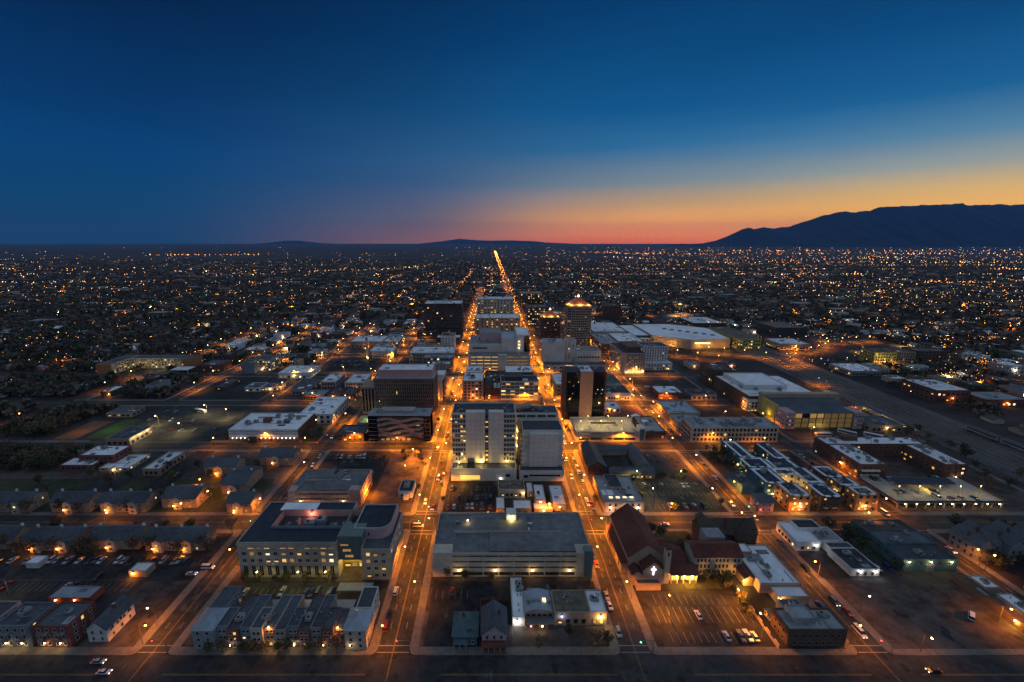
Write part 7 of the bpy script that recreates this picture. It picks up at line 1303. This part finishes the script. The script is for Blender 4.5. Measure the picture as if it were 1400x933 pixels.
for j in range(3, 9):
    ya, yb = EW[j][0] + 9, EW[j + 1][0] - 9
    for xa, xb, bn in blk_x + ([(410, 470, 'yards just right of the tracks'), (480, 570, 'yards farther right of the tracks'), (590, 700, 'yards at the right edge')] if j in (3, 4, 6, 7) else []) + ([(240, 328, 'yards left of the tracks')] if j in (4, 5) else []):
        if xa < -130 and j > 7: continue
        n = 0
        for t in range(30):
            w, d = random.uniform(9, 24), random.uniform(10, 24); x = random.uniform(xa, xb - w); y = random.uniform(ya, yb - d); h = random.choice([4.2, 4.8, 5.5, 7, 8.5]) if abs(x) > 130 or y < 560 else random.choice([8, 11, 15, 20])
            if n >= (5 if abs(x) < 230 else 4) or not all(free(x + fx * w, y + fy * d, 1) for fx in (0, .25, .5, .75, 1) for fy in (0, .25, .5, .75, 1)): continue
            wl = random.choice(['tan', 'cream', 'brick', 'white_wall', 'grey_wall', 'pinkish', 'brown_wall']); rf, rn = random.choice([('white_roof', 'white'), ('white_roof', 'white'), ('grey_roof', 'grey'), ('slate_roof', 'slate'), ('brown_roof', 'brown'), ('metal_roof', 'bluish')])
            where = bn + ' of the orange avenues' if 'block' in bn and 'avenues' not in bn else bn
            k = SHOPN.get((where, j, rn), 0); SHOPN[(where, j, rn)] = k + 1; mark(x, x + w, y, y + d, 1)
            e = flat_building('shop_building', '%s %s-roofed shop in the %s, %s row back' % (ORD[k], rn, where, ORD[j]), (x, x + w, y, y + d), h, wl, rf, 'shop', .5, nunits=random.choice([1, 2, 3, 4]), group='shops in the blocks behind'); n += 1
            windows(e, (x, x + w, y, y + d), 'S', max(2, int(w / 4)), max(1, int(h / 3.6)), 1, 3.4, 1.5, 1.6, .25, .8)
            if random.random() < .45: wall_lamp(e, (x + w * random.random(), y - .4, 3.2), random.choice([300, 700, 1200]), *random.choice([('bulb_orange', ORANGE), ('bulb_warm', WARM), ('bulb_white', (1, .9, .75))]))
HN = {'west': 'west of downtown', 'east': 'east of the tracks', 'north': 'north of downtown'}
ROOFC = [('white_roof', 'white-roofed'), ('slate_roof', 'slate-roofed'), ('brown_roof', 'brown-roofed'), ('grey_roof', 'grey-roofed'), ('red_roof', 'red-roofed')]
cand = []
rowi = 0
for y in np.arange(236, 3600, 23):
    rowi += 1; y = float(y); lim = 1.24 * y + 60
    x = -lim
    while x < lim:
        x += random.uniform(15, 24) * (1 if y < 1500 else 1.6)
        if -225 < x < 330 and y < 700: continue
        if -130 < x < 240 and y < 960: continue
        if y < 420 and -420 < x < 420: continue
        if random.random() < .22: continue
        if random.random() < .5 and abs((y / 23) % 4) < 1: continue
        yy = y + random.uniform(-3, 3)
        if free(x, yy, 7): cand.append((x, yy, rowi))
cand.sort(key=lambda c: c[1] + abs(c[0]) * .15)
HMESH = {}
def house_meshes(k):
    w, d, h, rise, wl, ax = [(11, 9, 3.2, 2.2, 'cream', 'x'), (13, 10, 3.4, 2.0, 'tan', 'x'), (9, 12, 3.2, 2.4, 'white_wall', 'y'), (15, 11, 3.6, 0, 'pinkish', 'x'), (10, 10, 5.6, 2.2, 'brick', 'y'), (20, 14, 4.5, 0, 'grey_wall', 'x')][k]
    b = MB()
    b.prism(rect(-w / 2, w / 2, -d / 2, d / 2), 0, h, wl, top=False); wall = b.data('wall'); roofs = {}
    for m, _ in ROOFC:
        r = MB()
        if rise: r.gable(-w / 2, w / 2, -d / 2, d / 2, h, rise, m, ax, .5, wl)
        else: r.box(-w / 2 - .2, w / 2 + .2, -d / 2 - .2, d / 2 + .2, h, h + .5, m)
        roofs[m] = r.data('roof')
    c = MB(); c.box(w * .2 - .4, w * .2 + .4, .5, 1.3, h, h + rise + 1.2, 'brick'); return wall, roofs, c.data('chimney'), (w, d, h)
HM = [house_meshes(k) for k in range(6)]
cnt = {}
near_h, rest_h = cand[:300], cand[300:]
near_h.sort(key=lambda c: (c[2], c[0]))
for x, y, ri in near_h:
    k = random.choices(range(6), [5, 4, 4, 3, 2, 1.2])[0]; m, nm = random.choices(ROOFC, [1.0, 3, 4, 2, .8])[0]; zone = 'west' if x < -130 and y < 1400 else 'east' if x > 240 else 'north'
    n = cnt.get((ri, zone), 0); cnt[(ri, zone)] = n + 1
    e = empty('house', '%s house, %s from the left in the %s row back %s' % (nm, ordinal(n), ordinal(max(0, ri - 1)), HN[zone]), 'house', (x, y, 0), 'houses ' + HN[zone], random.uniform(-.06, .06) + random.choice([0, 0, math.pi / 2]))
    wall, roofs, ch, (w, d, h) = HM[k]; link('wall', wall, e); link('roof', roofs[m], e)
    if k != 3 and k != 5: link('chimney', ch, e)
    if random.random() < .4: link('window', window_data(1.6, 1.4, random.choice(['lit_warm', 'lit_white', 'glass', 'glass']), 'pale_frame'), e, (random.uniform(-3, 3), -d / 2, 1.0))
def mass(name, V, F, MI, mats):
    me = bpy.data.meshes.new(name); me.vertices.add(len(V)); me.vertices.foreach_set('co', np.ascontiguousarray(V, dtype=np.float32).ravel())
    k = F.shape[1]; me.loops.add(F.size); me.loops.foreach_set('vertex_index', F.ravel().astype(np.int32)); me.polygons.add(len(F)); me.polygons.foreach_set('loop_start', (np.arange(len(F)) * k).astype(np.int32))
    for m in mats: me.materials.append(MATS[m])
    me.polygons.foreach_set('material_index', MI.astype(np.int32)); me.update(calc_edges=True); return link(name, me)
def house_mass(pts, name):
    n = len(pts); P = np.array([(p[0], p[1]) for p in pts]); w = rng.uniform(4.5, 8, n); d = rng.uniform(4, 6.5, n); h = rng.uniform(3, 5, n); big = rng.random(n) < .07; w[big] *= 2.6; d[big] *= 1.8; h[big] *= 1.6; rise = np.where((rng.random(n) < .6) & ~big, rng.uniform(1.2, 2.4, n), .05)
    V = np.zeros((n, 10, 3)); sx = [-1, 1, 1, -1]; sy = [-1, -1, 1, 1]
    for i in range(4):
        for j, z in ((0, 0), (4, 1)): V[:, i + j, 0] = P[:, 0] + sx[i] * w; V[:, i + j, 1] = P[:, 1] + sy[i] * d; V[:, i + j, 2] = h * z
    V[:, 8, 0] = P[:, 0] - w; V[:, 9, 0] = P[:, 0] + w; V[:, 8:, 1] = P[:, 1:2]; V[:, 8:, 2] = (h + rise)[:, None]
    fq = np.array([(0, 1, 5, 4), (1, 2, 6, 5), (2, 3, 7, 6), (3, 0, 4, 7), (4, 5, 9, 8), (6, 7, 8, 9), (5, 6, 9, 9), (7, 4, 8, 8)])
    F = (fq[None] + (np.arange(n) * 10)[:, None, None]).reshape(-1, 4)
    wl = rng.integers(0, 3, n); rf = 3 + np.where(big, rng.choice([0, 3, 3], n), rng.choice([1, 2, 2, 2, 3, 3, 2], n)); MI = np.zeros((n, 8), int); MI[:, :4] = wl[:, None]; MI[:, 6:] = wl[:, None]; MI[:, 4:6] = rf[:, None]
    F = F[:, :]; tri = np.tile(np.array([0, 0, 0, 0, 0, 0, 1, 1], bool), n)
    # triangles are written as quads without the doubled corner
    me_q = F[~tri]; me_t = F[tri][:, :3]; Vq = V.reshape(-1, 3); o = mass(name, Vq, me_q, MI.reshape(-1)[~tri], ['brown_wall', 'tan', 'brown_wall', 'grey_roof', 'brown_roof', 'brown_roof', 'far_roof'])
    return o
if rest_h: stuff(house_mass(rest_h, 'distant_suburb_houses'))
# trees of the suburbs: the nearest ones as things, the others as one wooded mass
tc = []
for i in range(42000):
    y = float(rng.uniform(230, 1) ** 1) if False else 240 * math.exp(float(rng.random()) * math.log(16)); x = float(rng.uniform(-1.25, 1.25)) * y
    if -230 < x < 335 and y < 640: continue
    if -125 < x < 230 and y < 950: continue
    if 300 < x < 900 and y < 500 and rng.random() < .5: continue
    if x > 0 and rng.random() < .35: continue
    if free(x, y, 2): tc.append((x, y))
tc.sort(key=lambda c: c[1] + abs(c[0]) * .1)
seen_t = [t for t in tc if -1.24 * t[1] < t[0] < 1.24 * t[1]]
nt_ = 150
for x, y in seen_t[:nt_]: tree(x, y, 'in the dark groves ' + ('left of the terraced apartments' if x < -150 and y < 320 else 'west of downtown' if x < 0 else 'east of the tracks'), random.choice([1, 2, 4, 0]), 1.15, 0)
def tree_mass(pts, name, per=16):
    n = len(pts); P = np.array(pts); s = rng.uniform(2.4, 4.6, n); c = np.repeat(np.column_stack([P, s * 1.25]), per, axis=0); ss = np.repeat(s, per)
    c = c + rng.normal(0, .45, c.shape) * ss[:, None] * np.array([1, 1, .8]); u = rng.normal(0, 1, c.shape); u /= np.linalg.norm(u, axis=1)[:, None]; v = np.cross(u, rng.normal(0, 1, c.shape)); v /= np.linalg.norm(v, axis=1)[:, None]
    q = (ss * rng.uniform(.2, .42, len(ss)))[:, None]; c[:, 2] = np.maximum(c[:, 2], .8); V = np.stack([c - u * q - v * q, c + u * q - v * q, c + u * q + v * q, c - u * q + v * q], 1).reshape(-1, 3)
    return stuff(mass(name, V, np.arange(len(V)).reshape(-1, 4), np.repeat(rng.integers(0, 3, n), per), ['far_leaf', 'leaf_brown', 'leaf_dark']))
tree_mass(seen_t[nt_:], 'wooded_suburb_foliage')

# ------------------------------------------------------------------ far city lights: thousands of lamps nobody could count
def light_mass(name, pts, cols, size):
    n = len(pts); P = np.array(pts); r = np.array(size); o = np.array([(1, 0, 0), (-1, 0, 0), (0, 1, 0), (0, -1, 0), (0, 0, 1), (0, 0, -1)], float)
    V = (P[:, None, :] + o[None] * r[:, None, None]).reshape(-1, 3); f = np.array([(0, 2, 4), (2, 1, 4), (1, 3, 4), (3, 0, 4), (2, 0, 5), (1, 2, 5), (3, 1, 5), (0, 3, 5)])
    F = (f[None] + (np.arange(n) * 6)[:, None, None]).reshape(-1, 3)
    return stuff(mass(name, V, F, np.repeat(np.array(cols), 8), ['far_orange', 'far_warm', 'far_white', 'far_red', 'far_green', 'far_blue', 'far_pink']))
pts, cols, size = [], [], []
def dot(x, y, z=None, c=None, s=1.0):
    d = math.hypot(x, y); pts.append((x, y, (7 + rng.random() * 4) if z is None else z)); cols.append(int(rng.choice([0, 0, 0, 0, 1, 1, 2, 2, 3, 4, 5] if rng.random() < .25 else [0, 0, 0, 0, 0, 1, 1, 2])) if c is None else c)
    size.append(max(.22, d * float(rng.choice([.00024, .00034, .00048, .0007], p=[.5, .3, .15, .05])) * s))
CELL = rng.random((64, 64))
while len(pts) < 4300:
    y = 420 * math.exp(float(rng.random()) ** .85 * math.log(30)); x = float(rng.uniform(-1.22, 1.3)) * y
    q = rng.random(); g_ = 130 if y < 1400 else 400       # most lamps stand along streets
    if q < .45: y = round(y / g_) * g_ + rng.normal(0, 7)
    elif q < .7: x = round(x / g_) * g_ + rng.normal(0, 7)
    if -240 < x < 340 and y < 760 or y < 400: continue
    a = x / y
    p = .35 + .5 * (a > .12) * min(1, y / 2500) + .25 * (-.35 < a < .1)
    if y > 5200 and a < -.1: p *= .25
    if y > 7500: p *= .3
    if y > 3500: p *= .6
    cl = CELL[int(x // 260) % 64, int(y // 260) % 64] * .6 + CELL[int(x // 900) % 64, int(y // 900) % 64 - 7] * .6
    p *= max(.04, min(1.6, (cl - .28) * 3.2))
    if rng.random() < p: dot(x, y, None, None, 1.0 if y < 2500 else .72)
def street_of_lights(x0, y0, x1, y1, n, c=None, jit=8, s=1.15):
    for k in range(n): t = (k + .5) / n; dot(x0 + (x1 - x0) * t + rng.normal(0, jit), y0 + (y1 - y0) * t + rng.normal(0, jit), None, c, s)
for s_ in (-7, 7):
    street_of_lights(54 + s_, 1150, 54 + s_, 7000, 130, 0, 3, 1.15)
for a in [(-3700, 4960, -2700, 5200, 46, 0, 120), (-1250, 2000, -560, 2350, 46, 1, 30), (-560, 2350, -420, 2700, 30, 1, 40), (-1700, 2050, -1000, 2450, 24, 0, 60), (1400, 6500, 1900, 5200, 44, 0, 130), (1150, 4400, 1900, 2600, 60, 1, 40), (1500, 3000, 4200, 4500, 80, 0, 130), (2600, 3100, 4800, 3300, 70, 1, 90), (-1560, 1420, -1080, 1380, 22, 0, 20), (1800, 5600, 6400, 5600, 90, 0, 260), (3000, 7600, 8600, 7600, 60, 0, 420), (600, 1500, 1500, 1500, 30, None, 30), (-110, 1230, -95, 2200, 26, 0, 6), (260, 900, 330, 1600, 30, 2, 30), (300, 1250, 650, 1300, 34, 2, 30), (600, 800, 760, 820, 12, 1, 10), (900, 700, 1100, 690, 14, 0, 20), (700, 520, 900, 500, 10, 0, 12)]: street_of_lights(*a[:5], a[5], a[6])
far_l = light_mass('distant_city_lights', pts, cols, size)
for q in range(26): point_light(far_l, (54 + (6 if q % 2 else -6), 1170 + q * 62, 8), 24000, ORANGE, .4, spot=166)
for q in range(8): point_light(far_l, (-37 + (6 if q % 2 else -6), 1070 + q * 60, 8), 30000, ORANGE, .4, spot=166)
k = 0
for (x, y, z), c in zip(pts, cols):
    if y < 2600 and k < 240 and rng.random() < .3:
        point_light(far_l, (x, y, z - 1.2), 14000 if y < 900 else 34000, (ORANGE, WARM, (1, .8, .6))[c] if c < 3 else ORANGE, .5, spot=155); k += 1
# ------------------------------------------------------------------ the air: one closed box of thin haze round everything
def haze():
    b = MB(); b.box(-53000, 53000, -3500, 39000, -1.5, 1650, 'ground'); o = b.build('haze'); stuff(o)
    m = bpy.data.materials.new('haze_air'); m.use_nodes = True; nt = m.node_tree; nt.nodes.clear(); out = nt.nodes.new('ShaderNodeOutputMaterial'); v = nt.nodes.new('ShaderNodeVolumePrincipled')
    v.inputs['Color'].default_value = (0.16, 0.46, 1.0, 1); v.inputs['Density'].default_value = HAZE; v.inputs['Anisotropy'].default_value = 0.2
    nt.links.new(v.outputs[0], out.inputs['Volume']); o.data.materials.clear(); o.data.materials.append(m)
    m.cycles.homogeneous_volume = True if hasattr(m.cycles, 'homogeneous_volume') else None
haze()
